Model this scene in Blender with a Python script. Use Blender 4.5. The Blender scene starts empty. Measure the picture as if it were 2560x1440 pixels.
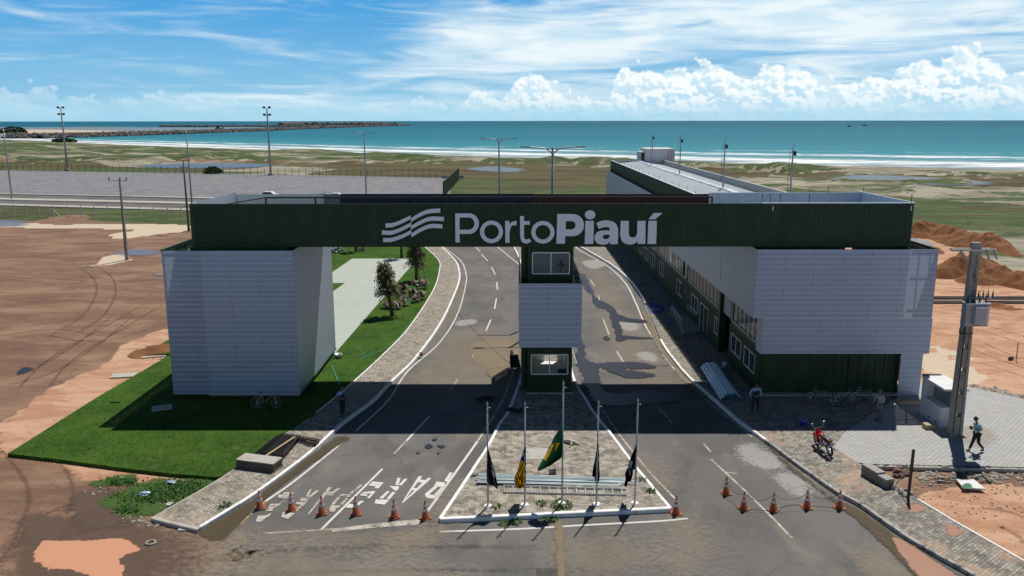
import bpy, bmesh, math, random
from mathutils import Vector, Matrix, noise, Euler
from mathutils.geometry import tessellate_polygon
random.seed(7)
S = bpy.context.scene
COL = S.collection
R = math.radians
# ---------------------------------------------------------------- camera, sky, sun, exposure
CH = 15.2; F = 2050.0; PITCH = 11.524
cam = bpy.data.objects.new('camera', bpy.data.cameras.new('camera')); COL.objects.link(cam); S.camera = cam
cam.data.sensor_width = 36; cam.data.lens = 36*F/2560; cam.data.clip_start = .5; cam.data.clip_end = 90000
ROT = Matrix.Rotation(R(.14), 3, 'Z') @ Matrix.Rotation(R(90-PITCH), 3, 'X') @ Matrix.Rotation(R(-.067), 3, 'Z')
cam.matrix_world = Matrix.Translation((0, 0, CH)) @ ROT.to_4x4()
SUN = Vector((.24, .532, 1)).normalized()
sl = bpy.data.objects.new('sun', bpy.data.lights.new('sun', 'SUN')); COL.objects.link(sl)
sl.data.energy = 5.0; sl.data.angle = R(.53); sl.data.color = (1, .955, .88)
sl.rotation_euler = SUN.to_track_quat('Z', 'Y').to_euler(); sl.location = (20, 40, 60)
S.view_settings.view_transform = 'Standard'; S.view_settings.look = 'None'; S.view_settings.gamma = 1
S.view_settings.exposure = -.04
S.render.resolution_x = 1024; S.render.resolution_y = 576
W = bpy.data.worlds.new('World'); S.world = W; W.use_nodes = True

def ray(px, py):
    return ROT @ Vector(((px-1280)/F, (720-py)/F, -1))
def G(px, py, z=0.0):                       # photo pixel -> point on the level z
    d = ray(px, py); t = (z-CH)/d.z
    return Vector((d.x*t, d.y*t, z))
def PY(px, py, Y):                          # -> point on the vertical plane y = Y
    d = ray(px, py); t = Y/d.y
    return Vector((d.x*t, Y, CH+d.z*t))
def PX(px, py, X):
    d = ray(px, py); t = X/d.x
    return Vector((X, d.y*t, CH+d.z*t))
def proj(p):
    q = ROT.transposed() @ (Vector(p)-Vector((0, 0, CH)))
    return (1280+F*q.x/-q.z, 720-F*q.y/-q.z)

# ---------------------------------------------------------------- node helpers
class NT:
    def __init__(s, tree): s.t = tree; s.n = tree.nodes; s.l = tree.links
    def add(s, typ, props=None, **inp):
        n = s.n.new(typ)
        for k, v in (props or {}).items(): setattr(n, k, v)
        for k, v in inp.items():
            key = k.replace('_', ' ')
            if k[0] == 'i' and k[1:].isdigit(): key = int(k[1:])
            s.set(n.inputs[key], v)
        return n
    def set(s, sock, v):
        if isinstance(v, bpy.types.NodeSocket): s.l.new(v, sock)
        elif isinstance(v, bpy.types.Node): s.l.new(v.outputs[0], sock)
        else:
            if sock.type == 'RGBA' and len(v) == 3: v = (*v, 1)
            sock.default_value = v
    def m(s, op, a, b=0.0, c=0.0, clamp=False):
        n = s.n.new('ShaderNodeMath'); n.operation = op; n.use_clamp = clamp
        s.set(n.inputs[0], a); s.set(n.inputs[1], b); s.set(n.inputs[2], c); return n.outputs[0]
    def ramp(s, x, lo, hi, a=0.0, b=1.0):
        n = s.n.new('ShaderNodeMapRange'); n.interpolation_type = 'SMOOTHSTEP'
        for i, v in enumerate((x, lo, hi, a, b)): s.set(n.inputs[i], v)
        return n.outputs[0]
    def mix(s, f, a, b):
        n = s.n.new('ShaderNodeMix'); n.data_type = 'RGBA'
        s.set(n.inputs[0], f); s.set(n.inputs[6], a); s.set(n.inputs[7], b); return n.outputs[2]
    def noise(s, vec, scale, detail=4, rough=.55, dist=0):
        n = s.n.new('ShaderNodeTexNoise'); s.l.new(vec, n.inputs['Vector'])
        n.inputs['Scale'].default_value = scale; n.inputs['Detail'].default_value = detail
        n.inputs['Roughness'].default_value = rough; n.inputs['Distortion'].default_value = dist
        return n.outputs['Fac']
    def xyz(s, x, y, z=0.0):
        return s.add('ShaderNodeCombineXYZ', i0=x, i1=y, i2=z).outputs[0]
    def scale(s, vec, v):
        n = s.n.new('ShaderNodeVectorMath'); n.operation = 'MULTIPLY'; s.l.new(vec, n.inputs[0]); n.inputs[1].default_value = v
        return n.outputs[0]

def newmat(name):
    m = bpy.data.materials.new(name); m.use_nodes = True
    t = NT(m.node_tree); b = t.n['Principled BSDF']
    pos = t.add('ShaderNodeNewGeometry').outputs['Position']
    return m, t, b, pos
def bump(t, b, h, strength=.3, dist=.02):
    n = t.add('ShaderNodeBump', Strength=strength, Distance=dist, Height=h); t.l.new(n.outputs[0], b.inputs['Normal'])
def simple(name, col, rough=.6, metal=0, var=.12, scale=3, spec=.5, dirt=None, dirt_amt=.5, bmp=0):
    """paint / metal / concrete: base colour with mottling and optional dirt blotches"""
    m, t, b, pos = newmat(name)
    n = t.noise(pos, scale, 5); n2 = t.noise(pos, scale*6, 3)
    c = t.mix(n, tuple(x*(1-var) for x in col), tuple(min(1, x*(1+var)) for x in col))
    c = t.mix(t.m('MULTIPLY', n2, .3), c, tuple(x*(1-var*1.5) for x in col))
    if dirt: c = t.mix(t.m('MULTIPLY', t.ramp(t.noise(pos, scale*1.7, 6, .65), .48, .68), dirt_amt), c, dirt)
    t.set(b.inputs['Base Color'], c); b.inputs['Roughness'].default_value = rough
    b.inputs['Metallic'].default_value = metal; b.inputs['Specular IOR Level'].default_value = spec
    if bmp: bump(t, b, n2, bmp, .01)
    return m

# ---------------------------------------------------------------- world: sky with clouds
def build_world():
    t = NT(W.node_tree); bg = t.n['Background']
    sky = t.add('ShaderNodeTexSky'); sky.sky_type = 'NISHITA'; sky.sun_disc = False
    sky.sun_elevation = math.asin(SUN.z); sky.sun_rotation = math.atan2(SUN.x, SUN.y)
    sky.altitude = 10; sky.air_density = 1.0; sky.dust_density = .35; sky.ozone_density = 2.2
    hs = t.add('ShaderNodeHueSaturation', Hue=.492, Saturation=1.22, Value=1.0, Color=sky)
    d = t.add('ShaderNodeTexCoord').outputs['Generated']
    sp = t.add('ShaderNodeSeparateXYZ', i0=d)
    x, y, z = sp.outputs
    A = t.m('MULTIPLY', t.m('ARCTAN2', x, y), 57.2958)
    E = t.m('MULTIPLY', t.m('ARCSINE', z), 57.2958)
    # darker clear sky tone low down, turning cyan
    deep = t.mix(t.ramp(E, 0.0, 9.0), (3.6, 8.4, 12.2), (.55, 4.9, 11.0))
    clear = t.mix(.88, hs.outputs[0], deep)
    # high thin cloud, stretched along the horizon
    v1 = t.xyz(t.m('MULTIPLY', A, .055), t.m('MULTIPLY', E, .42), 3.1)
    n1 = t.noise(v1, 2.1, 7, .52, 1.3)
    v2 = t.xyz(t.m('ADD', t.m('MULTIPLY', A, .035), t.m('MULTIPLY', E, .05)), t.m('MULTIPLY', E, .33), 8.3)
    n2 = t.noise(v2, 2.6, 5, .55, .4)
    bias = t.ramp(A, -32, 18, -.075, .075)
    bias = t.m('ADD', bias, t.ramp(E, 1.0, 3.5, .04, 0.0))
    # one broad bank above the centre
    bx = t.m('DIVIDE', t.m('ADD', A, -1.0), 10.5); by = t.m('DIVIDE', t.m('ADD', E, -5.0), 1.9)
    rr = t.m('ADD', t.m('MULTIPLY', bx, bx), t.m('MULTIPLY', by, by))
    bank = t.ramp(rr, 0, 1.3, .17, 0)
    bx = t.m('DIVIDE', t.m('ADD', A, -20.0), 13.0); by = t.m('DIVIDE', t.m('ADD', E, -6.6), 2.3)
    rr = t.m('ADD', t.m('MULTIPLY', bx, bx), t.m('MULTIPLY', by, by))
    bank = t.m('ADD', bank, t.ramp(rr, 0, 1.3, .12, 0))
    hole = t.m('DIVIDE', t.m('ADD', A, 11.0), 7.0); hy = t.m('DIVIDE', t.m('ADD', E, -6.0), 2.0)
    hole = t.m('ADD', t.m('MULTIPLY', hole, hole), t.m('MULTIPLY', hy, hy))
    bank = t.m('ADD', bank, t.ramp(hole, 0, 1.2, -.12, 0))
    q = t.m('ADD', t.m('ADD', t.m('MULTIPLY', n1, .62), t.m('MULTIPLY', n2, .38)), t.m('ADD', bias, bank))
    cir = t.m('MULTIPLY', t.ramp(q, .37, .76), .92)
    cir = t.m('MULTIPLY', cir, t.ramp(E, -1, 1.6))
    tex = t.noise(t.xyz(t.m('MULTIPLY', A, .10), t.m('MULTIPLY', E, .45), 1.0), 2.2, 6, .5, .6)
    ccol = t.mix(t.ramp(tex, .35, .62), (9.6, 12.2, 13.6), (12.8, 14.0, 14.3))
    c = t.mix(cir, clear, ccol)
    # heaped cloud over the horizon: tops follow an outline, edges billow
    rp = t.add('ShaderNodeValToRGB', i0=t.m('DIVIDE', t.m('ADD', A, 36), 72))
    cr = rp.color_ramp; cr.interpolation = 'EASE'
    stops = [(-36, 1.2), (-30, 2.0), (-27, 1.2), (-22, 1.6), (-17, .9), (-9, .8), (-6, 1.4), (-4.2, .6), (-2.6, 1.9), (-.8, 1.6), (.8, 3.1), (2.4, 2.7), (4.4, 1.4), (6.2, 1.3), (7.4, 3.5), (10, 3.2), (12.8, 3.7), (15.5, 2.9), (18.1, 3.6), (21, 2.2), (23.6, 2.6), (26, 3.6), (28.2, 4.1), (31, 2.5), (36, 1.6)]
    while len(cr.elements) < len(stops): cr.elements.new(.5)
    for e, (a, h) in zip(cr.elements, stops):
        e.position = (a+36)/72; e.color = (h/5, h/5, h/5, 1)
    env = t.m('MULTIPLY', rp.outputs[0], 5.0)
    wob = t.noise(t.xyz(t.m('MULTIPLY', A, .5), t.m('MULTIPLY', E, .6), 2.2), 1.6, 7, .6)
    def puff(dx, dy):
        a_ = t.m('ADD', A, dx); e_ = t.m('ADD', E, dy); o = None
        for sc, am, w in ((.72, .95, .55), (1.7, .50, .4), (4.0, .22, .3)):
            v = t.xyz(t.m('ADD', t.m('MULTIPLY', a_, sc*.85), t.m('MULTIPLY', wob, w*2.2)), t.m('ADD', t.m('MULTIPLY', e_, sc), t.m('MULTIPLY', wob, w*2.2)), 7.7)
            f = t.add('ShaderNodeTexVoronoi', {'feature': 'SMOOTH_F1', 'voronoi_dimensions': '2D'}, Vector=v, Scale=1.0, Smoothness=.35).outputs[0]
            k = t.m('MULTIPLY', t.m('SUBTRACT', .5, f), am); o = k if o is None else t.m('ADD', o, k)
        return o
    p0 = puff(0, 0); p1 = puff(.16, .20)
    top = t.m('ADD', t.m('SUBTRACT', env, E), t.m('ADD', p0, t.m('MULTIPLY', t.m('SUBTRACT', wob, .5), 1.2)))
    cum = t.ramp(top, .0, .26)
    fade = t.ramp(t.m('ADD', E, t.m('MULTIPLY', p0, .4)), .5, 1.5, .25, 1.0)
    cum = t.m('MULTIPLY', cum, fade)
    cum = t.m('MULTIPLY', cum, t.ramp(A, -8, 1, .34, 1.0))
    relief = t.ramp(t.m('SUBTRACT', p0, p1), -.16, .14)
    low = t.mix(t.ramp(t.m('SUBTRACT', env, E), 2.4, .3), (7.2, 10.6, 12.8), (9.4, 12.0, 13.4))
    lit = t.mix(relief, low, (13.6, 14.3, 14.4))
    c = t.mix(t.m('MULTIPLY', cum, .96), c, lit)
    # pale air just above the horizon
    c = t.mix(t.ramp(E, .1, 2.2, .62, 0), c, (5.9, 10.2, 12.6))
    # unseen sky overhead and behind: dimmed to deepen shade, low band bright as fill
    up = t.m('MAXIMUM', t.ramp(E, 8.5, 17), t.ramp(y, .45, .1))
    unseen_sky = t.mix(t.m('POWER', t.ramp(E, 0, 42), .5), (5.2, 8.2, 12.0), (.17, .48, 1.25))
    c = t.mix(up, c, unseen_sky)
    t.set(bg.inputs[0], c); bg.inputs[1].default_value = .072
build_world()
W.cycles.sampling_method = 'MANUAL'; W.cycles.sample_map_resolution = 512

# ---------------------------------------------------------------- mesh builder
class MB:
    def __init__(s): s.v = []; s.f = []; s.mi = []; s.cur = 0
    def vert(s, p): s.v.append(tuple(p)); return len(s.v)-1
    def face(s, idx): s.f.append(tuple(idx)); s.mi.append(s.cur)
    def quad(s, a, b, c, d):
        i = len(s.v); s.v += [tuple(a), tuple(b), tuple(c), tuple(d)]; s.face((i, i+1, i+2, i+3))
    def box(s, x0, y0, z0, x1, y1, z1, M=None):
        P = [Vector(p) for p in ((x0, y0, z0), (x1, y0, z0), (x1, y1, z0), (x0, y1, z0), (x0, y0, z1), (x1, y0, z1), (x1, y1, z1), (x0, y1, z1))]
        if M: P = [M @ p for p in P]
        i = len(s.v); s.v += [tuple(p) for p in P]
        for q in ((0, 3, 2, 1), (4, 5, 6, 7), (0, 1, 5, 4), (1, 2, 6, 5), (2, 3, 7, 6), (3, 0, 4, 7)): s.face([i+k for k in q])
        return s
    def bar(s, a, b, w, h=None, up=(0, 0, 1)):
        """rectangular bar from a to b"""
        a = Vector(a); b = Vector(b); h = h or w; d = (b-a).normalized(); u = Vector(up)
        if abs(d.dot(u)) > .98: u = Vector((0, 1, 0))
        r = d.cross(u).normalized(); u = r.cross(d)
        i = len(s.v)
        for p in (a, b):
            for sx, sz in ((-1, -1), (1, -1), (1, 1), (-1, 1)): s.v.append(tuple(p+r*sx*w/2+u*sz*h/2))
        for q in ((0, 3, 2, 1), (4, 5, 6, 7), (0, 1, 5, 4), (1, 2, 6, 5), (2, 3, 7, 6), (3, 0, 4, 7)): s.face([i+k for k in q])
        return s
    def tube(s, pts, r, n=8, cap=True):
        pts = [Vector(p) for p in pts]; rs = r if isinstance(r, (list, tuple)) else [r]*len(pts)
        rings = []
        for k, p in enumerate(pts):
            d = (pts[min(k+1, len(pts)-1)]-pts[max(k-1, 0)]).normalized()
            u = Vector((0, 0, 1)) if abs(d.z) < .9 else Vector((0, 1, 0))
            a = d.cross(u).normalized(); b = a.cross(d); i = len(s.v)
            for q in range(n):
                th = 2*math.pi*q/n; s.v.append(tuple(p+(a*math.cos(th)+b*math.sin(th))*rs[k]))
            rings.append(i)
        for i, j in zip(rings, rings[1:]):
            for q in range(n): s.face((i+q, i+(q+1) % n, j+(q+1) % n, j+q))
        if cap:
            s.face([rings[0]+q for q in range(n)][::-1]); s.face([rings[-1]+q for q in range(n)])
        return s
    def lathe(s, prof, c=(0, 0, 0), n=20, M=None):
        c = Vector(c); rings = []
        for r, z in prof:
            i = len(s.v); rings.append(i)
            for q in range(n):
                th = 2*math.pi*q/n; p = Vector((r*math.cos(th), r*math.sin(th), z))
                if M: p = M @ p
                s.v.append(tuple(p+c))
        for i, j in zip(rings, rings[1:]):
            for q in range(n): s.face((i+q, i+(q+1) % n, j+(q+1) % n, j+q))
        s.face([rings[0]+q for q in range(n)][::-1]); s.face([rings[-1]+q for q in range(n)])
        return s
    def torus(s, c, axis, R_, r, n=24, k=8):
        c = Vector(c); ax = Vector(axis).normalized(); u = ax.orthogonal().normalized(); w = ax.cross(u); base = len(s.v)
        for i in range(n):
            th = 2*math.pi*i/n; dr = u*math.cos(th)+w*math.sin(th)
            for j in range(k):
                ph = 2*math.pi*j/k; s.v.append(tuple(c+dr*(R_+r*math.cos(ph))+ax*r*math.sin(ph)))
        for i in range(n):
            for j in range(k):
                s.face((base+i*k+j, base+((i+1) % n)*k+j, base+((i+1) % n)*k+(j+1) % k, base+i*k+(j+1) % k))
        return s
    def blob(s, c, r, sub=1, jit=.25, seed=0, rot=0):
        """irregular stone"""
        bm = bmesh.new(); bmesh.ops.create_icosphere(bm, subdivisions=sub, radius=1)
        c = Vector(c); i = len(s.v); rr = Vector(r) if isinstance(r, (tuple, list)) else Vector((r, r, r)); m = Matrix.Rotation(rot, 3, 'Z')
        for v in bm.verts:
            k = 1+jit*noise.noise(v.co*1.3+Vector((seed*3.1, seed*1.7, seed)))*2
            s.v.append(tuple(c+m @ Vector((v.co.x*rr.x*k, v.co.y*rr.y*k, v.co.z*rr.z*k))))
        for f in bm.faces: s.face([i+v.index for v in f.verts])
        bm.free(); return s
    def prism(s, poly, z0, z1, holes=()):
        """polygon (xy list) with optional holes extruded from z0 to z1"""
        loops = [[Vector((p[0], p[1], 0)) for p in poly]]+[[Vector((p[0], p[1], 0)) for p in h] for h in holes]
        tri = tessellate_polygon(loops); flat = [p for L in loops for p in L]; i = len(s.v); n = len(flat)
        s.v += [(p.x, p.y, z0) for p in flat]+[(p.x, p.y, z1) for p in flat]
        for a, b, c in tri:
            nz = (flat[b]-flat[a]).cross(flat[c]-flat[a]).z
            if nz < 0: b, c = c, b
            s.face((i+n+a, i+n+b, i+n+c)); s.face((i+a, i+c, i+b))
        o = 0
        for L in loops:
            k = len(L); ar = sum(L[q].x*L[(q+1) % k].y-L[(q+1) % k].x*L[q].y for q in range(k))
            first = L is loops[0]
            for q in range(k):
                a, b = i+o+q, i+o+(q+1) % k
                if (ar > 0) == first: s.face((a, b, b+n, a+n))
                else: s.face((b, a, a+n, b+n))
            o += k
        return s
    def corr(s, a, b, z0, z1, amp=.04, pitch=.28, holes=(), out=1):
        """corrugated steel sheet from a to b (xy); holes = [(t0,t1,z0,z1)]"""
        a = Vector((a[0], a[1], 0)); b = Vector((b[0], b[1], 0)); L = (b-a).length; d = (b-a)/L; nrm = Vector((d.y, -d.x, 0))*out
        ts = []; k = max(1, round(L/pitch)); p = L/k
        for q in range(k):
            for fr, o in ((0, 0), (.3, 0), (.5, amp), (.8, amp)): ts.append(((q+fr)*p, o))
        ts.append((L, 0))
        extra = [e for h in holes for e in h[:2]]
        pts = sorted(ts+[(e, None) for e in extra], key=lambda q: q[0]); fin = []
        for t_, o in pts:
            if o is None:
                for (ta, oa), (tb, ob) in zip(ts, ts[1:]):
                    if ta <= t_ <= tb: o = oa+(ob-oa)*((t_-ta)/(tb-ta) if tb > ta else 0); break
            fin.append((t_, o))
        for (ta, oa), (tb, ob) in zip(fin, fin[1:]):
            if tb-ta < 1e-5: continue
            mid = (ta+tb)/2; zs = [(z0, z1)]
            for h in holes:
                if h[0] < mid < h[1]:
                    nz = []
                    for u, w in zs:
                        if h[3] <= u or h[2] >= w: nz.append((u, w)); continue
                        if h[2] > u: nz.append((u, h[2]))
                        if h[3] < w: nz.append((h[3], w))
                    zs = nz
            for u, w in zs:
                A = a+d*ta+nrm*oa; B = a+d*tb+nrm*ob
                q = ((A.x, A.y, u), (B.x, B.y, u), (B.x, B.y, w), (A.x, A.y, w))
                s.quad(*(q if out > 0 else q[::-1]))
        return s
    def build(s, name, mats, parent=None, smooth=False, loc=None):
        me = bpy.data.meshes.new(name); off = Vector(loc) if loc else Vector((0, 0, 0))
        me.from_pydata([tuple(Vector(v)-off) for v in s.v] if loc else s.v, [], s.f)
        if not isinstance(mats, (list, tuple)): mats = [mats]
        for m in mats: me.materials.append(m)
        me.polygons.foreach_set('material_index', s.mi)
        if smooth: me.polygons.foreach_set('use_smooth', [True]*len(s.f))
        me.update(); o = bpy.data.objects.new(name, me); COL.objects.link(o)
        if loc: o.location = loc
        if parent:
            o.parent = parent
        return o

def tag(o, label=None, cat=None, group=None, kind=None):
    if label: o['label'] = label
    if cat: o['category'] = cat
    if group: o['group'] = group
    if kind: o['kind'] = kind
    return o
def thing(name, label, cat, loc=(0, 0, 0), rz=0, group=None):
    o = bpy.data.objects.new(name, None); COL.objects.link(o); o.location = loc; o.rotation_euler = (0, 0, rz)
    o.empty_display_size = .3
    return tag(o, label, cat, group)
def dup(root, loc, rz=0, label=None, name=None, scale=None):
    r = root.copy(); COL.objects.link(r); r.location = loc; r.rotation_euler = (0, 0, rz)
    if scale: r.scale = (scale,)*3
    if label: r['label'] = label
    for ch in root.children:
        c = ch.copy(); COL.objects.link(c); c.parent = r
        for g in ch.children:
            e = g.copy(); COL.objects.link(e); e.parent = c
    return r
def structure(o): o['kind'] = 'structure'; return o

def cr(pts, n=6, closed=False):
    """Catmull-Rom through 2D/3D points"""
    pts = [Vector((p[0], p[1], p[2] if len(p) > 2 else 0)) for p in pts]; out = []; N = len(pts)
    rng = range(N if closed else N-1)
    for i in rng:
        p0 = pts[(i-1) % N] if closed or i > 0 else pts[0]*2-pts[1]; p1 = pts[i]; p2 = pts[(i+1) % N]
        p3 = pts[(i+2) % N] if closed or i+2 < N else pts[-1]*2-pts[-2]
        for k in range(n):
            t = k/n; out.append(.5*((2*p1)+(p2-p0)*t+(2*p0-5*p1+4*p2-p3)*t*t+(3*p1-p0-3*p2+p3)*t**3))
    if not closed: out.append(pts[-1])
    return out
def offset(line, w):
    out = []
    for i, p in enumerate(line):
        d = (line[min(i+1, len(line)-1)]-line[max(i-1, 0)]); d.z = 0; d.normalize()
        out.append(p+Vector((-d.y, d.x, 0))*w)
    return out
def sheet(name, poly, z0, z1, mat):
    mb = MB(); mb.prism([(p[0], p[1]) for p in poly], z0, z1); return structure(mb.build(name, mat))
def strip(mb, line, w, z, wob=0, seed=0):
    """flat painted line, w wide, on level z"""
    L = offset(line, w/2); Q = offset(line, -w/2)
    for i in range(len(line)-1):
        mb.quad((Q[i].x, Q[i].y, z), (Q[i+1].x, Q[i+1].y, z), (L[i+1].x, L[i+1].y, z), (L[i].x, L[i].y, z))
def kerb(mb, line, w, z0, z1, jit=.01):
    """kerb stone body swept along a line, in stones about a metre long with small gaps and steps"""
    L = offset(line, w/2); Q = offset(line, -w/2); acc = 0; dz = 0; rnd = random.Random(len(line))
    for i in range(len(line)-1):
        acc += (line[i+1]-line[i]).length
        if acc > 1: acc = 0; dz = rnd.uniform(-jit, jit)
        a, b, c, d = Q[i], Q[i+1], L[i+1], L[i]; e = .02; k = len(mb.v); z = z1+dz
        ax, bx, cx, dx = (a.lerp(d, .12), b.lerp(c, .12), c.lerp(b, .12), d.lerp(a, .12))
        mb.v += [(a.x, a.y, z0), (b.x, b.y, z0), (c.x, c.y, z0), (d.x, d.y, z0), (a.x, a.y, z-e), (b.x, b.y, z-e), (c.x, c.y, z-e), (d.x, d.y, z-e), (ax.x, ax.y, z), (bx.x, bx.y, z), (cx.x, cx.y, z), (dx.x, dx.y, z)]
        for q in ((0, 1, 5, 4), (2, 3, 7, 6), (4, 5, 9, 8), (6, 7, 11, 10), (8, 9, 10, 11), (1, 2, 6, 10, 9, 5), (3, 0, 4, 8, 11, 7)): mb.face([k+j for j in q])
def gl(pts, z=0, n=6, raw=False):
    """photo points -> smoothed ground line"""
    P = [G(x, y, z) for x, y in pts]
    return P if raw else cr(P, n)
# ---------------------------------------------------------------- materials of the setting
def ground_mat():
    m, t, b, pos = newmat('ground')
    at = t.add('ShaderNodeVertexColor', {'layer_name': 'zone'}); sp = t.add('ShaderNodeSeparateColor', i0=at.outputs[0]); r, g, bl = sp.outputs
    al = t.add('ShaderNodeVertexColor', {'layer_name': 'tone'}); s2 = t.add('ShaderNodeSeparateColor', i0=al.outputs[0]); orange, pale, marsh = s2.outputs
    st = t.scale(pos, (.5, 1.0, 1)); sp0 = t.scale(pos, (.6, 1.2, 1))
    n1 = t.noise(sp0, .22, 7, .62, .6); n2 = t.noise(st, 1.1, 7, .66, .5); n3 = t.noise(pos, 5.0, 5, .65); mp = t.add('ShaderNodeMapping', Vector=pos, Rotation=(0, 0, .45), Scale=(.55, 1.5, 1)).outputs[0]
    n4 = t.noise(mp, .42, 8, .68, 1.0); n5 = t.noise(pos, .9, 8, .72, .4)
    dirt = t.mix(t.ramp(n1, .36, .66), (.175, .098, .066), (.285, .178, .118))
    dirt = t.mix(t.m('MULTIPLY', t.ramp(n4, .46, .66), .5), dirt, (.105, .060, .046))
    dirt = t.mix(t.m('MULTIPLY', t.ramp(n2, .54, .74), .42), dirt, (.34, .245, .17))
    org = t.mix(t.ramp(n4, .38, .62), (.40, .205, .125), (.52, .33, .215))
    org = t.mix(t.m('MULTIPLY', t.ramp(n5, .52, .70), .55), org, (.29, .135, .085))
    f = t.ramp(t.m('ADD', orange, t.m('MULTIPLY', t.m('ADD', t.m('SUBTRACT', n4, .5), t.m('MULTIPLY', t.m('SUBTRACT', n5, .5), .8)), 1.1)), .25, .75)
    c = t.mix(f, dirt, org)
    palec = t.mix(n2, (.47, .38, .28), (.60, .50, .38))
    c = t.mix(t.ramp(t.m('ADD', pale, t.m('MULTIPLY', t.m('SUBTRACT', n4, .5), .7)), .4, .62), c, palec)
    # far zones: r green scrub, g sand, b wet marsh
    gn = t.mix(t.ramp(t.noise(t.scale(pos, (.5, 1, 1)), .16, 7, .66), .4, .62), (.040, .072, .019), (.098, .118, .045))
    gn = t.mix(t.m('MULTIPLY', t.ramp(n3, .45, .7), .5), gn, (.030, .060, .016))
    sd = t.mix(t.ramp(t.noise(t.scale(pos, (.4, 1, 1)), .1, 8, .7), .42, .6), (.20, .18, .13), (.35, .32, .25))
    k = t.ramp(t.noise(t.scale(pos, (.35, 1, 1)), .075, 9, .72, .8), .30, .70)
    mrs = t.mix(t.ramp(k, .3, .62), (.062, .047, .020), (.098, .085, .034))
    jit = t.m('MULTIPLY', t.m('ADD', t.m('SUBTRACT', k, .5), t.m('MULTIPLY', t.m('SUBTRACT', t.noise(t.scale(pos, (.4, 1, 1)), .4, 7, .7, .5), .5), 1.2)), 1.9)
    c = t.mix(t.ramp(t.m('ADD', bl, t.m('MULTIPLY', jit, .35)), .4, .6), c, mrs)
    c = t.mix(t.ramp(t.m('ADD', g, t.m('MULTIPLY', jit, .35)), .4, .6), c, sd)
    c = t.mix(t.ramp(t.m('ADD', r, t.m('MULTIPLY', jit, t.ramp(r, 0, .3))), .38, .62), c, gn)
    n6 = t.noise(pos, 14, 3, .8)
    c = t.mix(t.m('MULTIPLY', t.ramp(n6, .52, .68), .38), c, (.05, .032, .026)); c = t.mix(t.m('MULTIPLY', t.ramp(n6, .44, .30), .25), c, (.50, .40, .32))
    t.set(b.inputs['Base Color'], c); t.set(b.inputs['Roughness'], .93); b.inputs['Specular IOR Level'].default_value = .15
    h = t.m('ADD', t.m('MULTIPLY', n4, .7), t.m('ADD', t.m('MULTIPLY', n2, .5), t.m('MULTIPLY', n3, .5)))
    bump(t, b, h, .55, .12); return m

def asphalt_mat(name='asphalt', dust=.5, base=(.138, .133, .128)):
    m, t, b, pos = newmat(name)
    n0 = t.noise(pos, .16, 7, .6, .5); n1 = t.noise(t.scale(pos, (1.0, .45, 1)), .55, 7, .64, .8); n3 = t.noise(pos, 40, 2); nf = t.noise(pos, 9, 4, .7)
    c = t.mix(t.ramp(n0, .35, .65), tuple(x*.84 for x in base), tuple(x*1.22 for x in base))
    c = t.mix(t.m('MULTIPLY', t.ramp(n1, .50, .70), dust), c, (.32, .26, .20))
    c = t.mix(t.m('MULTIPLY', t.ramp(n1, .46, .30), .35), c, (.060, .058, .060))
    c = t.mix(t.m('MULTIPLY', t.ramp(nf, .56, .74), .30), c, (.26, .23, .20))
    c = t.mix(t.m('MULTIPLY', n3, .35), c, (.05, .05, .05))
    cw = t.xyz(t.m('ADD', t.add('ShaderNodeSeparateXYZ', i0=pos).outputs[0], t.m('MULTIPLY', nf, .5)), t.m('ADD', t.add('ShaderNodeSeparateXYZ', i0=pos).outputs[1], t.m('MULTIPLY', n1, 1.2)))
    ck = t.add('ShaderNodeTexVoronoi', {'feature': 'DISTANCE_TO_EDGE', 'voronoi_dimensions': '2D'}, Vector=cw, Scale=.22).outputs[0]
    c = t.mix(t.m('MULTIPLY', t.m('MULTIPLY', t.ramp(ck, .012, .002), t.ramp(n0, .45, .6)), .45), c, (.035, .033, .032))
    t.set(b.inputs['Base Color'], c); b.inputs['Roughness'].default_value = .88; b.inputs['Specular IOR Level'].default_value = .2
    bump(t, b, t.m('ADD', n3, nf), .35, .01); return m

def paver_mat(name, c1, c2, mortar, rot=0, bw=.22, bh=.11, dust=.3, dustc=(.42, .33, .24), msize=.012, dark=.35):
    m, t, b, pos = newmat(name)
    mp = t.add('ShaderNodeMapping', Vector=pos, Rotation=(0, 0, rot))
    br = t.add('ShaderNodeTexBrick', {'offset': .5}, Vector=mp, Color1=c1, Color2=c2, Mortar=mortar, Scale=1.0)
    br.inputs['Mortar Size'].default_value = msize; br.inputs['Mortar Smooth'].default_value = .2; br.inputs['Bias'].default_value = 0
    br.inputs['Brick Width'].default_value = bw; br.inputs['Row Height'].default_value = bh
    # second, cross-laid course gives the basket / herringbone read; cells also vary in tone
    vo = t.add('ShaderNodeTexVoronoi', {'distance': 'MANHATTAN'}, Vector=mp, Scale=3.4, Randomness=.7)
    hv = t.add('ShaderNodeSeparateColor', i0=vo.outputs['Color']).outputs[0]
    c = t.mix(t.m('MULTIPLY', t.ramp(hv, .70, .82), dark), br.outputs[0], tuple(x*.45 for x in c1))
    c = t.mix(t.m('MULTIPLY', t.ramp(hv, .20, .10), dark*.6), c, tuple(min(1, x*1.25) for x in c2))
    n = t.noise(pos, .5, 6, .6, .6); n2 = t.noise(pos, 7, 4)
    c = t.mix(t.m('MULTIPLY', t.ramp(n, .48, .68), dust), c, dustc)
    c = t.mix(t.m('MULTIPLY', n2, .22), c, tuple(x*.5 for x in c1))
    t.set(b.inputs['Base Color'], c); b.inputs['Roughness'].default_value = .9; b.inputs['Specular IOR Level'].default_value = .2
    bump(t, b, t.m('ADD', t.m('MULTIPLY', br.outputs['Fac'], -1), t.m('MULTIPLY', n2, .3)), .5, .01); return m

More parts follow.
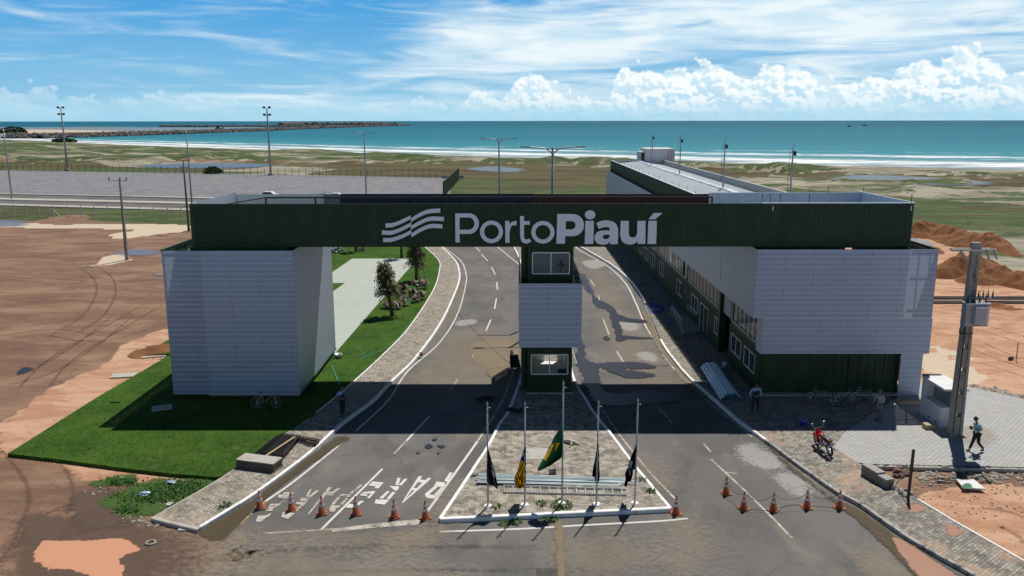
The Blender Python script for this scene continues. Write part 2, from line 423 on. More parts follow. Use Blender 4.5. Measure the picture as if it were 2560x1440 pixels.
def lawn_mat():
    m, t, b, pos = newmat('lawn')
    n1 = t.noise(pos, .45, 6, .6, .5); n2 = t.noise(t.scale(pos, (1, 1, 1)), 3.2, 6, .7); n3 = t.noise(pos, 22, 3, .7)
    c = t.mix(t.ramp(n1, .32, .68), (.028, .080, .011), (.066, .138, .018))
    c = t.mix(t.m('MULTIPLY', t.ramp(n2, .42, .70), .65), c, (.092, .145, .028))
    c = t.mix(t.m('MULTIPLY', t.ramp(t.noise(pos, .8, 8, .74), .56, .72), .6), c, (.16, .15, .055))
    c = t.mix(t.m('MULTIPLY', t.ramp(n3, .4, .7), .55), c, (.014, .052, .007))
    t.set(b.inputs['Base Color'], c); b.inputs['Roughness'].default_value = 1; b.inputs['Specular IOR Level'].default_value = .08
    bump(t, b, t.m('ADD', n3, n2), 1.0, .05); return m

def patch_mat(name, col, col2, rough=.8, spec=.3, soft=.28, nscale=1.3, alpha=1.0, stretch=(1, 1, 1), wave=0, fine=.5):
    """a layer lying on the ground whose edge frays: opaque inside, gone past its rim"""
    m, t, b, pos = newmat(name)
    a = t.add('ShaderNodeAttribute', {'attribute_name': 'inside'}).outputs['Fac']
    n = t.noise(t.scale(pos, stretch), nscale, 8, .66, .5); n2 = t.noise(pos, nscale*5, 4, .6)
    k = t.m('ADD', a, t.m('ADD', t.m('MULTIPLY', t.m('SUBTRACT', n, .5), 1.5), t.m('MULTIPLY', t.m('SUBTRACT', n2, .5), fine)))
    al = t.m('MULTIPLY', t.ramp(k, .5-soft/2, .5+soft/2), alpha)
    t.set(b.inputs['Base Color'], t.mix(n2, col, col2)); b.inputs['Roughness'].default_value = rough; b.inputs['Specular IOR Level'].default_value = spec
    t.set(b.inputs['Alpha'], al)
    if wave: bump(t, b, n2, wave, .004)
    return m
def patch(name, px, z, mat, rim=.35, raw=None):
    """ground layer outlined by photo points; `inside` runs 0..1 over a rim so that noise can fray it"""
    P = cr([G(x, y, z) for x, y in px] if raw is None else raw, 4, True); n = len(P)
    x0, x1 = min(p.x for p in P)-rim, max(p.x for p in P)+rim; y0, y1 = min(p.y for p in P)-rim, max(p.y for p in P)+rim
    st = max(rim/2.5, (x1-x0)/70, (y1-y0)/70, .05); nx = int((x1-x0)/st)+1; ny = int((y1-y0)/st)+1
    A = {}
    for j in range(ny+1):
        for i in range(nx+1):
            x = x0+i*(x1-x0)/nx; y = y0+j*(y1-y0)/ny; best = 1e9; c = False
            for k in range(n):
                p = P[k]; q = P[k-1]; ex = q.x-p.x; ey = q.y-p.y; L = ex*ex+ey*ey
                t = 0 if L == 0 else max(0, min(1, ((x-p.x)*ex+(y-p.y)*ey)/L)); dx = p.x+ex*t-x; dy = p.y+ey*t-y; best = min(best, dx*dx+dy*dy)
                if (p.y > y) != (q.y > y) and x < (q.x-p.x)*(y-p.y)/(q.y-p.y)+p.x: c = not c
            d = math.sqrt(best)*(1 if c else -1); A[i, j] = max(0, min(1, .5+d/(2*rim)))
    mb = MB(); idx = {}; at = []
    for j in range(ny):
        for i in range(nx):
            cs = [(i, j), (i+1, j), (i+1, j+1), (i, j+1)]
            if max(A[q] for q in cs) < .02: continue
            f = []
            for q in cs:
                if q not in idx: idx[q] = mb.vert((x0+q[0]*(x1-x0)/nx, y0+q[1]*(y1-y0)/ny, z)); at.append(A[q])
                f.append(idx[q])
            mb.face(f)
    o = mb.build(name, mat); q = o.data.attributes.new('inside', 'FLOAT', 'POINT'); q.data.foreach_set('value', at)
    return structure(o)

M = {}
M['ground'] = ground_mat(); M['asphalt'] = asphalt_mat('asphalt', .34); M['asphalt_far'] = asphalt_mat('asphalt_far', .35, (.13, .125, .125))
M['island'] = paver_mat('pavers_island', (.25, .225, .185), (.45, .415, .36), (.12, .10, .08), 0, .23, .115, .3, (.42, .36, .27), .012, .65)
M['walk'] = paver_mat('pavers_sidewalk', (.22, .20, .165), (.44, .40, .34), (.12, .10, .08), R(40), .25, .125, .4)
M['walk_r'] = paver_mat('pavers_sidewalk_dark', (.17, .165, .145), (.38, .355, .31), (.11, .095, .08), R(-38), .25, .125, .5, (.52, .33, .22))
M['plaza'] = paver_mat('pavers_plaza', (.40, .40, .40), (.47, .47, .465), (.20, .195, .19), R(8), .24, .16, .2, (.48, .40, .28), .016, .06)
M['lot'] = paver_mat('lot_gravel', (.165, .172, .195), (.215, .218, .24), (.17, .17, .18), 0, 3, 2, .8, (.33, .28, .24), .01, .2)
M['lawn'] = lawn_mat()
M['kerb'] = simple('kerb_whitewash', (.80, .80, .79), .7, 0, .04, 2, .3, (.36, .33, .29), .45)
M['kerb_old'] = simple('kerb_worn', (.40, .385, .36), .85, 0, .2, 2.2, .2, (.07, .065, .06), .95)
M['concrete'] = simple('concrete', (.42, .40, .36), .85, 0, .12, 1.2, .3, (.27, .24, .20), .5, .3)
M['slab'] = simple('slab_concrete', (.375, .41, .36), .8, 0, .07, .6, .3, (.46, .47, .44), .5, .2)
M['white'] = simple('white_paint', (.78, .78, .78), .5, 0, .03)
def marking_mat(name, col, wear):
    m, t, b, pos = newmat(name)
    n = t.noise(pos, 2.2, 8, .7, .5); n2 = t.noise(pos, 14, 4, .7)
    k = t.m('ADD', t.m('MULTIPLY', n, .6), t.m('MULTIPLY', n2, .4))
    t.set(b.inputs['Base Color'], t.mix(n2, tuple(x*.8 for x in col), col)); b.inputs['Roughness'].default_value = .8
    t.set(b.inputs['Alpha'], t.ramp(k, wear-.10, wear+.10, 0, .95)); return m
M['mark'] = marking_mat('road_paint', (.68, .66, .62), .35)
M['mark_worn'] = marking_mat('road_paint_worn', (.56, .51, .44), .46)
M['mark_yellow'] = marking_mat('road_paint_yellow', (.55, .36, .12), .5)

# ---------------------------------------------------------------- ground sheet with dunes and marsh
def lerp_table(tab, x):
    if x <= tab[0][0]: return tab[0][1]
    for (a, u), (b, w) in zip(tab, tab[1:]):
        if x <= b: return u+(w-u)*(x-a)/(b-a)
    return tab[-1][1]
SHORE = [(-3000, 347), (0, 345), (100, 349), (200, 354), (400, 360), (640, 368), (900, 377), (1280, 388), (1900, 405), (2560, 420), (5600, 470)]
DFAR = [(-3000, 354), (0, 352), (100, 355), (300, 364), (500, 373), (900, 385), (1280, 398), (1600, 408), (2000, 418), (2560, 434), (5600, 480)]
DNEAR = [(-3000, 403), (0, 402), (300, 410), (500, 402), (900, 404), (1280, 408), (1600, 418), (2000, 430), (2560, 446), (5600, 490)]
def sm(x, a, b):
    t = max(0, min(1, (x-a)/(b-a))); return t*t*(3-2*t)
def inside(p, poly):
    x, y = p; c = False; j = len(poly)-1
    for i in range(len(poly)):
        xi, yi = poly[i]; xj, yj = poly[j]
        if (yi > y) != (yj > y) and x < (xj-xi)*(y-yi)/(yj-yi)+xi: c = not c
        j = i
    return c
ZP = [  # zones drawn over the bare dirt, photo outlines: (outline, channel)
 ([(-4000, 405), (1140, 405), (1140, 455), (500, 440), (-4000, 434)], 'marsh'),
 ([(1100, 398), (1500, 402), (5600, 440), (5600, 520), (2290, 505), (1850, 520), (1850, 620), (1100, 620)], 'marsh'),
 ([(1100, 450), (1230, 442), (1330, 462), (1540, 474), (1540, 620), (1100, 620)], 'green'),
 ([(-4000, 417), (250, 419), (700, 425), (680, 440), (-4000, 428)], 'green'),
 ([(250, 409), (520, 404), (620, 412), (560, 420), (420, 421), (300, 417)], 'sand'),
 ([(530, 424), (700, 415), (820, 421), (815, 434), (600, 436)], 'sand'),
 ([(-4000, 510), (0, 514), (470, 523), (800, 533), (800, 563), (470, 560), (250, 549), (0, 547), (-4000, 540)], 'green'),
 ([(1830, 450), (1960, 438), (2060, 452), (2300, 452), (2560, 470), (5600, 500), (5600, 560), (2560, 515), (2400, 505), (2200, 485), (1980, 488), (1830, 480)], 'sand'),
 ([(2200, 487), (2300, 492), (2460, 506), (2600, 515), (5600, 560), (5600, 660), (2560, 585), (2450, 572), (2290, 552), (2150, 520)], 'green'),
 ([(2250, 552), (2440, 566), (2560, 578), (5600, 640), (5600, 800), (2560, 705), (2480, 660), (2300, 590), (2250, 585)], 'sand'),
 ([(1850, 402), (2560, 416), (5600, 470), (5600, 482), (2560, 430), (1850, 410)], 'sand'),
]
TP = [
 ([(60, 566), (170, 562), (480, 556), (480, 575), (330, 588), (180, 582), (80, 575)], 'pale'),
 ([(-300, 553), (60, 553), (180, 562), (60, 570), (-300, 572)], 'pale'),
 ([(255, 648), (335, 640), (345, 655), (280, 662), (200, 664)], 'pale'),
 ([(100, 985), (250, 915), (300, 870), (430, 820), (470, 900), (260, 1000), (20, 1140), (-40, 1060), (60, 1010)], 'orange'),
 ([(140, 1150), (320, 1176), (560, 1200), (500, 1225), (330, 1220), (230, 1215)], 'orange'),
 ([(2230, 575), (2560, 690), (5600, 760), (5600, 2600), (2700, 2000), (2560, 1420), (2330, 1280), (2285, 1225), (2400, 1200), (2560, 1215), (2560, 1170), (2230, 900), (1900, 800), (1900, 600)], 'orange'),
 ([(2270, 905), (2330, 875), (2420, 900), (2480, 940), (2420, 960), (2330, 935)], 'pale'),
 ([(2330, 860), (2400, 870), (2440, 888), (2350, 882)], 'pale'),
 ([(120, 1300), (330, 1290), (420, 1360), (330, 1500), (90, 1500), (60, 1400)], 'none'),
]
def fill(d, py, px):
    return d
def terrain():
    ys = [-120, -60, -20, 0, 6, 10, 13]; y = 15.0
    while y < 1500: ys.append(y); y *= 1.0105
    ys += [1700, 2300]
    nx = 330; mb = MB(); zone = []; tone = []
    for Y in ys:
        half = max(Y, 20)*.78+28
        for i in range(nx+1):
            u = i/nx*2-1; X = u*half
            z = 0; px = 1280; py = 3000; sz = [0, 0, 0]; tz = [0, 0, 0]
            if Y > 12:
                px, py = proj((X, Y, 0))
                D = 2.5+abs(noise.noise(Vector((X*.03, Y*.03, 0))))
                k = min(1, (py-302)/300)*22+1.2
                qx = px+noise.noise(Vector((X*.11, Y*.11, 3)))*k*3; qy = py+noise.noise(Vector((X*.09, Y*.09, 9)))*k
                sh = lerp_table(SHORE, px); df = lerp_table(DFAR, px); dn = lerp_table(DNEAR, px)
                if qy < dn and py > df-3:
                    e = sm(py, df-2, df+5)*sm(dn-qy, -1, 6); pn = Vector((X*.022, Y*.022, 1))
                    h = .5+noise.fractal(pn, 1.0, 2.0, 5)*1.0; h2 = noise.noise(Vector((X*.09, Y*.09, 7)))
                    z = e*(max(0, h)*1.7+.45+.4*h2); gr = sm(h, .18, .75)+.35*sm(dn-qy, 12, 30)
                    gr += .12
                    sz = [max(.15, min(.85, gr*.8+.2-.12*h2)), 1, 0] if e > .15 else [0, 1, 0]
                elif py <= df-3: sz = [0, 1, 0]
                else:
                    for poly, ch in ZP:
                        if inside((qx, qy), poly):
                            sz = {'green': [.8, 0, .8], 'sand': [.5+.5*noise.noise(Vector((X*.05, Y*.05, 14))) if px > 1500 else .15, 1, 0], 'marsh': [.13+.25*noise.noise(Vector((X*.03, Y*.03, 4))), 0, 1]}[ch]
                            if ch == 'sand' and px > 1500: z = max(0, noise.fractal(Vector((X*.06, Y*.06, 2)), 1, 2, 4))*1.6
                    for poly, ch in TP:
                        if inside((qx, qy), poly):
                            tz = {'orange': [1, 0, 0], 'pale': [tz[0], 1, 0], 'none': [0, 0, 0]}[ch]
                if py < sh: z = -.25-min(5, (sh-py)*.25)
                elif py < df-3: z = -.2
            mb.vert((X, Y, z)); zone.append((*sz, 1)); tone.append((*tz, 1))
    for j in range(len(ys)-1):
        for i in range(nx):
            a = j*(nx+1)+i; mb.face((a, a+1, a+nx+2, a+nx+1))
    o = mb.build('ground', M['ground'], smooth=True)
    for nm, dat in (('zone', zone), ('tone', tone)):
        c = o.data.color_attributes.new(nm, 'FLOAT_COLOR', 'POINT'); c.data.foreach_set('color', [x for q in dat for x in q])
    structure(o)
terrain()

# ---------------------------------------------------------------- sea
def sea():
    m, t, b, pos = newmat('sea')
    d = t.add('ShaderNodeAttribute', {'attribute_name': 'offshore'}).outputs['Fac']
    lag = t.add('ShaderNodeAttribute', {'attribute_name': 'lagoon'}).outputs['Fac']
    w1 = t.noise(t.scale(pos, (.35, 1, 1)), .09, 6, .6); w2 = t.noise(t.scale(pos, (.5, 1, 1)), .9, 4, .6)
    c = t.mix(t.ramp(d, 60, 420), (.042, .22, .28), (.020, .155, .225))
    c = t.mix(t.ramp(d, 400, 2600), c, (.012, .105, .170))
    c = t.mix(t.m('MULTIPLY', t.ramp(w1, .42, .66), .35), c, (.03, .19, .23))
    c = t.mix(t.ramp(d, 70, 5), c, (.22, .30, .33))
    c = t.mix(lag, c, (.17, .22, .26))
    f = t.noise(t.scale(pos, (.022, .11, 1)), 1.0, 8, .66, .6); f2 = t.noise(t.scale(pos, (.09, .3, 1)), 1.0, 6, .7, .3)
    band = t.m('ADD', t.m('MULTIPLY', t.m('SINE', t.m('ADD', t.m('MULTIPLY', d, .115), t.m('MULTIPLY', f, 11.0))), .085), t.m('ADD', t.m('MULTIPLY', f, .55), t.m('MULTIPLY', f2, .45)))
    amt = t.m('ADD', t.ramp(d, 4, 45, .04, -.02), t.ramp(d, 125, 75, 0, .075)); amt = t.m('SUBTRACT', amt, t.ramp(d, 95, 190, .0, .22))
    foam = t.ramp(t.m('ADD', band, amt), .53, .70)
    foam = t.m('MULTIPLY', foam, t.m('SUBTRACT', 1.0, lag))
    c = t.mix(foam, c, (.80, .83, .84))
    t.set(b.inputs['Base Color'], c); b.inputs['Roughness'].default_value = .6; b.inputs['Specular IOR Level'].default_value = .035
    bump(t, b, t.m('ADD', w2, t.m('MULTIPLY', w1, 2)), .6, .5)
    mb = MB(); off = []; lg = []
    pxs = [-2600, -1800, -1200, -700]+list(range(-400, 2961, 40))+[3300, 3800, 4600, 5600]
    LAG = [(-3000, 318), (545, 318), (700, 318), (560, 322), (300, 336), (120, 340), (0, 347), (-3000, 349)]
    for px in pxs:
        y0 = lerp_table(SHORE, px)+5; p0 = G(px, y0, -.15); Y0 = p0.y; s = p0.x/p0.y; Y = Y0
        Ys = G(px, lerp_table(SHORE, px), -.15).y
        col = []
        for k in range(90):
            col.append(Y); Y *= 1.022 if k < 60 else 1.2
        col.append(70000)
        for Y in col:
            mb.vert((s*Y, Y, -.15)); off.append(Y-Ys)
            py = proj((s*Y, Y, -.15))[1]; lg.append(1.0 if inside((px, py), LAG) else 0.0)
    n = 91
    for i in range(len(pxs)-1):
        for k in range(n-1):
            a = i*n+k; mb.face((a, a+n, a+n+1, a+1))
    o = mb.build('sea', m)
    for nm, dat in (('offshore', off), ('lagoon', lg)):
        q = o.data.attributes.new(nm, 'FLOAT', 'POINT'); q.data.foreach_set('value', dat)
    structure(o)
sea()

# ---------------------------------------------------------------- roads, walks, kerbs, island, lawn
KL = [(1088, 604), (1105, 617), (1138, 650), (1148.6, 678), (1147, 706), (1128, 754), (1100, 810), (1040, 893), (967, 964.5), (933, 1000), (852, 1060), (781, 1125), (644, 1228), (500, 1318)]
WL = [(1046, 604), (1060.5, 617), (1095, 650), (1097, 678), (1081, 727), (1022, 817), (963, 879.5), (880, 956), (828, 1000), (743, 1066), (700, 1092), (547, 1197), (385, 1290)]
KR = [(1415, 604), (1452, 617), (1485, 635), (1530.6, 662), (1569, 694), (1593, 720), (1614, 758), (1652, 848), (1687, 900), (1725, 944), (1791, 1001), (1843, 1047), (1900, 1088), (2007, 1167), (2093, 1227), (2153, 1260), (2253, 1330), (2353, 1390), (2443, 1440), (2700, 1600)]
far = cr([(-60, 150, 0), (-30, 132, 0), (-14, 118, 0), G(1088, 604)], 6)
farK = [Vector((p.x, p.y, 0)) for p in far]
kl = gl(KL, .15); kr = gl(KR, .15); wl = gl(WL, .15)
klx = farK[:-1]+kl
farR = cr([(-52, 168, 0), (-15, 150, 0), (0, 128, 0), G(1415, 604)], 6)
krx = farR[:-1]+kr
# asphalt: between the kerbs and out over the foreground apron
ap = [(p.x, p.y) for p in klx]+[tuple(G(x, y)[:2]) for x, y in ((560, 1350), (540, 1400), (505, 1470), (400, 1700), (500, 2600), (4200, 2600), (2700, 1600))]
ap += [(p.x+.1, p.y+.1) for p in reversed(krx[:-1])]
sheet('road', ap, -.05, .012, M['asphalt'])
# far street across the left background
def band(name, y0, y1, z, mat, th=.0):
    P = [G(x, y, 0) for x, y in y0]+[G(x, y, 0) for x, y in reversed(y1)]
    return sheet(name, P, -.05, z, mat)
band('street', [(-900, 490), (0, 500.5), (475, 511), (800, 518)], [(-900, 478), (0, 486), (475, 495), (800, 502)], .03, M['asphalt_far'])
band('street', [(-900, 500), (0, 510.5), (475, 523), (800, 531)], [(-900, 490.4), (0, 500.9), (475, 511.4), (800, 518.4)], .02, M['asphalt_far'])
band('sidewalk', [(-900, 491.5), (0, 500.7), (475, 511.3), (800, 518.3)], [(-900, 486.5), (0, 496), (475, 506.8), (800, 514)], .16, M['concrete'])
band('sidewalk', [(-900, 504), (0, 514.8), (475, 528), (800, 537)], [(-900, 500.5), (0, 511.0), (475, 523.4), (800, 531.4)], .16, M['concrete'])
band('kerb', [(-900, 479), (0, 486.6), (310, 493), (475, 497), (800, 503)], [(-900, 477.5), (0, 485.2), (310, 491.4), (475, 494.6), (800, 500)], .2, M['concrete'])
band('parking_lot', [(-900, 478), (0, 485), (475, 494.5), (800, 500), (1118, 506)], [(-900, 417), (0, 426.5), (600, 434.5), (1100, 445), (1135, 447)], .05, M['lot'])
# left walk
P = [Vector((p.x, p.y, 0)) for p in wl]; Q = [Vector((p.x, p.y, 0)) for p in kl]
sheet('sidewalk', [(p.x, p.y) for p in P]+[(p.x, p.y) for p in reversed(Q)], -.02, .15, M['walk'])
mb = MB(); kerb(mb, offset(kl, -.02), .16, -.02, .17); structure(mb.build('kerb', M['kerb']))
mb = MB(); kerb(mb, offset(wl[:52], .05), .10, -.02, .175, .004); structure(mb.build('kerb', M['kerb']))
mb = MB(); kerb(mb, offset(wl[52:], .05), .09, -.02, .165, .004); structure(mb.build('kerb', M['concrete']))
mb = MB(); kerb(mb, [G(381, 1293, .15), G(430, 1306, .15), G(498, 1322, .15)], .22, -.1, .17); structure(mb.build('kerb', M['concrete']))
# right walk, dark old kerb at its lower end, whitewashed further up, a dropped kerb for the ramp between
OUTR = [(2700, 1480), (2560, 1403), (2383, 1302), (2293, 1248), (2260, 1225), (2215, 1190), (2150, 1160), (2087, 1120)]
kr0 = [Vector((p.x, p.y, 0)) for p in kr]
bx = 13.75
outr = [G(x, y, .13) for x, y in OUTR]
poly = [(p.x, p.y) for p in kr0]+[(p.x, p.y) for p in outr]+[(bx+1.5, 41), (bx+2, 108)]
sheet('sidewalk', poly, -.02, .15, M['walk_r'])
i1 = 36; i2 = 42
def ksec(a, b, mat): mb = MB(); kerb(mb, kr[a:b], .16, -.02, .18); structure(mb.build('kerb', mat))
ksec(0, i1+1, M['kerb']); ksec(i2, 74, M['kerb']); ksec(73, len(kr), M['kerb_old'])
mb = MB(); kerb(mb, kr[i1:i2+1], .16, -.02, .03, 0); structure(mb.build('kerb', M['concrete']))
mb = MB(); kerb(mb, [G(x, y, .15) for x, y in ((2293, 1248), (2383, 1302), (2560, 1403), (2700, 1480))], .09, -.02, .19); structure(mb.build('kerb', M['kerb']))
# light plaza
pl = [(2085, 1117), (2087, 1121), (2140, 1155), (2165, 1160), (2400, 1165), (2760, 1172), (3100, 1190), (3100, 1130), (2760, 1045), (2560, 998), (2407, 964), (2330, 945), (2295, 960)]
pp = [G(x, y, .15) for x, y in pl]
q_ = G(2215, 1012, .15); q2 = G(2110, 1082, .15)
sheet('plaza', [(p.x, p.y) for p in (outr[-1], G(2260, 1110, .1))]+[(21.3, 44.4), (13.6, 44.4), (12.0, 41.5)]+[(p.x, p.y) for p in reversed([p for p in kr0 if G(2020, 1180).y < p.y < 41])][::-1][:0], -.03, .152, M['walk_r'])  # this corner of the plaza is laid in the darker sidewalk paver
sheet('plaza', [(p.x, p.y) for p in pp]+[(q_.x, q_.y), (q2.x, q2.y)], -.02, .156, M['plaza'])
# island between the lanes
IL = [(1278.0, 604), (1301, 652), (1312, 700), (1318, 800), (1306, 925), (1273.6, 1022), (1249, 1060), (1219, 1117), (1160, 1207), (1100, 1297)]
IR = [(1676, 1270), (1591, 1169), (1524, 1080.5), (1485.4, 1032), (1466, 1000), (1430, 932), (1408, 800), (1390, 700), (1340, 640), (1290, 604)]
il = gl(IL, .15); ir = gl(IR, .15); isl = il+ir
sheet('traffic_island', [(p.x, p.y) for p in isl], -.02, .15, M['island'])
mb = MB(); kerb(mb, offset(il, .0), .15, -.02, .175); kerb(mb, ir, .15, -.02, .175); kerb(mb, [il[-1].lerp(ir[0], k/9) for k in range(10)], .2, -.02, .185); structure(mb.build('kerb', M['kerb']))
# lawn, cut around a concrete slab path
lw = [(20, 1137), (130, 1149), (315, 1174), (430, 1187), (545, 1196)]
lawn = [G(x, y, .1) for x, y in lw]+[p for p in reversed(offset(wl, .1)) if p.y > G(547, 1197).y+.1]
lawn += [G(1010, 590), G(700, 585), (-24, 66, 0), (-24.4, 52, 0), G(430, 890), G(240, 1002)]
sheet('lawn', [(p[0], p[1]) for p in lawn], -.02, .16, M['lawn'])
sl_ = [G(x, y, .16) for x, y in ((880, 647), (1019, 647), (1029, 664), (838, 883), (760, 960), (700, 960), (722, 830), (831, 730), (862.6, 708), (795, 708), (831, 681))]
sheet('footpath', [(p.x, p.y) for p in sl_], .1, .185, M['slab'])

# road markings
mb = MB()
EL = [(1098, 604), (1109, 617), (1152, 652), (1165, 685), (1164, 713), (1145, 782), (1100, 855), (1019, 928), (971, 1000), (889, 1078)]
strip(mb, gl(EL, .017), .11, .017)
for a in ([(1204, 636), (1220, 653)], [(1229, 668), (1238, 686)], [(1241.7, 705), (1243.4, 724)], [(1241, 746), (1236.5, 772)], [(1227, 799), (1215, 827)], [(1199, 859), (1181, 893)], [(1075, 1039), (1017, 1101)], [(956, 1172), (803, 1324)], [(1190, 618), (1200, 629)],
          [(1496, 739), (1502, 768)], [(1508, 798), (1522.6, 836)], [(1541.7, 878), (1574, 930)], [(1475, 699), (1487, 716)]):
    strip(mb, gl(a, .017), .11, .017)
for a in ([(862, 1101), (739, 1200), (664, 1253)], [(1244, 617), (1301, 664)], [(1194, 1103), (1133, 1189), (1068, 1279)], [(1100, 1329), (1300, 1322), (1455, 1313), (1640, 1303), (1720, 1296)], [(1440, 612), (1447, 624), (1517, 664), (1562, 706), (1588, 754), (1612, 810), (1642, 859), (1673, 907), (1732, 970)]):
    strip(mb, gl(a, .017), .12, .017)
structure(mb.build('road_marking', M['mark']))
mb = MB()
for a in ([(1292, 905), (1280, 938), (1257, 1000), (1221, 1060), (1194, 1103)], [(1430, 869), (1433, 883), (1454, 935), (1489, 990), (1530, 1060), (1574, 1119), (1627, 1183), (1688, 1247)],
          [(1017, 1101), (985, 1134)], [(1145, 947), (1121, 980)], [(1777, 1148), (1850, 1215), (1917, 1280), (1980, 1345)], [(1621, 990), (1683, 1060)], [(660, 1333), (780, 1326), (900, 1318)], [(1732, 970), (1790, 1020), (1880, 1092)], [(1777, 1130), (1760, 1110)], [(1815, 1180), (1842, 1184)]):
    strip(mb, gl(a, .018), .10, .018)
structure(mb.build('road_marking', M['mark_worn']))
mb = MB(); strip(mb, gl([(664, 1253), (560, 1345)], .019), .10, .019); structure(mb.build('road_marking', M['mark_yellow']))
mb = MB(); kerb(mb, gl([(757, 1056), (842, 1068)], .15), .07, .14, .165, 0); structure(mb.build('kerb', M['concrete']))
# stop line and the word painted twice, crop coordinates of the photograph (600,1000) x3.6
def cq(pts, ox=600, oy=1000, s=3.6, z=.02):
    return [G(ox+x/s, oy+y/s, z) for x, y in pts]
mb = MB()
q = cq([(815, 1160), (1200, 1112), (1600, 1073), (1628, 1092), (1600, 1120), (1200, 1150), (830, 1188)]); i = len(mb.v)
mb.v += [tuple(p) for p in q]; mb.face([i+k for k in range(7)][::-1])
structure(mb.build('road_marking', M['mark_worn']))
L1 = [[(1888, 650), (1916, 655), (1866, 738), (1838, 726)], [(1770, 734), (1846, 742), (1838, 782), (1745, 778)], [(1745, 778), (1780, 782), (1700, 850), (1663, 846)], [(1813, 782), (1838, 784), (1782, 858), (1745, 852)], [(1663, 846), (1782, 858), (1748, 888), (1680, 880)],
      [(1610, 685), (1640, 687), (1620, 720), (1590, 712)], [(1695, 698), (1722, 702), (1680, 745), (1655, 735)], [(1590, 712), (1680, 722), (1672, 750), (1575, 735)], [(1575, 735), (1600, 740), (1490, 890), (1452, 930)], [(1672, 750), (1640, 745), (1452, 930), (1475, 920)], [(1552, 790), (1608, 796), (1590, 815), (1535, 810)],
      [(1418, 700), (1445, 702), (1425, 768), (1398, 764)], [(1480, 708), (1506, 712), (1452, 770), (1428, 765)], [(1345, 775), (1432, 776), (1425, 805), (1400, 820), (1318, 812)], [(1325, 818), (1348, 822), (1285, 888), (1252, 884)], [(1372, 826), (1400, 830), (1345, 895), (1318, 888)], [(1222, 895), (1345, 897), (1300, 942), (1212, 930)],
      [(1190, 733), (1293, 742), (1278, 760), (1175, 757)], [(1278, 760), (1243, 797), (1210, 793), (1235, 762)], [(1165, 757), (1235, 762), (1225, 778), (1160, 770)], [(1110, 828), (1218, 818), (1205, 840), (1095, 845)], [(1185, 840), (1205, 840), (1165, 885), (1140, 880)], [(1085, 845), (1150, 850), (1140, 866), (1080, 858)], [(1090, 905), (1118, 912), (1060, 950), (1035, 935)], [(980, 935), (1080, 940), (1040, 968), (950, 970)]]
mb = MB()
for qd in L1:
    zq = .0205 if 'zq' not in dir() else zq+.0004
    q = cq(qd, z=zq); i = len(mb.v); mb.v += [tuple(p) for p in q]; mb.face([i, i+3, i+2, i+1])
structure(mb.build('road_marking', M['mark']))
L2 = [[(1085, 760), (1104, 765), (1005, 850), (985, 838)], [(920, 845), (1000, 848), (985, 872), (890, 862)], [(885, 866), (905, 870), (845, 945), (820, 940)], [(955, 880), (975, 884), (925, 945), (900, 938)], [(820, 945), (915, 950), (855, 985), (800, 975)], [(800, 978), (860, 985), (850, 1008), (815, 1005)],
      [(795, 785), (825, 788), (790, 825), (768, 818)], [(880, 790), (905, 795), (850, 835), (830, 828)], [(765, 820), (860, 828), (830, 862), (745, 850)], [(745, 850), (775, 856), (640, 1000), (600, 1040)], [(690, 915), (715, 918), (620, 1030), (600, 1040)],
      [(630, 800), (645, 803), (610, 872), (592, 868)], [(690, 810), (715, 815), (630, 880), (605, 872)], [(560, 880), (632, 884), (600, 915), (535, 905)], [(515, 915), (600, 920), (575, 945), (500, 935)], [(470, 950), (500, 955), (450, 1005), (420, 1000)], [(555, 940), (580, 945), (500, 1010), (475, 1003)], [(385, 1010), (500, 1015), (430, 1070), (372, 1055)],
      [(398, 828), (490, 833), (470, 852), (385, 848)], [(345, 850), (445, 855), (420, 888), (345, 880)], [(390, 905), (405, 910), (330, 960), (310, 950)], [(275, 935), (345, 932), (320, 968), (245, 985)], [(240, 985), (300, 975), (290, 998), (235, 1000)], [(160, 1040), (255, 1040), (190, 1098), (142, 1095)], [(225, 1040), (285, 1015), (270, 1040), (215, 1070)]]
mb = MB()
for qd in L2:
    zq = zq+.0003 if zq < .045 else .0205
    q = cq(qd, z=zq); i = len(mb.v); mb.v += [tuple(p) for p in q]; mb.face([i, i+3, i+2, i+1])
structure(mb.build('road_marking', M['mark_worn']))

# wet, dust and cement layers on the asphalt
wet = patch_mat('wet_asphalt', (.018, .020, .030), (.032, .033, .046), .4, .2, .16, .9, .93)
dust = patch_mat('dust', (.33, .265, .20), (.42, .345, .26), .95, .1, 1.1, .9, .30, (.55, 1.2, 1), 0, 2.4)
dustd = patch_mat('mud_film', (.16, .115, .06), (.23, .17, .10), .55, .3, .4, 1.2, .85)
cem = patch_mat('cement_stain', (.36, .355, .34), (.50, .49, .47), .9, .2, .9, 1.3, .62, (.7, 1.2, 1), 0, 1.8)
puddle = patch_mat('muddy_water', (.55, .27, .155), (.58, .29, .17), .12, .4, .12, .9, 1, (1, 1, 1), 0, .5)
gutter = patch_mat('gutter_water', (.075, .058, .034), (.115, .088, .050), .3, .3, .6, 1.2, .85, (1, 1, 1), 0, 1.2)
redmud = patch_mat('red_mud', (.34, .175, .115), (.42, .22, .145), .35, .5, .3, 1.2, .9)
damp = patch_mat('damp_ground', (.085, .055, .042), (.15, .10, .075), .8, .2, .5, .9, .75)
weed = patch_mat('weeds_base', (.04, .085, .02), (.08, .13, .035), .95, .1, .3, 2.2, .9, (1, 1, 1), 0, 1.2)
Z = .026
def zc(): 
    global Z; Z += .0012; return Z
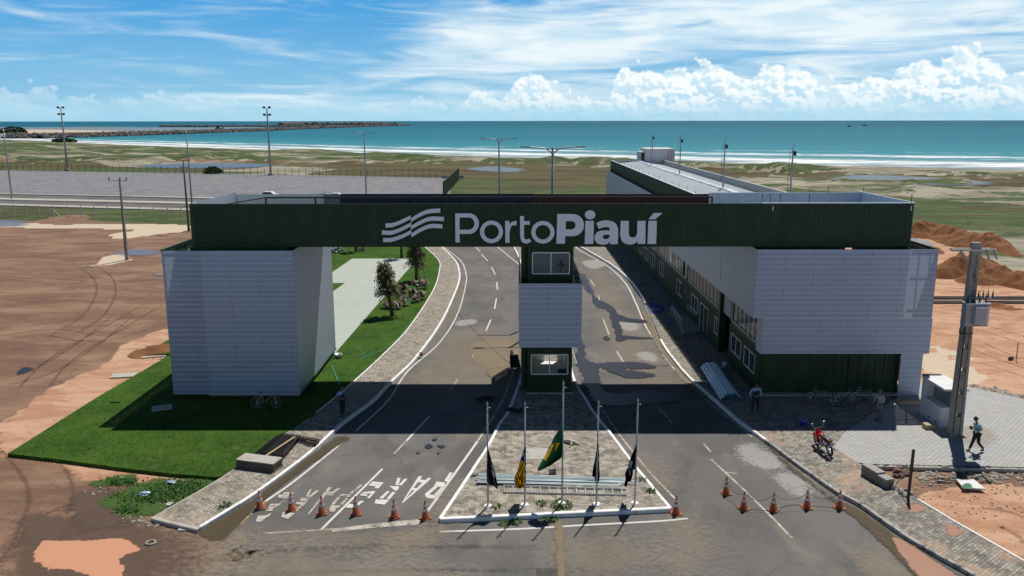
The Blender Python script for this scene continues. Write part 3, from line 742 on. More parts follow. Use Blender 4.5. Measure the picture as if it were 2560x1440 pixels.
for nm, pts, mt, rim in sorted([
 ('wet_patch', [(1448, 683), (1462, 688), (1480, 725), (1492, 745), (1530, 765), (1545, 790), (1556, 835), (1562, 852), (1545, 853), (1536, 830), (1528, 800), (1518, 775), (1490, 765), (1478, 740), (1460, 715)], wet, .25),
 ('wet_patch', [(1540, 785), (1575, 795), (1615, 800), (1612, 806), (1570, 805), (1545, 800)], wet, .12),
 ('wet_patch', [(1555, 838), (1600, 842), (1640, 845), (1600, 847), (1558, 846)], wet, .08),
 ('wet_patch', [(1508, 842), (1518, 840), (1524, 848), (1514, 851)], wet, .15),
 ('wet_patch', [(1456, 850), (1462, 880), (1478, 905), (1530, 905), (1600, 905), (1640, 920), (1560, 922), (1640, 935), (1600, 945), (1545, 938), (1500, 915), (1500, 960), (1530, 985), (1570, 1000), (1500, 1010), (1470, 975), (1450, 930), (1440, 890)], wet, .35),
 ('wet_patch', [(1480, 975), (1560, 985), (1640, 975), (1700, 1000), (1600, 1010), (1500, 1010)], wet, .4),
 ('wet_patch', [(1290, 922), (1262, 930), (1240, 945), (1215, 930), (1255, 915)], dustd, .6),
 ('mud_patch', [(1180, 860), (1290, 850), (1300, 900), (1250, 925), (1190, 910)], dustd, .9),
 ('dust_patch', [(1130, 830), (1290, 840), (1300, 930), (1230, 965), (1010, 960), (1080, 900)], dust, .8),
 ('dust_patch', [(1460, 640), (1530, 700), (1590, 800), (1660, 920), (1740, 975), (1600, 970), (1520, 850), (1480, 740)], dust, .9),
 ('cement_stain', [(1545, 805), (1560, 800), (1600, 812), (1590, 825), (1560, 825)], cem, .3),
 ('cement_stain', [(1590, 885), (1620, 880), (1645, 892), (1640, 905), (1605, 898)], cem, .3),
 ('cement_stain', [(1842, 1118), (1880, 1108), (1910, 1125), (1960, 1155), (1925, 1172), (1870, 1160)], cem, .35),
 ('cement_stain', [(1935, 1190), (1970, 1180), (2010, 1190), (2025, 1220), (2010, 1245), (1970, 1225)], cem, .35),
 ('cement_stain', [(1455, 655), (1490, 650), (1515, 662), (1480, 672)], cem, .2),
 ('cement_stain', [(1140, 805), (1180, 798), (1190, 808), (1150, 815)], cem, .2),
 ('dust_patch', [(610, 1345), (800, 1325), (960, 1335), (1120, 1318), (1040, 1345), (900, 1365), (700, 1360), (580, 1380)], dust, .6),
 ('dust_patch', [(1000, 1335), (1090, 1300), (1130, 1330), (1060, 1380), (960, 1370)], dust, .5),
 ('dust_patch', [(1590, 1135), (1640, 1150), (1690, 1210), (1640, 1215), (1600, 1170)], dust, .5),
 ('dust_patch', [(1680, 1300), (1740, 1310), (1800, 1380), (1700, 1440), (1650, 1380)], dust, .7),
 ('dust_patch', [(1400, 1345), (1560, 1340), (1650, 1400), (1500, 1440), (1380, 1400)], dust, .8),
 ('dust_patch', [(1160, 1200), (1110, 1290), (1085, 1300), (1100, 1230)], dust, .35),
 ('dust_patch', [(2150, 1380), (2220, 1400), (2300, 1470), (2180, 1470)], dust, .4),
 ('dust_patch', [(520, 1440), (700, 1380), (900, 1390), (1100, 1420), (1100, 1520), (500, 1520)], dust, .9),
 ('mud_patch', [(1388, 1308), (1404, 1308), (1412, 1380), (1412, 1440), (1395, 1440), (1390, 1370)], dustd, .15),
 ('gutter_water', [(868, 1092), (872, 1098), (835, 1120), (765, 1168), (700, 1216), (640, 1266), (565, 1342), (518, 1348), (503, 1328), (580, 1280), (648, 1236), (720, 1178), (785, 1132), (840, 1094)], gutter, .12),
 ('oil_spot', [(1062, 1113), (1075, 1109), (1082, 1116), (1068, 1120)], wet, .12), ('oil_spot', [(1092, 1112), (1112, 1114), (1104, 1120)], wet, .12), ('oil_spot', [(1080, 1098), (1092, 1096), (1086, 1102)], wet, .12), ('oil_spot', [(1092, 1132), (1100, 1130), (1097, 1135)], wet, .1), ('oil_spot', [(1040, 1132), (1050, 1130), (1046, 1134)], wet, .1),
 ('gutter_water', [(1925, 1112), (1980, 1165), (2080, 1240), (2150, 1275), (2250, 1345), (2350, 1410), (2420, 1470), (2330, 1470), (2230, 1380), (2150, 1305), (2060, 1235), (1960, 1160)], gutter, .12),
 ('red_mud', [(2228, 1345), (2255, 1350), (2350, 1412), (2440, 1475), (2345, 1475), (2260, 1395)], redmud, .15),
 ('mud_patch', [(1104, 617), (1140, 650), (1152, 685), (1148, 720), (1130, 765), (1105, 815), (1115, 820), (1150, 765), (1163, 710), (1158, 670), (1125, 628)], dust, .2),
 ('mud_patch', [(1650, 850), (1690, 905), (1740, 962), (1760, 985), (1750, 990), (1690, 925), (1640, 860), (1605, 780), (1612, 775)], dustd, .2)], key=lambda q: q[0] == 'wet_patch'):
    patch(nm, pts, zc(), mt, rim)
Z = .03
for nm, pts, mt, rim in [
 ('damp_ground', [(60, 1300), (200, 1285), (330, 1300), (480, 1345), (520, 1420), (420, 1500), (100, 1520), (30, 1400)], damp, 1.0),
 ('mud_puddle', [(90, 1365), (130, 1352), (230, 1350), (300, 1346), (352, 1366), (340, 1380), (295, 1398), (310, 1440), (260, 1460), (190, 1422), (100, 1420)], puddle, .28),
 ('puddle', [(60, 918), (80, 922), (60, 932), (42, 932)], wet, .3),
 ('damp_ground', [(180, 1240), (300, 1230), (330, 1300), (200, 1320)], damp, .9),
 ('dust_patch', [(440, 1330), (600, 1340), (560, 1440), (440, 1440), (480, 1380)], dust, .8),
 ('weed_patch', [(235, 1205), (320, 1185), (345, 1195), (300, 1210), (245, 1215)], weed, .4),
 ('weed_patch', [(250, 1255), (330, 1215), (400, 1195), (440, 1200), (540, 1190), (530, 1215), (460, 1250), (400, 1280), (330, 1290), (290, 1280)], weed, .4),
 ('road_edge_dust', [(500, 1440), (540, 1350), (600, 1310), (640, 1330), (580, 1400), (540, 1500)], dust, .6)]:
    patch(nm, pts, zc(), mt, rim)
water = patch_mat('still_water', (.10, .12, .14), (.16, .18, .20), .25, .3, .7, .12, .75, (.35, 1, 1), 0, 1.6)
for pts in ([(345, 414), (430, 409), (600, 408), (680, 412), (640, 418), (520, 420), (400, 419)], [(2085, 446), (2150, 438), (2300, 442), (2470, 455), (2420, 462), (2250, 460), (2130, 455)], [(1180, 420), (1240, 416), (1310, 424), (1280, 430), (1200, 427)]):
    patch('marsh_pool', pts, .12, water, 2.5)
pale = patch_mat('shallow_water', (.17, .18, .25), (.22, .22, .28), .3, .3, .9, .5, .7, (.6, 1, 1), 0, 1.4)
patch('puddle', [(320, 626), (360, 624), (395, 628), (385, 636), (340, 638), (290, 634)], .05, pale, .6)
patch('puddle', [(-300, 552), (0, 550), (60, 556), (20, 566), (-300, 566)], .05, pale, 1.0)
patch('sandy_patch', [(2385, 1068), (2430, 1065), (2480, 1075), (2485, 1100), (2450, 1120), (2400, 1105)], .168, dust, .25)
for pts in ([(2270, 1262), (2300, 1258), (2310, 1275), (2280, 1280)], [(2360, 1310), (2400, 1320), (2390, 1340), (2370, 1330)]): patch('sandy_patch', pts, .162, redmud, .3)

# tyre ruts pressed in the dirt
rut = patch_mat('tyre_rut', (.10, .066, .05), (.17, .115, .085), .95, .1, .8, 1.6, .55, (1, 1, 1), 0, 1.8)
rutr = patch_mat('tyre_rut_orange', (.27, .145, .095), (.38, .22, .15), .95, .1, .8, 1.6, .6, (1, 1, 1), 0, 1.8)
def track(pts, mat, gauge=1.6, w=.34):
    L = gl(pts, .012, 10)
    for o_ in (-gauge/2, gauge/2):
        c = offset(L, o_); a = offset(c, w/2); b_ = offset(c, -w/2); mb = MB(); at = []
        for i in range(len(c)):
            for p, q in ((a[i], 0), (c[i], .72), (b_[i], 0)): mb.vert((p.x, p.y, .012)); at.append(q*sm(min(i, len(c)-1-i), 0, 6))
        for i in range(len(c)-1):
            k = i*3; mb.face((k+1, k+4, k+3, k)); mb.face((k+2, k+5, k+4, k+1))
        o = mb.build('tyre_track', mat); q = o.data.attributes.new('inside', 'FLOAT', 'POINT'); q.data.foreach_set('value', at); structure(o)
for pts in ([(-40, 700), (120, 690), (260, 700), (395, 690)], [(-30, 610), (150, 606), (300, 612), (470, 600)], [(60, 1000), (150, 900), (300, 810), (420, 740)], [(0, 760), (140, 745), (300, 748), (410, 720)], [(0, 1060), (120, 1200), (100, 1330), (30, 1440)], [(60, 1420), (160, 1290), (320, 1270), (420, 1330)], [(-20, 850), (120, 830), (260, 845), (400, 800)], [(180, 640), (260, 700), (240, 780), (120, 860)], [(-20, 960), (100, 930), (220, 860), (330, 770)]): track(pts, rut)
for pts in ([(2350, 800), (2440, 815), (2560, 850), (2640, 880)], [(2330, 780), (2430, 770), (2560, 790), (2650, 800)], [(2350, 900), (2450, 900), (2560, 930), (2650, 960)], [(2340, 720), (2420, 728), (2520, 740), (2620, 750)], [(2400, 840), (2480, 880), (2560, 905), (2640, 910)], [(2450, 1290), (2520, 1300), (2600, 1340), (2650, 1400)]): track(pts, rutr)
track([(560, 1420), (800, 1400), (1100, 1395), (1400, 1400)], patch_mat('tyre_dust', (.20, .17, .145), (.26, .22, .18), .95, .1, 1.1, 1.2, .35, (1, 1, 1), 0, 2), 1.6, .5)
# ---------------------------------------------------------------- building materials
def container_mat(name, col, rough=.5, wear=.12):
    m, t, b, pos = newmat(name)
    n = t.noise(t.scale(pos, (1, 1, .25)), 1.6, 7, .65); n2 = t.noise(pos, 9, 4)
    c = t.mix(t.ramp(n, .4, .7), tuple(x*.85 for x in col), tuple(x*1.25 for x in col))
    c = t.mix(t.m('MULTIPLY', t.ramp(t.noise(t.scale(pos, (2, 2, .4)), 2.2, 8, .72), .62, .72), wear), c, (.16, .12, .08))
    t.set(b.inputs['Base Color'], c); t.set(b.inputs['Roughness'], t.ramp(n2, .3, .7, rough-.08, rough+.1)); b.inputs['Specular IOR Level'].default_value = .35
    return m
def clad_mat(name, alpha):
    m, t, b, pos = newmat(name)
    n = t.noise(pos, .35, 5, .5); n2 = t.noise(pos, 60, 1)
    nrm = t.noise(t.scale(pos, (.3, .3, 1.2)), 1.1, 3)
    sp = t.add('ShaderNodeSeparateXYZ', i0=pos)
    cell = t.add('ShaderNodeTexBrick', {'offset': .5}, Vector=t.xyz(t.m('ADD', sp.outputs[0], sp.outputs[1]), sp.outputs[2]), Color1=(.0, .0, .0), Color2=(1, 1, 1), Mortar=(.5, .5, .5), Scale=1.0)
    cell.inputs['Brick Width'].default_value = 3.1; cell.inputs['Row Height'].default_value = .281; cell.inputs['Mortar Size'].default_value = .002; cell.inputs['Bias'].default_value = 0
    c = t.mix(n, (.31, .375, .485), (.37, .435, .545)); c = t.mix(t.m('MULTIPLY', t.ramp(cell.outputs[0], 0, 1), .25), c, (.27, .33, .43)); c = t.mix(t.m('MULTIPLY', t.ramp(t.noise(t.scale(pos, (2.2, 2.2, .18)), 1.3, 6, .7), .5, .75), .22), c, (.28, .30, .34))
    t.set(b.inputs['Base Color'], t.mix(t.m('MULTIPLY', t.ramp(n2, .45, .6), .12), c, (.25, .27, .30)))
    b.inputs['Roughness'].default_value = .36; b.inputs['Metallic'].default_value = .2; b.inputs['Specular IOR Level'].default_value = .5
    b.inputs['Alpha'].default_value = alpha
    bump(t, b, nrm, .15, .05); return m
M['green'] = container_mat('green_container', (.018, .044, .014))
M['green_in'] = container_mat('green_frame', (.02, .06, .03))
M['navy'] = container_mat('navy_container', (.018, .022, .045)); M['redbox'] = container_mat('dark_red_container', (.085, .020, .018), .5, .3)
M['grey_c'] = container_mat('grey_container', (.20, .22, .23))
M['silver'] = simple('silver_sheet', (.62, .68, .70), .35, .35, .06, 2)
M['mirror'] = simple('foil_sheet', (.62, .74, .90), .25, .35, .06, 1, .5, (.45, .5, .56), .4, .25)
M['clad'] = clad_mat('cladding_sheer', .96)
_t = NT(M['clad'].node_tree); _tr = _t.add('ShaderNodeBsdfTranslucent', Color=(.62, .72, .82)); _mx = _t.add('ShaderNodeMixShader', i0=.13, i1=_t.n['Principled BSDF'].outputs[0], i2=_tr.outputs[0]); _t.l.new(_mx.outputs[0], _t.n['Material Output'].inputs[0])
M['clad_solid'] = clad_mat('cladding_solid', 1.0)
M['seam'] = simple('cladding_seam', (.62, .67, .75), .4, 0, .03)
M['letters'] = simple('letter_face', (.84, .86, .88), .45, 0, .02)
M['letter_side'] = simple('letter_edge', (.55, .55, .57), .5)
M['black'] = simple('black_steel', (.012, .012, .014), .45, 0, .1); M['galv'] = simple('galvanised', (.50, .53, .56), .38, .6, .08, 4)
M['grey_steel'] = simple('grey_steel', (.30, .31, .33), .45, .3, .1); M['pole'] = simple('pole_grey', (.34, .36, .38), .45, .4, .06)
M['frame'] = simple('window_frame', (.74, .76, .78), .4, .1, .02); M['stucco'] = simple('white_render', (.66, .66, .67), .8, 0, .05, 1.5, .3, (.45, .43, .40), .4)
M['greywall'] = simple('grey_parapet', (.42, .42, .42), .85, 0, .08, 1.5, .3, (.24, .23, .22), .6)
def roof_mat():
    m, t, b, pos = newmat('roof_sheet')
    n = t.noise(t.scale(pos, (1, .2, 1)), .8, 5)
    t.set(b.inputs['Base Color'], t.mix(n, (.34, .38, .42), (.50, .54, .58))); b.inputs['Metallic'].default_value = .35; b.inputs['Roughness'].default_value = .42; return m
M['roof'] = roof_mat()
def glass_mat(name, col, a=.75):
    m, t, b, pos = newmat(name)
    b.inputs['Base Color'].default_value = (*col, 1); b.inputs['Roughness'].default_value = .05; b.inputs['Specular IOR Level'].default_value = .8; b.inputs['Alpha'].default_value = a; return m
M['glass'] = glass_mat('window_glass', (.02, .025, .028), .85); M['glass_clear'] = glass_mat('booth_glass', (.12, .14, .14), .16)
M['interior'] = simple('booth_interior', (.78, .79, .76), .8, 0, .05)

def cladding(parent, name, a, b, z0, z1, mat, out=1, row=.281, panel=3.1, label=None):
    """rows of thin sheets between a and b, each lapped over the one below, lighter lap seams"""
    a = Vector((a[0], a[1], 0)); b = Vector((b[0], b[1], 0)); L = (b-a).length; d = (b-a)/L; n = Vector((d.y, -d.x, 0))*out
    mb = MB(); z = z0
    def Q(p, q, u, w, t0, t1):
        A = p+n*t0; B = q+n*t0; C_ = q+n*t1; D = p+n*t1; k = [(A.x, A.y, u), (B.x, B.y, u), (C_.x, C_.y, w), (D.x, D.y, w)]
        mb.quad(*(k if out > 0 else k[::-1]))
    r = 0
    while z < z1-.02:
        zt = min(z+row, z1); mb.cur = 0
        x = -panel*(.5 if r % 2 else 0)
        while x < L:
            s0 = max(0, x); s1 = min(L, x+panel-.014)
            if s1 > s0: Q(a+d*s0, a+d*s1, z+.026, zt, .004+random.uniform(0, .003), .001+random.uniform(0, .002))
            x += panel
        mb.cur = 1; Q(a, b, z, z+.026, .008, .006)  # light caught on the lap lip, put into the colour as a paler strip
        z += row; r += 1
    mb.cur = 0
    o = mb.build(name, [mat, M['seam']], parent)
    if label: o['label'] = label
    return o
def frame_rect(mb, P, u, x0, x1, z0, z1, w=.05, t=.05, mid=True, depth=0):
    """window frame on a vertical plane: P origin, u along-wall unit vector"""
    n = Vector((u.y, -u.x, 0))
    def pt(s, z, o): return P+u*s+n*o+Vector((0, 0, z))
    for (sa, za, sb, zb) in ((x0, z0, x1, z0), (x0, z1, x1, z1)):
        mb.bar(pt(sa, za, depth), pt(sb, zb, depth), w, w)
    for s_ in ([x0, x1]+([(x0+x1)/2] if mid else [])):
        mb.bar(pt(s_, z0+w/2, depth), pt(s_, z1-w/2, depth), w*.9, w*.9, up=n)

YF = 44.1                                   # plane of the front container walls
BZ0, BZ1 = PY(1300, 617, YF).z, PY(1300, 509, YF).z
xl = PY(473, 507, YF).x; xr = PY(2286, 507, YF).x; YB = YF+7.3
# ---- bridging beam of the gate
gate = thing('gateway_beam', 'long dark green container beam bridging both lanes and carrying the white port lettering', 'gateway', (0, YF, BZ0))
def gp(mb, name, mat, **k):
    o = mb.build(name, mat, gate, loc=(0, 0, 0)); o.location = (0, -YF, -BZ0); return o
mb = MB(); mb.corr((xl, YF), (xr, YF), BZ0+.12, BZ1-.08, .036, .245)
mb.corr((xl, YB), (xl, YF), BZ0, BZ1-.06); mb.corr((xr, YF), (xr, YB), BZ0, BZ1-.06)
mb.box(xl, YF-.02, BZ0, xr, YF+.08, BZ0+.12); mb.box(xl, YF-.015, BZ1-.08, xr, YF+.06, BZ1)
mb.box(xl, YF+.1, BZ0+.005, xr, YB-1.9, BZ0+.1); mb.box(xl, YB-1.9, BZ0, xr, YB-1.8, BZ1-.9)
gp(mb, 'container_wall', M['green'])
xs = [xl]+[PY(x, 484, YB).x for x in (808, 850, 1333, 1773)]+[PY(2156.6, 482, YB).x+.02]
ztop = PY(1300, 484.5, YB).z
for (a, b, mt, nm) in ((0, 1, 'silver', 'parapet'), (1, 2, 'grey_c', 'parapet'), (2, 3, 'navy', 'parapet'), (3, 4, 'redbox', 'parapet')):
    mb = MB(); mb.corr((xs[a], YB), (xs[b], YB), BZ1-.95, ztop+random.uniform(-.02, .02), .04, .28)
    o = gp(mb, nm, M[mt]); o['label'] = {'silver': 'silver corrugated stretch of the rear parapet', 'grey_c': 'short grey stretch of the rear parapet', 'navy': 'dark navy container stretch of the rear parapet', 'redbox': 'dark red container stretch of the rear parapet'}[mt]
mb = MB(); n_ = 9
for i in range(n_):
    a = xs[4]+(xs[5]-xs[4])*i/n_; b = xs[4]+(xs[5]-xs[4])*(i+1)/n_-.01
    mb.box(a, YB, BZ1-.95, b, YB+.02, ztop+.04)
for i in range(4):
    a = YF+(YB-YF)*i/4; mb.box(xr-.03, a+.01, BZ0+.3, xr-.01, a+(YB-YF)/4-.01, BZ1+.04)
mb.box(xs[4], YF+.12, BZ1-.02, xr, YF+.17, BZ1+.02)
o = gp(mb, 'foil_lining', M['mirror']); o['label'] = 'shiny bluish foil lining inside the right end of the roof'
mb = MB(); mb.box(PY(1905, 508, YF).x, YF-.03, BZ1-.01, xr+.03, YF+.11, BZ1+.035); mb.box(xr-.05, YF, BZ1+.01, xr+.04, YB, BZ1+.05); mb.box(xs[4], YB-.04, ztop+.03, xs[5], YB+.04, ztop+.07)
o = gp(mb, 'coping', M['seam']); o['label'] = 'bright metal coping along the right end'
mb = MB(); mb.corr((xl+.08, YF), (xl+.08, YB), BZ0, BZ1+.02); gp(mb, 'end_lining', M['silver'])['label'] = 'sunlit corrugated inner face of the left end'
mb = MB(); zr = BZ1-.55; yb = YB-.9
mb.bar((xl+2.2, yb, zr+.3), (xs[4], yb, zr+.3), .09)
x = xl+2.2
while x < xs[4]: mb.bar((x, yb, zr-.4), (x, yb, zr+.3), .09); x += 3.05
mb.bar((xl+.1, YF+.6, zr+.2), (xl+2.2, yb, zr+.3), .06)
gp(mb, 'roof_frame', M['black'])
mb = MB(); mb.box(xl+.1, YF+.1, BZ1-1.0, xr-.05, YB-.02, BZ1-.9); gp(mb, 'roof', M['grey_steel'])
for px in (1905, 1925, 1950, 2023, 2150, 2278):
    mb = MB(); p = PY(px, 506, YF+.1); mb.tube([(p.x, p.y, BZ1), (p.x, p.y, BZ1+.42)], .018, 5); mb.lathe([(.001, 0), (.05, .03), (.05, .07), (.001, .1)], (p.x, p.y, BZ1+.4), 8); gp(mb, 'lightning_spike', M['black'])
for px in (2158, 2070):
    mb = MB(); p = PY(px, 484, YB-.05); mb.tube([(p.x, p.y, ztop), (p.x, p.y, ztop+.3)], .018, 5); mb.lathe([(.001, 0), (.06, .03), (.06, .08), (.001, .1)], (p.x, p.y, ztop+.3), 8); gp(mb, 'lightning_spike', M['black'])
for px in (1932, 2277):
    mb = MB(); p = PY(px, 521, YF); mb.box(p.x-.03, YF-.05, p.z-.13, p.x+.03, YF-.01, p.z+.13); gp(mb, 'bracket', M['galv'])

# lettering: outlines in crop pixels of the photograph (origin 900,480, x3.2) laid on the front wall
def arc(cx, cy, rx, ry, a0, a1, n=14):
    return [(cx+rx*math.cos(R(a0+(a1-a0)*k/n)), cy+ry*math.sin(R(a0+(a1-a0)*k/n))) for k in range(n+1)]
def qb(pts, n=8):
    return [(p.x, p.y) for p in cr([(x, y, 0) for x, y in pts], n)]
def wave(c, th):
    c = qb(c, 8); return [(x, y-th(i/(len(c)-1))/2) for i, (x, y) in enumerate(c)]+[(x, y+th(i/(len(c)-1))/2) for i, (x, y) in reversed(list(enumerate(c)))]
GLY = {
 'P1': ([(762, 170), (872, 170)]+arc(872, 252.5, 80, 82.5, -90, 90)+[(797, 335), (799, 402), (764, 402)], [[(797, 203), (870, 203)]+arc(870, 252, 46, 49, -90, 90)+[(797, 301)]]),
 'o1': (arc(1052, 318, 92, 90, 0, 354, 40), [arc(1052, 318, 59, 58, 0, 354, 36)]),
 'r1': ([(1161, 230), (1196, 230), (1196, 262)]+qb([(1196, 262), (1212, 240), (1252, 229)], 5)+[(1253, 264)]+qb([(1253, 264), (1212, 272), (1197, 318)], 5)+[(1197, 406), (1163, 406)], []),
 't1': ([(1280, 192), (1312, 192), (1312, 232), (1358, 232), (1358, 261), (1312, 261), (1312, 345)]+qb([(1312, 345), (1316, 370), (1334, 379), (1357, 370)], 5)+[(1370, 396)]+qb([(1370, 396), (1332, 411), (1294, 396), (1281, 348)], 5), []),
 'o2': (arc(1463, 321, 93, 90, 0, 354, 40), [arc(1463, 321, 59, 58, 0, 354, 36)]),
 'P2': ([(1578, 175), (1700, 175)]+arc(1702, 264, 90, 89, -90, 90)+[(1641, 353), (1639, 412), (1571, 412)], [[(1645, 232), (1692, 232)]+arc(1692, 265, 32, 33, -90, 90)+[(1645, 298)]]),
 'i1': ([(1803, 230), (1871, 230), (1866, 415), (1797, 415)], []),
 'dot': (arc(1840, 182, 42, 36, 0, 350, 30), []),
 'a1': (qb([(1890, 248), (1930, 231), (1980, 227), (2035, 243), (2062, 285), (2065, 320)], 5)+[(2061, 416), (2000, 416), (1999, 394)]+qb([(1999, 394), (1975, 415), (1935, 420), (1893, 406), (1875, 365), (1893, 325), (1935, 307), (1998, 307)], 5)+qb([(1998, 307), (1994, 288), (1970, 279), (1940, 284), (1910, 295)], 5), [qb([(1997, 342), (1960, 340), (1942, 352), (1946, 370), (1966, 376), (1988, 368), (1998, 352)], 4)]),
 'u1': ([(2086, 230), (2150, 230), (2149, 328)]+qb([(2149, 328), (2158, 356), (2182, 363), (2206, 354), (2216, 325)], 5)+[(2219, 230), (2284, 230), (2282, 414), (2220, 414), (2219, 392)]+qb([(2219, 392), (2190, 414), (2150, 418), (2100, 398), (2080, 345)], 5), []),
 'i2': ([(2307, 230), (2374, 230), (2368, 415), (2299, 415)], []),
 'accent': ([(2306, 216), (2350, 167), (2419, 167), (2360, 218)], []),
}
LW = [[(205, 268), (265, 262), (330, 238), (405, 201)], [(176, 323), (250, 325), (325, 300), (410, 257)], [(186, 384), (255, 381), (335, 355), (411, 318)]]
RW = [[(408, 226), (475, 184), (550, 155), (643, 147)], [(408, 286), (480, 245), (560, 214), (672, 215)], [(412, 346), (490, 300), (565, 272), (659, 274)]]
def glyph(name, outer, holes, label=None, T=.05):
    def w(p): q = PY(900+p[0]/3.2, 480+p[1]/3.2, YF-.06); return (q.x, q.z-BZ0)
    mb = MB(); mb.prism([w(p) for p in outer], 0, T, [[w(p) for p in h] for h in holes])
    mb.v = [(x, -.055-z, y) for x, y, z in mb.v]
    mb.f = [tuple(f) for f in mb.f]
    o = mb.build(name, M['letters'], gate)
    if label: o['label'] = label
    return o
def joined(name, keys, label):
    mb2 = MB()
    for k in keys:
        o, h = GLY[k]
        def w(p): q = PY(900+p[0]/3.2, 480+p[1]/3.2, YF-.06); return (q.x, q.z-BZ0)
        m1 = MB(); m1.prism([w(p) for p in o], 0, .05, [[w(p) for p in g] for g in h]); i = len(mb2.v)
        mb2.v += [(x, -.055-z, y) for x, y, z in m1.v]; mb2.f += [tuple(a+i for a in f) for f in m1.f]; mb2.mi += m1.mi
    mb2.build(name, M['letters'], gate)['label'] = label
for keys, lb in ((['P1'], 'thin letter P'), (['o1'], 'first thin letter o'), (['r1'], 'thin letter r'), (['t1'], 'thin letter t'), (['o2'], 'second thin letter o'), (['P2'], 'bold letter P'), (['i1', 'dot'], 'bold letter i'), (['a1'], 'bold letter a'), (['u1'], 'bold letter u'), (['i2', 'accent'], 'bold letter i with acute accent')):
    joined('letter', keys, lb)
for c in LW: glyph('wave_band', wave(c, lambda u: 34-4*u), [], 'rising wave band left of the centre cut')
for c in RW: glyph('wave_band', wave(c, lambda u: 32+2*u), [], 'wave band right of the centre cut')

# ---- left pillar
cz0, cz1 = .42, PY(500, 627, 43.2).z
cy = 43.2; cyb = 52.4; cx0 = PY(403, 627, cy).x; cx1 = PY(731, 627, cy).x
lp = thing('gate_pillar', 'broad windowless gate pillar clad in pale horizontal sheets standing on the lawn', 'pillar', ((cx0+cx1)/2, 47.8, 0))
def pp_(mb, name, mat, par, lab=None):
    o = mb.build(name, mat, par); l = par.location; o.location = (-l.x, -l.y, -l.z)
    if lab: o['label'] = lab
    return o
def clad_to(par, *a, **k):
    o = cladding(par, *a, **k); l = par.location; o.location = (-l.x, -l.y, -l.z); return o
cxm = PY(499, 627, cy).x
clad_to(lp, 'cladding', (cxm, cy), (cx1, cy), cz0, cz1, M['clad_solid'])
clad_to(lp, 'cladding', (cx0, cy), (cxm, cy), cz0, cz1, M['clad'], label='sheer strip of cladding at the left edge showing the frame behind')
clad_to(lp, 'cladding', (cx1, cy), (cx1, cyb), cz0, cz1, M['clad_solid'])
clad_to(lp, 'cladding', (cx0, cyb), (cx0, cy), cz0, cz1, M['clad_solid'])
clad_to(lp, 'cladding', (cx1, cyb), (cx0, cyb), cz0, cz1, M['clad_solid'])
mb = MB(); mb.box(cx0+1.2, YF, .5, cx1-.5, YB, BZ0-.02); pp_(mb, 'container_wall', M['green'], lp)
mb = MB()
for x in (cx0+.1, cx0+1.0): 
    for y in (cy+.08, cy+3, cy+6, cyb-.1): mb.bar((x, y, .5), (x, y, cz1-.05), .08)
    for z in (1, 3.3, 5.6, 8.1): mb.bar((x, cy+.05, z), (x, cyb-.05, z), .06)
for z in (.6, 3.2, 5.8, cz1-.1): mb.bar((cx0+.05, cy+.06, z), (cx1-.05, cy+.06, z), .07)
mb.bar((cx0+.02, cy+.02, cz1), (cx0+.02, cyb, cz1), .12); mb.bar((cx1, cy+.1, cz0), (cx1, cyb, cz0), .08)
for y in (cy+8.4,): mb.bar((cx1-.1, y, 0), (cx1-.1, y, .6), .2)
pp_(mb, 'frame', M['green_in'], lp)
mb = MB(); mb.box(PY(522, 990, 43.6).x, 43.65, 0.1, PY(748, 990, 43.6).x, 51.5, .42); pp_(mb, 'plinth', M['concrete'], lp)
mb = MB(); p = PY(398, 687, 46); mb.box(p.x-.25, 45.9, p.z-.04, p.x+.3, 46.1, p.z+.04); pp_(mb, 'bracket', M['galv'], lp)

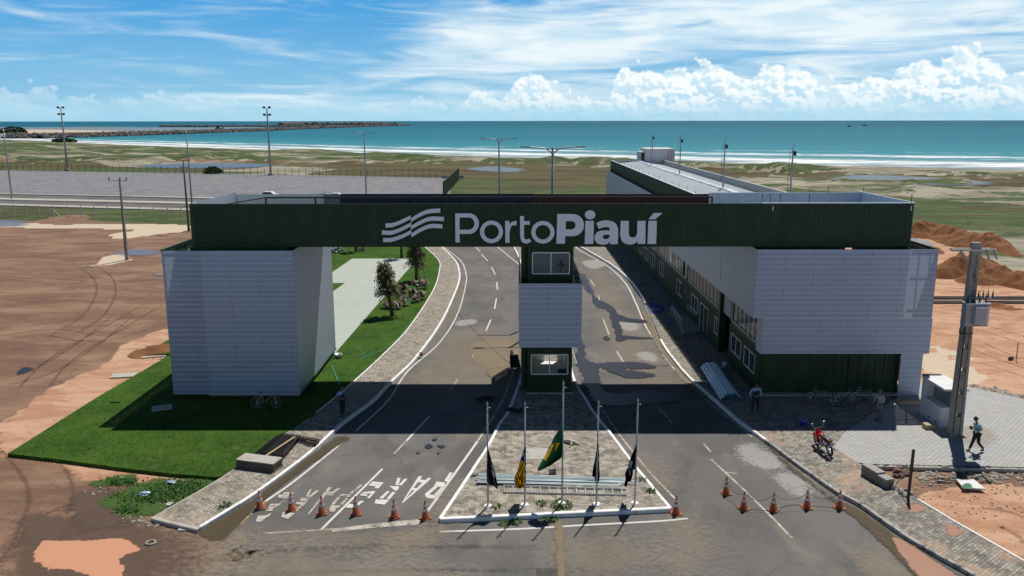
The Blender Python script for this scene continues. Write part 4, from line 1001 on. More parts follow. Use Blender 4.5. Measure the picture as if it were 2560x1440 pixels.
# ---- gatehouse tower
tx0, tx1 = PY(1320, 930, YF).x, PY(1428, 930, YF).x
tower = thing('gatehouse_tower', 'narrow green control tower standing on the paved island, pale cladding round its middle storey', 'tower', ((tx0+tx1)/2, YF+1.5, .15))
z1a = PY(1374, 871, YF).z; z3 = PY(1374, 707, YF).z-.6
w1 = [PY(x, y, YF) for x, y in ((1328, 935), (1420, 886))]; w2 = [PY(x, y, YF) for x, y in ((1331, 684), (1424, 631.5))]
for (a, b), (zl, zh) in ((w1, (.17, z1a)), (w2, (z3, BZ0-.02))):
    mb = MB(); mb.corr((tx0, YF), (tx1, YF), zl+.1, zh-.1, .036, .2, holes=[(a.x-tx0, b.x-tx0, a.z, b.z)])
    mb.box(tx0-.02, YF-.03, zl, tx1+.02, YF+.1, zl+.1); mb.box(tx0-.02, YF-.03, zh-.1, tx1+.02, YF+.1, zh)
    mb.box(tx0-.04, YF-.04, zl, tx0+.10, YF+.1, zh-.001); mb.box(tx1-.10, YF-.04, zl, tx1+.04, YF+.1, zh-.001)
    mb.corr((tx1, YF+.1), (tx1, YF+6), zl, zh); mb.corr((tx0, YF+6), (tx0, YF+.1), zl, zh)
    pp_(mb, 'container_wall', M['green'], tower)
    lower = zl < 1
    mb = MB(); hole = PY(1380, 905, YF+5.8)
    if lower:
        xa, xb = tx0+1.15, tx0+1.95
        mb.box(tx0+.05, YF+5.9, zl, xa, YF+5.95, zh); mb.box(xb, YF+5.9, zl, tx1-.05, YF+5.95, zh); mb.box(xa, YF+5.9, 2.3, xb, YF+5.95, zh)
    else: mb.box(tx0+.05, YF+2.2, zl, tx1-.05, YF+2.25, zh)
    mb.box(tx0+.05, YF+.1, zl+.02, tx1-.05, YF+5.9, zl+.1); mb.box(tx0+.05, YF+.1, zl+.1, tx0+.08, YF+5.9, zh-.05); mb.box(tx1-.08, YF+.1, zl+.1, tx1-.05, YF+5.9, zh-.05); mb.box(tx0+.08, YF+.1, zh-.06, tx1-.08, YF+5.9, zh-.02)
    pp_(mb, 'interior_wall', M['interior'], tower)
    mb = MB(); frame_rect(mb, Vector((0, YF-.02, 0)), Vector((1, 0, 0)), a.x, b.x, a.z, b.z, .055)
    win = pp_(mb, 'window', M['frame'], tower)
    mb = MB(); mb.quad((a.x, YF, a.z), (b.x, YF, a.z), (b.x, YF, b.z), (a.x, YF, b.z)); mb.build('pane', M['glass_clear'], win)
    mb = MB()
    if lower:   # desk and dark chair
        mb.box(tx0+1.0, YF+1.8, 1.0, tx0+1.9, YF+2.6, 1.04)
        for x in (tx0+1.03, tx0+1.85): mb.bar((x, YF+1.9, .25), (x, YF+1.9, 1.0), .05)
        pp_(mb, 'desk', M['white'], tower)
        mb = MB(); cx = tx0+1.95; mb.box(cx-.25, YF+.8, .65, cx+.25, YF+1.3, .73); mb.box(cx-.24, YF+.74, .75, cx+.24, YF+.8, 1.35); mb.tube([(cx, YF+1.05, .3), (cx, YF+1.05, .65)], .04)
        for k in range(5): mb.bar((cx, YF+1.05, .3), (cx+.28*math.cos(k*1.257), YF+1.05+.28*math.sin(k*1.257), .27), .04)
        pp_(mb, 'office_chair', M['black'], tower)
    else:
        cx = tx0+1.82; mb.tube([(cx, YF+1.0, z3+.1), (cx, YF+1.0, z3+1.45)], .025); mb.lathe([(.2, 0), (.2, .03), (.02, .05)], (cx, YF+1.0, z3+.1), 14)
        mb.torus((cx, YF+.95, z3+1.5), (0, 1, 0), .22, .012); mb.lathe([(.07, -.05), (.07, .08)], (cx, YF+1.0, z3+1.5), 10, Matrix.Rotation(R(90), 3, 'X'))
        for k in range(3): mb.box(-.06, -.01, .03, .06, .01, .2, Matrix.Translation((cx, YF+.95, z3+1.5)) @ Matrix.Rotation(R(120*k), 4, 'Y'))
        pp_(mb, 'pedestal_fan', M['black'], tower)
mb = MB(); xo = PY(1306, 930, YF+.6).x
mb.corr((xo, YF+.6), (tx0-.05, YF+.6), .17, BZ0-.02, .03, .2); mb.corr((xo, YF+6), (xo, YF+.6), .17, BZ0-.02); mb.box(xo, YF+5.9, z1a, tx1, YF+6, BZ0-.02)
mb.box(tx0-.02, YF+.2, z1a, tx1+.02, YF+5.9, z3)
pp_(mb, 'rear_wall', M['green'], tower)
yb0, yb1 = 43.0, 50.9; za, zb = PY(1376, 868.5, yb0).z, PY(1376, 708.5, yb0).z; xa, xb = PY(1298, 708, yb0).x, PY(1455.5, 708, yb0).x
clad_to(tower, 'cladding', (xa, yb0), (xb, yb0), za, zb, M['clad_solid'], row=.2815)
clad_to(tower, 'cladding', (xb, yb0), (xb, yb1), za, zb, M['clad_solid']); clad_to(tower, 'cladding', (xa, yb1), (xa, yb0), za, zb, M['clad_solid'])
mb = MB(); mb.box(xa+.02, yb0+.02, za, xb-.02, yb1, za+.08)
for z in (zb-.04, zb-.5): 
    for x in (xa+.06, xb-.06): mb.bar((x, yb0+.06, z), (x, yb1, z), .06)
    mb.bar((xa+.06, yb0+.06, z), (xb-.06, yb0+.06, z), .06)
for k in range(6):
    for x in (xa+.06, xb-.06): mb.bar((x, yb0+.1+k*1.5, za+.1), (x, yb0+.1+k*1.5, zb+.25 if k else zb), .05)
mb.bar((xb-.06, yb0+1.6, zb+.25), (xb-.06, yb1, zb+.25), .05); mb.bar((xa+.06, yb0+1.6, zb+.25), (xa+.06, yb1, zb+.25), .05)
pp_(mb, 'railing', M['black'], tower)
mb = MB(); mb.box(tx0-.1, YF-.1, .155, tx1+.1, YF+.02, .22); pp_(mb, 'plinth', M['concrete'], tower)

# ---- long container building to the right
bl = thing('port_office_building', 'long two and three storey green container building with pale cladding, stretching back toward the sea', 'building', (17.4, 80, 0))
X0 = 13.62; X1 = 20.95; YE = 116.5; ZL = PY(2000, 876, YF).z
def bp(mb, name, mat, lab=None): return pp_(mb, name, mat, bl, lab)
def Xq(pts): return [PX(x, y, X0) for x, y in pts]
def win_from(x0, y0t, y0b, x1, y1t, y1b):
    """window on the side wall from its left/right photo x and top/bottom y: returns (ynear, yfar, zbot, ztop)"""
    a = PX(x0, y0t, X0); b = PX(x0, y0b, X0); c = PX(x1, y1t, X0); d = PX(x1, y1b, X0)
    return (min(a.y, c.y), max(a.y, c.y), (b.z+d.z)/2, (a.z+c.z)/2)
def z5(x, y): return (1480+x/4, 600+y/4)
ws = []
for (xa_, ta, ba, xc, tc, bc) in ((475, 40, 118, 512, 66, 142), (530, 70, 180, 568, 92, 208), (592, 125, 240, 632, 152, 272), (682, 210, 335, 725, 245, 372), (857, 392, 535, 912, 435, 575), (1003, 533, 688, 1062, 590, 742), (1235, 768, 930, 1282, 808, 975), (1402, 930, 1100, 1496, 1015, 1205), (1530, 1060, 1240, 1636, 1150, 1352)):
    a = z5(xa_, ta); b = z5(xa_, ba); c = z5(xc, tc); d = z5(xc, bc)
    ws.append(win_from(a[0], a[1], b[1], c[0], c[1], d[1]))
da = z5(1088, 622); db = z5(1088, 880); dc = z5(1165, 690); dd = z5(1165, 965)
door = (PX(*dc, X0).y, PX(*da, X0).y, .2, (PX(*da, X0).z+PX(*dc, X0).z)/2)
holes = [(YE-w[1], YE-w[0], max(.7, w[2]), w[3]) for w in ws]+[(YE-door[1], YE-door[0], .2, door[3])]
yj = PX(*z5(1395, 700), X0).y; yk = PX(*z5(1292, 700), X0).y      # recess between front block and wing
zt1 = ZL
for (ya, ybb) in ((yk, YE), (YF, yj)):
    mb = MB(); hh = [(h[0]-(YE-ybb), h[1]-(YE-ybb), h[2], h[3]) for h in holes if YE-h[1] > ya-.1 and YE-h[0] < ybb+.1]
    mb.corr((X0, ybb), (X0, ya), .16, zt1+.25, .036, .28, holes=hh)
    bp(mb, 'container_wall', M['green'])
mb = MB()
for k in range(7):
    y = yk+.05+k*12.19
    if y < YE: mb.box(X0-.06, y-.06, .15, X0+.02, y+.06, BZ0-.2)
mb.box(X0-.07, yk, .15, X0, YE, .3); mb.box(X0-.07, YF, .15, X0, yj, .3)
mb.box(X0-.05, YF, zt1+.1, X0+.01, yj, zt1+.26); mb.box(X0-.05, yk, zt1+.1, X0+.01, YE, zt1+.26)
mb.box(X0-.05, yj-.3, .15, X0+.3, yj, 8.3); mb.box(X0-.08, yk, .15, X0+.3, yk+.35, 8.3); mb.box(X0+2.2, yj, .15, X0+2.3, yk, 8.3)
bp(mb, 'frame', M['green'])
def bwin(w, nmid, name='window', frame='frame'):
    mb = MB(); u = Vector((0, -1, 0)); P = Vector((X0-.035, YE, 0)); a, b = YE-w[1], YE-w[0]
    frame_rect(mb, P, u, a, b, max(.7, w[2]) if name == 'window' else w[2], w[3], .05, mid=False)
    for k in range(1, nmid+1):
        s = a+(b-a)*k/(nmid+1); mb.bar(P+u*s+Vector((0, 0, max(.7, w[2]) if name == 'window' else w[2])), P+u*s+Vector((0, 0, w[3])), .04, .04)
    f = bp(mb, name, M[frame]); z0_ = max(.7, w[2]) if name == 'window' else w[2]
    mb = MB(); mb.quad((X0+.02, w[1], z0_), (X0+.02, w[0], z0_), (X0+.02, w[0], w[3]), (X0+.02, w[1], w[3])); mb.build('pane', M['glass'], f)
for w in ws: bwin(w, 1)
bwin((door[0], door[1], .2, door[3]), 1, 'door')
# ribbon of tall panes over the ground storey
zr0 = PX(*z5(1290, 700), X0).z; zr1 = 5.6
yr = [PX(*z5(x, 600), X0).y for x in (1285, 962)]; yr2 = [PX(*z5(x, 300), X0).y for x in (948, 660)]
ribs = [(yr[0], yr[1], 8), (yr2[0]-.1, yr2[1], 9), (yr2[1]+.5, yr2[1]+12.4, 11), (YF+.15, yj-.35, 5), (yr2[1]+13, YE-.5, 24)]
mb = MB(); mb.box(X0+.16, YF+.2, ZL+.2, X0+.2, YE, BZ0-.1); bp(mb, 'inner_wall', M['greywall'])
for a, b, k in ribs: bwin((a, b, zr0, zr1), k, 'ribbon_window')
mb = MB()
for ya, ybb in ((YF, yj), (yk, YE)): mb.corr((X0, ybb), (X0, ya), zr1, BZ0+.1, .036, .28)
bp(mb, 'upper_wall', M['green'])
# cladding on the side and over the front
zc0 = 4.64; Xc = 13.05; yc = 43.5; xc1 = PY(2346.5, 628, yc).x
clad_to(bl, 'cladding', (Xc, YE), (Xc, yc), zc0, cz1, M['clad_solid'])
xcm = PY(2274, 628, yc).x
clad_to(bl, 'cladding', (Xc, yc), (xcm, yc), zc0+.002, cz1, M['clad_solid'])
clad_to(bl, 'cladding', (xcm, yc), (xc1, yc), zc0+.002, cz1, M['clad'], label='sheer strip of cladding at the right edge')
clad_to(bl, 'cladding', (X0-.06, yc+.002), (xc1+.06, yc+.002), ZL-.02, zc0, M['clad_solid'])
clad_to(bl, 'cladding', (X0-.06, yc+.9), (X0-.06, yc), ZL-.02, zc0, M['clad_solid'])
clad_to(bl, 'cladding', (xc1, yc), (xc1, 52), ZL, cz1, M['clad_solid'])
mb = MB(); p1 = PY(1811, 614, 51); mb.box(Xc-.03, 50.95, zc0, Xc+.01, 51.08, cz1); bp(mb, 'joint_strip', M['seam'])
sa, sb = PY(2243, 990, 43.7).x, PY(2297, 990, 43.7).x; zs1 = PY(2270, 882, 43.7).z
clad_to(bl, 'cladding', (sa, 43.7), (sb, 43.7), .18, zs1, M['clad_solid']); clad_to(bl, 'cladding', (sb, 43.7), (sb, 47), .18, zs1, M['clad_solid'])
# front ground storey: container ends, deep corrugation
xg1 = PY(2240, 930, YF).x
mb = MB(); mb.corr((X0, YF), (xg1, YF), .3, ZL-.1, .05, .46); mb.box(X0-.02, YF-.06, .16, xg1, YF+.1, .3); mb.box(X0-.02, YF-.06, ZL-.12, xg1, YF+.1, ZL-.02)
for k in range(4): x = X0+(xg1-X0)*k/3; mb.box(x-.09, YF-.065, .16, x+.09, YF+.05, ZL-.01)
mb.corr((xg1, YF), (xg1, YB), .2, BZ0); mb.corr((X1, YB), (X1, YE), .2, 8.4)
mb.box(X0, YF+.2, BZ0-.1, X1, YF+1.2, BZ0-.03)
bp(mb, 'front_wall', M['green'])
mb = MB(); mb.box(X0-.05, YF-.5, .155, xg1+.4, YF-.08, .22); bp(mb, 'plinth', M['concrete'])
mb = MB()
for y in (44.5, 47, 50, 52): mb.bar((xc1-.08, y, ZL), (xc1-.08, y, cz1), .09)
mb.bar((xc1-.05, yc+.06, cz1-.06), (xg1, yc+.06, cz1-.06), .1); mb.bar((xc1-.05, yc+.06, cz1-.02), (xc1-.05, 52, cz1-.02), .12)
for z in (3.2, 5.2, 7): mb.bar((xg1, yc+.09, z), (xc1-.05, yc+.09, z), .06)
for x in (xg1+.4, xg1+1.0): mb.bar((x, yc+.1, ZL), (x, yc+.1, cz1), .07)
mb.bar((sa, 43.76, zs1), (sb, 43.76, zs1), .06); mb.bar((sb-.03, 43.8, zs1), (sb-.03, 47, zs1), .06); mb.bar(((sa+sb)/2, 43.8, zs1-.1), ((sa+sb)/2, 47, zs1-.1), .05)
bp(mb, 'side_frame', M['green_in'])
# roof of the wing
zp = PX(1535, 404.4, X0).z; ZR = zp-.5
mb = MB(); mb.corr((X0, YE), (X0, YB+.1), BZ0-.15, zp, .036, .28); mb.box(X0-.05, YB+.1, zp-.03, X0+.1, YE, zp+.04); bp(mb, 'parapet', M['green'])
mb = MB(); mb.box(X0-.05, YB+.1, zp+.041, X0+.12, YE, zp+.06); bp(mb, 'coping', M['seam'])
mb = MB(); xr2 = 20.75
mb.box(xr2, YB+.1, 2, xr2+.25, YE, zp+.1); mb.box(X0+.1, YE-.2, 2, xr2, YE, zp+.02); bp(mb, 'rear_parapet', M['greywall'])
mb = MB(); xm = X0+3.9; zm = ZR+.35
def roofside(xa, za, xb, zb, n0=0):
    y = YB+.2; k = 0; p = .32; pts = []
    while y < YE-.3: 
        for fr, h in ((0, 0), (.25, 0), (.42, .055), (.75, .055), (.92, 0)): pts.append((y+fr*p, h))
        y += p
    for (ya, ha), (yb_, hb) in zip(pts, pts[1:]):
        if yb_ > YE-.25: break
        mb.quad((xa, ya, za+ha), (xb, ya, zb+ha), (xb, yb_, zb+hb), (xa, yb_, za+hb))
roofside(X0+.12, ZR, xm, zm); roofside(xm, zm, xr2, ZR-.1)
bp(mb, 'roof', M['roof'])
mb = MB(); y = YB+.2; rn = random.Random(3)
while y < YE-.5: mb.box(xm-.28, y, zm+.02, xm+.28, y+.55+rn.random()*.3, zm+.075+rn.random()*.04); y += .6
bp(mb, 'ridge_cap', M['seam'])
y = YB+2
while y < YE-2:
    mb = MB(); mb.tube([(X0+.3, y, ZR), (X0+.3, y, zp+.28)], .02, 5); mb.lathe([(.001, 0), (.05, .02), (.05, .06), (.001, .08)], (X0+.3, y, zp+.24), 6); bp(mb, 'lightning_spike', M['grey_steel']); y += 3.2
# stair / tank box at the far end of the roof
pa = PY(1606, 372, YE-1); pb = PY(1688, 372, YE-1)
mb = MB(); mb.box(pa.x+.6, YE-1, ZR-.3, pb.x, YE+4.5, pa.z); mb.box(pa.x, YE+1, ZR-.3, pa.x+.6, YE+4, pa.z-.5); bx_ = bp(mb, 'roof_room', M['stucco'])
mb = MB(); mb.box(pa.x+.2, YE+.95, ZR, pa.x+.75, YE+1.0-.03, pa.z-.6); mb.build('door', M['black'], bx_)
mb = MB(); q0 = PY(1670, 404, YE-1.3); q1 = PY(1680, 362, YE-1.3)
for x in (q0.x-.05, q0.x+.4): mb.bar((x, YE-1.3, ZR-.3), (x+.1, YE-1.3, q1.z), .05)
for k in range(8): z = ZR+k*.3; mb.bar((q0.x-.03, YE-1.3, z), (q0.x+.45, YE-1.3, z), .04)
bp(mb, 'roof_ladder', M['grey_steel'])
mb = MB(); q = PY(1596, 404, YE)
for x in (q.x-.1, q.x+.35): mb.bar((x, YE, ZR-.2), (x, YE, PY(1596, 382, YE).z), .05)
for z in (PY(1596, 382, YE).z, PY(1596, 394, YE).z): mb.bar((q.x-.1, YE, z), (q.x+.6, YE, z), .05)
bp(mb, 'roof_rail', M['grey_steel'])
# floodlight / antenna masts on the ridge
for px, top, bot in ((1629.5, 330, 409), (1699, 334, 430), (1807.5, 343, 468), (1975, 357, 492)):
    y = PX(px, bot, xm+.1 if px < 1900 else xr2-1.2).y; p = PY(px, bot, y); tp = PY(px, top, y)
    mt = thing('roof_mast', {1629.5: 'thin roof mast standing in front of the roof room, farthest of the four', 1699: 'thin roof mast just right of the roof room', 1807.5: 'slender roof mast on the ridge near the foil lined parapet', 1975: 'nearest roof mast, tallest in the picture, behind the foil lined parapet'}[px], 'mast', (p.x, y, ZR), 0, 'masts along the long roof')
    h = tp.z-ZR; mb = MB(); mb.tube([(0, 0, 0), (0, 0, h*.72), (0, 0, h)], [.07, .055, .02], 8); mb.box(-.13, -.13, 0, .13, .13, .04); mb.build('pole', M['grey_steel'], mt)
    mb = MB(); mb.tube([(-.22, 0, h*.2), (-.22, 0, h*.8), (0, 0, h*.9)], .014, 5); mb.bar((-.22, 0, h*.3), (0, 0, h*.3), .03); mb.bar((-.22, 0, h*.6), (0, 0, h*.6), .03); mb.build('cable', M['black'], mt)
    mb = MB(); mb.box(.04, -.1, h*.80, .22, .1, h*.80+.32); mb.bar((0, 0, h*.82), (.1, 0, h*.82), .04); mb.build('lamp_box', M['black'], mt)
# ---------------------------------------------------------------- things on the ground
M['cone'] = simple('cone_orange', (.42, .115, .05), .65, 0, .18, 8, .3, (.20, .09, .06), .7); M['band'] = simple('cone_band', (.70, .70, .70), .5, 0, .08, 8)
M['rubber'] = simple('rubber', (.018, .018, .018), .75, 0, .1); M['steelw'] = simple('pole_paint', (.40, .43, .44), .42, .25, .06)
M['wood'] = simple('plank_wood', (.42, .31, .19), .8, 0, .15, 6); M['woodd'] = simple('weathered_wood', (.13, .105, .085), .85, 0, .15, 5)
M['conc_d'] = simple('pole_concrete', (.33, .32, .29), .85, 0, .12, 2, .3, (.12, .115, .10), .5); M['conc_l'] = simple('post_concrete', (.50, .48, .44), .85, 0, .1)
M['red'] = simple('red_paint', (.50, .012, .012), .3, 0, .08); M['seat'] = simple('seat_vinyl', (.055, .06, .07), .45, 0, .1); M['chrome'] = simple('chrome', (.6, .6, .62), .2, .9, .05)
M['pvc'] = simple('galvanised_pipe', (.50, .62, .72), .35, .35, .06, 3); M['pvc_w'] = simple('zinc_profile', (.62, .74, .76), .35, .25, .06, 3)
M['brick'] = simple('paver_stack', (.20, .195, .175), .9, 0, .3, 9); M['brick_top'] = simple('paver_stack_top', (.33, .32, .30), .9, 0, .1, 9)
M['blue'] = simple('blue_plastic', (.01, .03, .35), .4); M['grime'] = simple('dark_tub', (.035, .037, .04), .5, 0, .2)
M['soil'] = simple('dug_soil', (.25, .115, .055), .95, 0, .25, .9, .1, (.14, .062, .034), .8, .6); M['gravel'] = simple('crushed_stone', (.30, .31, .33), .9, 0, .35, 3)
M['rock'] = simple('breakwater_rock', (.13, .115, .105), .9, 0, .5, .3); M['stone'] = simple('rubble', (.32, .29, .25), .9, 0, .3, 3)

def cone_thing(label, group):
    t = thing('traffic_cone', label, 'traffic cone', (0, 0, 0), 0, group)
    mb = MB(); q = [(-.2, -.15), (-.15, -.2), (.15, -.2), (.2, -.15), (.2, .15), (.15, .2), (-.15, .2), (-.2, .15)]; mb.prism(q, 0, .035); mb.build('base', M['cone'], t)
    def r(z): return .155-.122*(z-.035)/.70
    mb = MB(); mb.lathe([(.175, .035), (r(.06), .06), (r(.735), .735), (.015, .74)], n=20); mb.build('body', M['cone'], t, True)
    for a, b in ((.33, .43), (.52, .61)):
        mb = MB(); mb.lathe([(r(a)+.001, a), (r(a)+.004, a+.004), (r(b)+.004, b-.004), (r(b)+.001, b)], n=20); mb.build('reflective_band', M['band'], t, True)
    mb = MB(); mb.lathe([(r(.70)+.003, .70), (.022, .752), (.012, .757)], n=14); mb.build('tip', M['grime'], t, True)
    return t
cones = [(650, 1270, 'leftmost traffic cone, standing in the brown water beside the left kerb'), (729, 1275, 'traffic cone second from the left, standing on a faded painted letter'), (805, 1284, 'third traffic cone from the left, between two painted letters'), (890, 1285, 'fourth traffic cone from the left, on the lane line'), (986, 1293, 'fifth traffic cone from the left, above the stop line'), (1064, 1296, 'traffic cone at the right end of the stop line, nearest the island'),
         (1690, 1284, 'lone traffic cone at the right corner of the paved island'), (1815, 1234, 'traffic cone set back left of the roped row, beside the faint lane line'), (1859, 1272, 'roped traffic cone at the left end of the front row'), (1933, 1275, 'roped traffic cone second in the front row of four'), (2017, 1269, 'roped traffic cone third in the front row of four'), (2098, 1270, 'roped traffic cone at the right end, at the edge of the gutter water')]
proto = None; conepos = []
for i, (x, y, lb) in enumerate(cones):
    p = G(x, y, .03); conepos.append(p); g = 'traffic cones across the left lanes' if i < 6 else 'traffic cones on the right side'
    if proto is None: proto = cone_thing(lb, g); proto.location = p; proto.rotation_euler.z = .3
    else: o = dup(proto, p, random.uniform(-.4, .8), lb); o['group'] = g
def sag(a, b, d, n=10): return [a.lerp(b, k/n)-Vector((0, 0, d*4*(k/n)*(1-k/n))) for k in range(n+1)]
mb = MB(); up = Vector((0, 0, .66)); seq = [7, 8, 9, 10, 11]; line = []
for a, b in zip(seq, seq[1:]): line += sag(conepos[a]+up, conepos[b]+up, .28)[:-1]
line.append(conepos[11]+up); mb.tube(line, .009, 5)
tag(mb.build('rope', M['grime']), 'thin dark rope sagging between the tips of the five right cones', 'rope')
mb = MB(); mb.tube(cr([conepos[8]+Vector((.2, 0, 0)), conepos[9]+Vector((0, -.05, 0)), G(1980, 1262, .03), conepos[11]], 5), .008, 5)
tag(mb.build('rope', M['grime']), 'loose rope lying on the asphalt behind the right cones', 'rope')

# flagpoles and flags
poles = [(1220, 1266, 1003, 'leftmost of five flagpoles on the island'), (1312, 1263, 1003, 'second flagpole from the left on the island'), (1405, 1258, 950, 'tall middle flagpole, highest of the five'), (1491, 1262, 1000, 'fourth flagpole from the left on the island'), (1587, 1259, 995, 'rightmost flagpole on the island')]
yp = []
for x, y, top, lb in poles:
    b = G(x, y, .15); h = PY(x, top, b.y).z-.15; yp.append(b.y)
    t = thing('flagpole', lb, 'flagpole', b, 0, 'flagpoles on the paved island')
    mb = MB(); mb.tube([(0, 0, .03), (0, 0, 1.6), (0, 0, 1.62), (0, 0, h*.97)], [.04, .04, .032, .028], 10); mb.build('pole', M['steelw'], t, True)
    mb = MB(); mb.lathe([(.17, 0), (.17, .03), (.14, .06), (.05, .07)], n=20); mb.build('base', M['kerb'], t)
    mb = MB(); mb.lathe([(.032, h*.965), (.045, h*.97), (.001, h)], n=10); mb.build('finial', M['steelw'], t, True)
    for z in (h*.94, h*.52):
        mb = MB(); mb.bar((.02, 0, z), (.10, 0, z), .02); mb.lathe([(.03, -.012), (.03, .012)], (.1, 0, z), 8); mb.build('pulley', M['grey_steel'], t)
M['cloth_green'] = simple('flag_green', (.012, .17, .065), .75, 0, .1); M['cloth_yellow'] = simple('flag_yellow', (.85, .60, .02), .75, 0, .06); M['cloth_blue'] = simple('flag_blue', (.02, .015, .26), .75)
M['cloth_navy'] = simple('flag_navy', (.022, .022, .06), .75); M['cloth_black'] = simple('flag_black', (.010, .011, .014), .75); M['cloth_white'] = simple('flag_white', (.62, .66, .74), .75); M['cloth_lime'] = simple('flag_lime', (.36, .40, .09), .75); M['cloth_dgreen'] = simple('flag_dark_green', (.03, .08, .04), .75)
for k in ('green', 'yellow', 'blue', 'navy', 'black', 'white', 'lime', 'dgreen'):
    m_ = M['cloth_'+k]; t_ = NT(m_.node_tree); b_ = t_.n['Principled BSDF']; src = b_.inputs['Base Color'].links[0].from_socket
    tr_ = t_.add('ShaderNodeBsdfTranslucent', Color=src); mx_ = t_.add('ShaderNodeMixShader', i0=.5, i1=b_.outputs[0], i2=tr_.outputs[0]); t_.l.new(mx_.outputs[0], t_.n['Material Output'].inputs[0])
def near_line(p, L, w):
    for a, b in zip(L, L[1:]):
        ex, ey = b[0]-a[0], b[1]-a[1]; t = max(0, min(1, ((p[0]-a[0])*ex+(p[1]-a[1])*ey)/(ex*ex+ey*ey+1e-9)))
        if (p[0]-a[0]-ex*t)**2+(p[1]-a[1]-ey*t)**2 < w*w: return True
    return False
def flag(name, rows, Y, ox, oy, s, colour, mats, label, folds=3.0, ph=0):
    y0, y1 = rows[0][0], rows[-1][0]; nr = 84; nc = 34; mb = MB(); L = [(r[0], r[1]) for r in rows]; Rr = [(r[0], r[2]) for r in rows]; P2 = []
    for side in (0, 1):
        for j in range(nr+1):
            y = y0+(y1-y0)*j/nr; a = lerp_table(L, y); b = lerp_table(Rr, y)
            for i in range(nc+1):
                u = i/nc; x = a+(b-a)*u
                am = .10*min(1, j/nr*2.2)*(b-a)/150
                d = am*math.sin(u*folds*6.28+ph+2.2*j/nr)+am*.5*math.sin(u*folds*2.7*3.1+j/nr*5+ph)
                v = j/nr; d += .55*sm(v, .05, .9)*math.sin(math.pi*min(1, .15+.8*u))*(1 if ph > .9 else -1)*.8; w = PY(ox+x/s, oy+y/s, Y+d+side*.004)
                mb.v.append(tuple(w)); P2.append((x, y))
    N = (nr+1)*(nc+1)
    for side in (0, 1):
        for j in range(nr):
            for i in range(nc):
                a = side*N+j*(nc+1)+i; q = (a, a+nc+1, a+nc+2, a+1); cx = sum(P2[k][0] for k in q)/4; cy_ = sum(P2[k][1] for k in q)/4
                mb.cur = colour((cx, cy_)); mb.face(q if side == 0 else q[::-1])
    o = mb.build(name, mats, smooth=True); tag(o, label, 'flag', 'flags at half mast'); return o
fy = lambda i: yp[i]-.05
NL = [[(345, 900), (395, 880)], [(372, 930), (405, 960)], [(350, 960), (375, 1010), (400, 1005), (405, 970)], [(345, 1000), (370, 1050), (410, 1100)], [(385, 1020), (412, 1070)], [(400, 1040), (415, 1045)]]
flag('flag', [(610, 284, 296), (700, 276, 325), (850, 266, 368), (1000, 260, 412), (1150, 266, 445), (1218, 283, 458), (1262, 395, 462), (1318, 452, 468)], fy(0), 1180, 1040, 7.2,
     lambda p: 1 if any(near_line(p, l, 5) for l in NL) else 0, [M['cloth_navy'], M['cloth_white']], 'limp navy blue flag with small white lettering', 2.2, .4)
def cpi(p):
    x, y = p
    if y < 805: return 2 if (near_line(p, [(905, 690), (930, 680)], 9) or near_line(p, [(925, 640), (915, 730)], 6)) else 0
    u = ((x-890)+(y-800)*(.34 if x > 868 else -.40))/52 % 1
    return 1 if u < .55 else 3
flag('flag', [(560, 952, 970), (640, 915, 970), (760, 880, 970), (850, 855, 972), (1000, 810, 975), (1120, 757, 973), (1180, 762, 970), (1250, 790, 975), (1305, 812, 880)], fy(1), 1180, 1040, 7.2, cpi,
     [M['cloth_blue'], M['cloth_yellow'], M['cloth_white'], M['cloth_dgreen']], 'limp flag with yellow and green stripes and a blue upper corner', 2.5, 1)
YP = [[(1430, 475), (1470, 530), (1400, 700), (1335, 812), (1283, 770), (1330, 650)], [(1512, 475), (1584, 483), (1500, 645), (1488, 600)]]; BLP = [(1402, 508), (1414, 560), (1352, 662), (1318, 668), (1358, 580)]
flag('flag', [(195, 1606, 1622), (260, 1560, 1622), (360, 1490, 1625), (480, 1428, 1630), (600, 1370, 1635), (700, 1320, 1630), (752, 1290, 1612), (830, 1245, 1500), (880, 1215, 1440), (930, 1188, 1330), (990, 1180, 1225)], fy(2), 1180, 1040, 7.2,
     lambda p: 2 if inside(p, BLP) else 1 if any(inside(p, q) for q in YP) else 0, [M['cloth_green'], M['cloth_yellow'], M['cloth_blue']], 'large green flag with yellow rhombus and blue disc on the middle pole', 1.6, .2)
LP_ = [[(436, 372), (508, 360), (518, 470), (455, 472)], [(485, 570), (524, 562), (526, 655), (482, 695), (468, 780), (438, 782), (448, 650)], [(415, 1045), (442, 1045), (440, 1112), (420, 1105)], [(508, 850), (530, 840), (530, 900), (515, 905)]]
flag('flag', [(255, 490, 500), (350, 470, 512), (470, 448, 520), (620, 425, 522), (760, 392, 525), (900, 373, 533), (1000, 358, 535), (1012, 415, 534), (1100, 425, 522), (1140, 455, 500)], fy(3), 1440, 1080, 9,
     lambda p: 1 if any(inside(p, q) for q in LP_) else 0, [M['cloth_black'], M['cloth_lime']], 'narrow black flag with lime green figures', 2, 2)
BL_ = [[(1228, 650), (1200, 735)], [(1246, 655), (1215, 768)], [(1266, 668), (1235, 800)], [(1185, 770), (1172, 800), (1185, 822), (1205, 815), (1205, 790)], [(1190, 850), (1238, 850)], [(1222, 850), (1215, 880), (1195, 885)], [(1190, 905), (1215, 895), (1222, 925)], [(1205, 945), (1222, 940), (1215, 965)]]
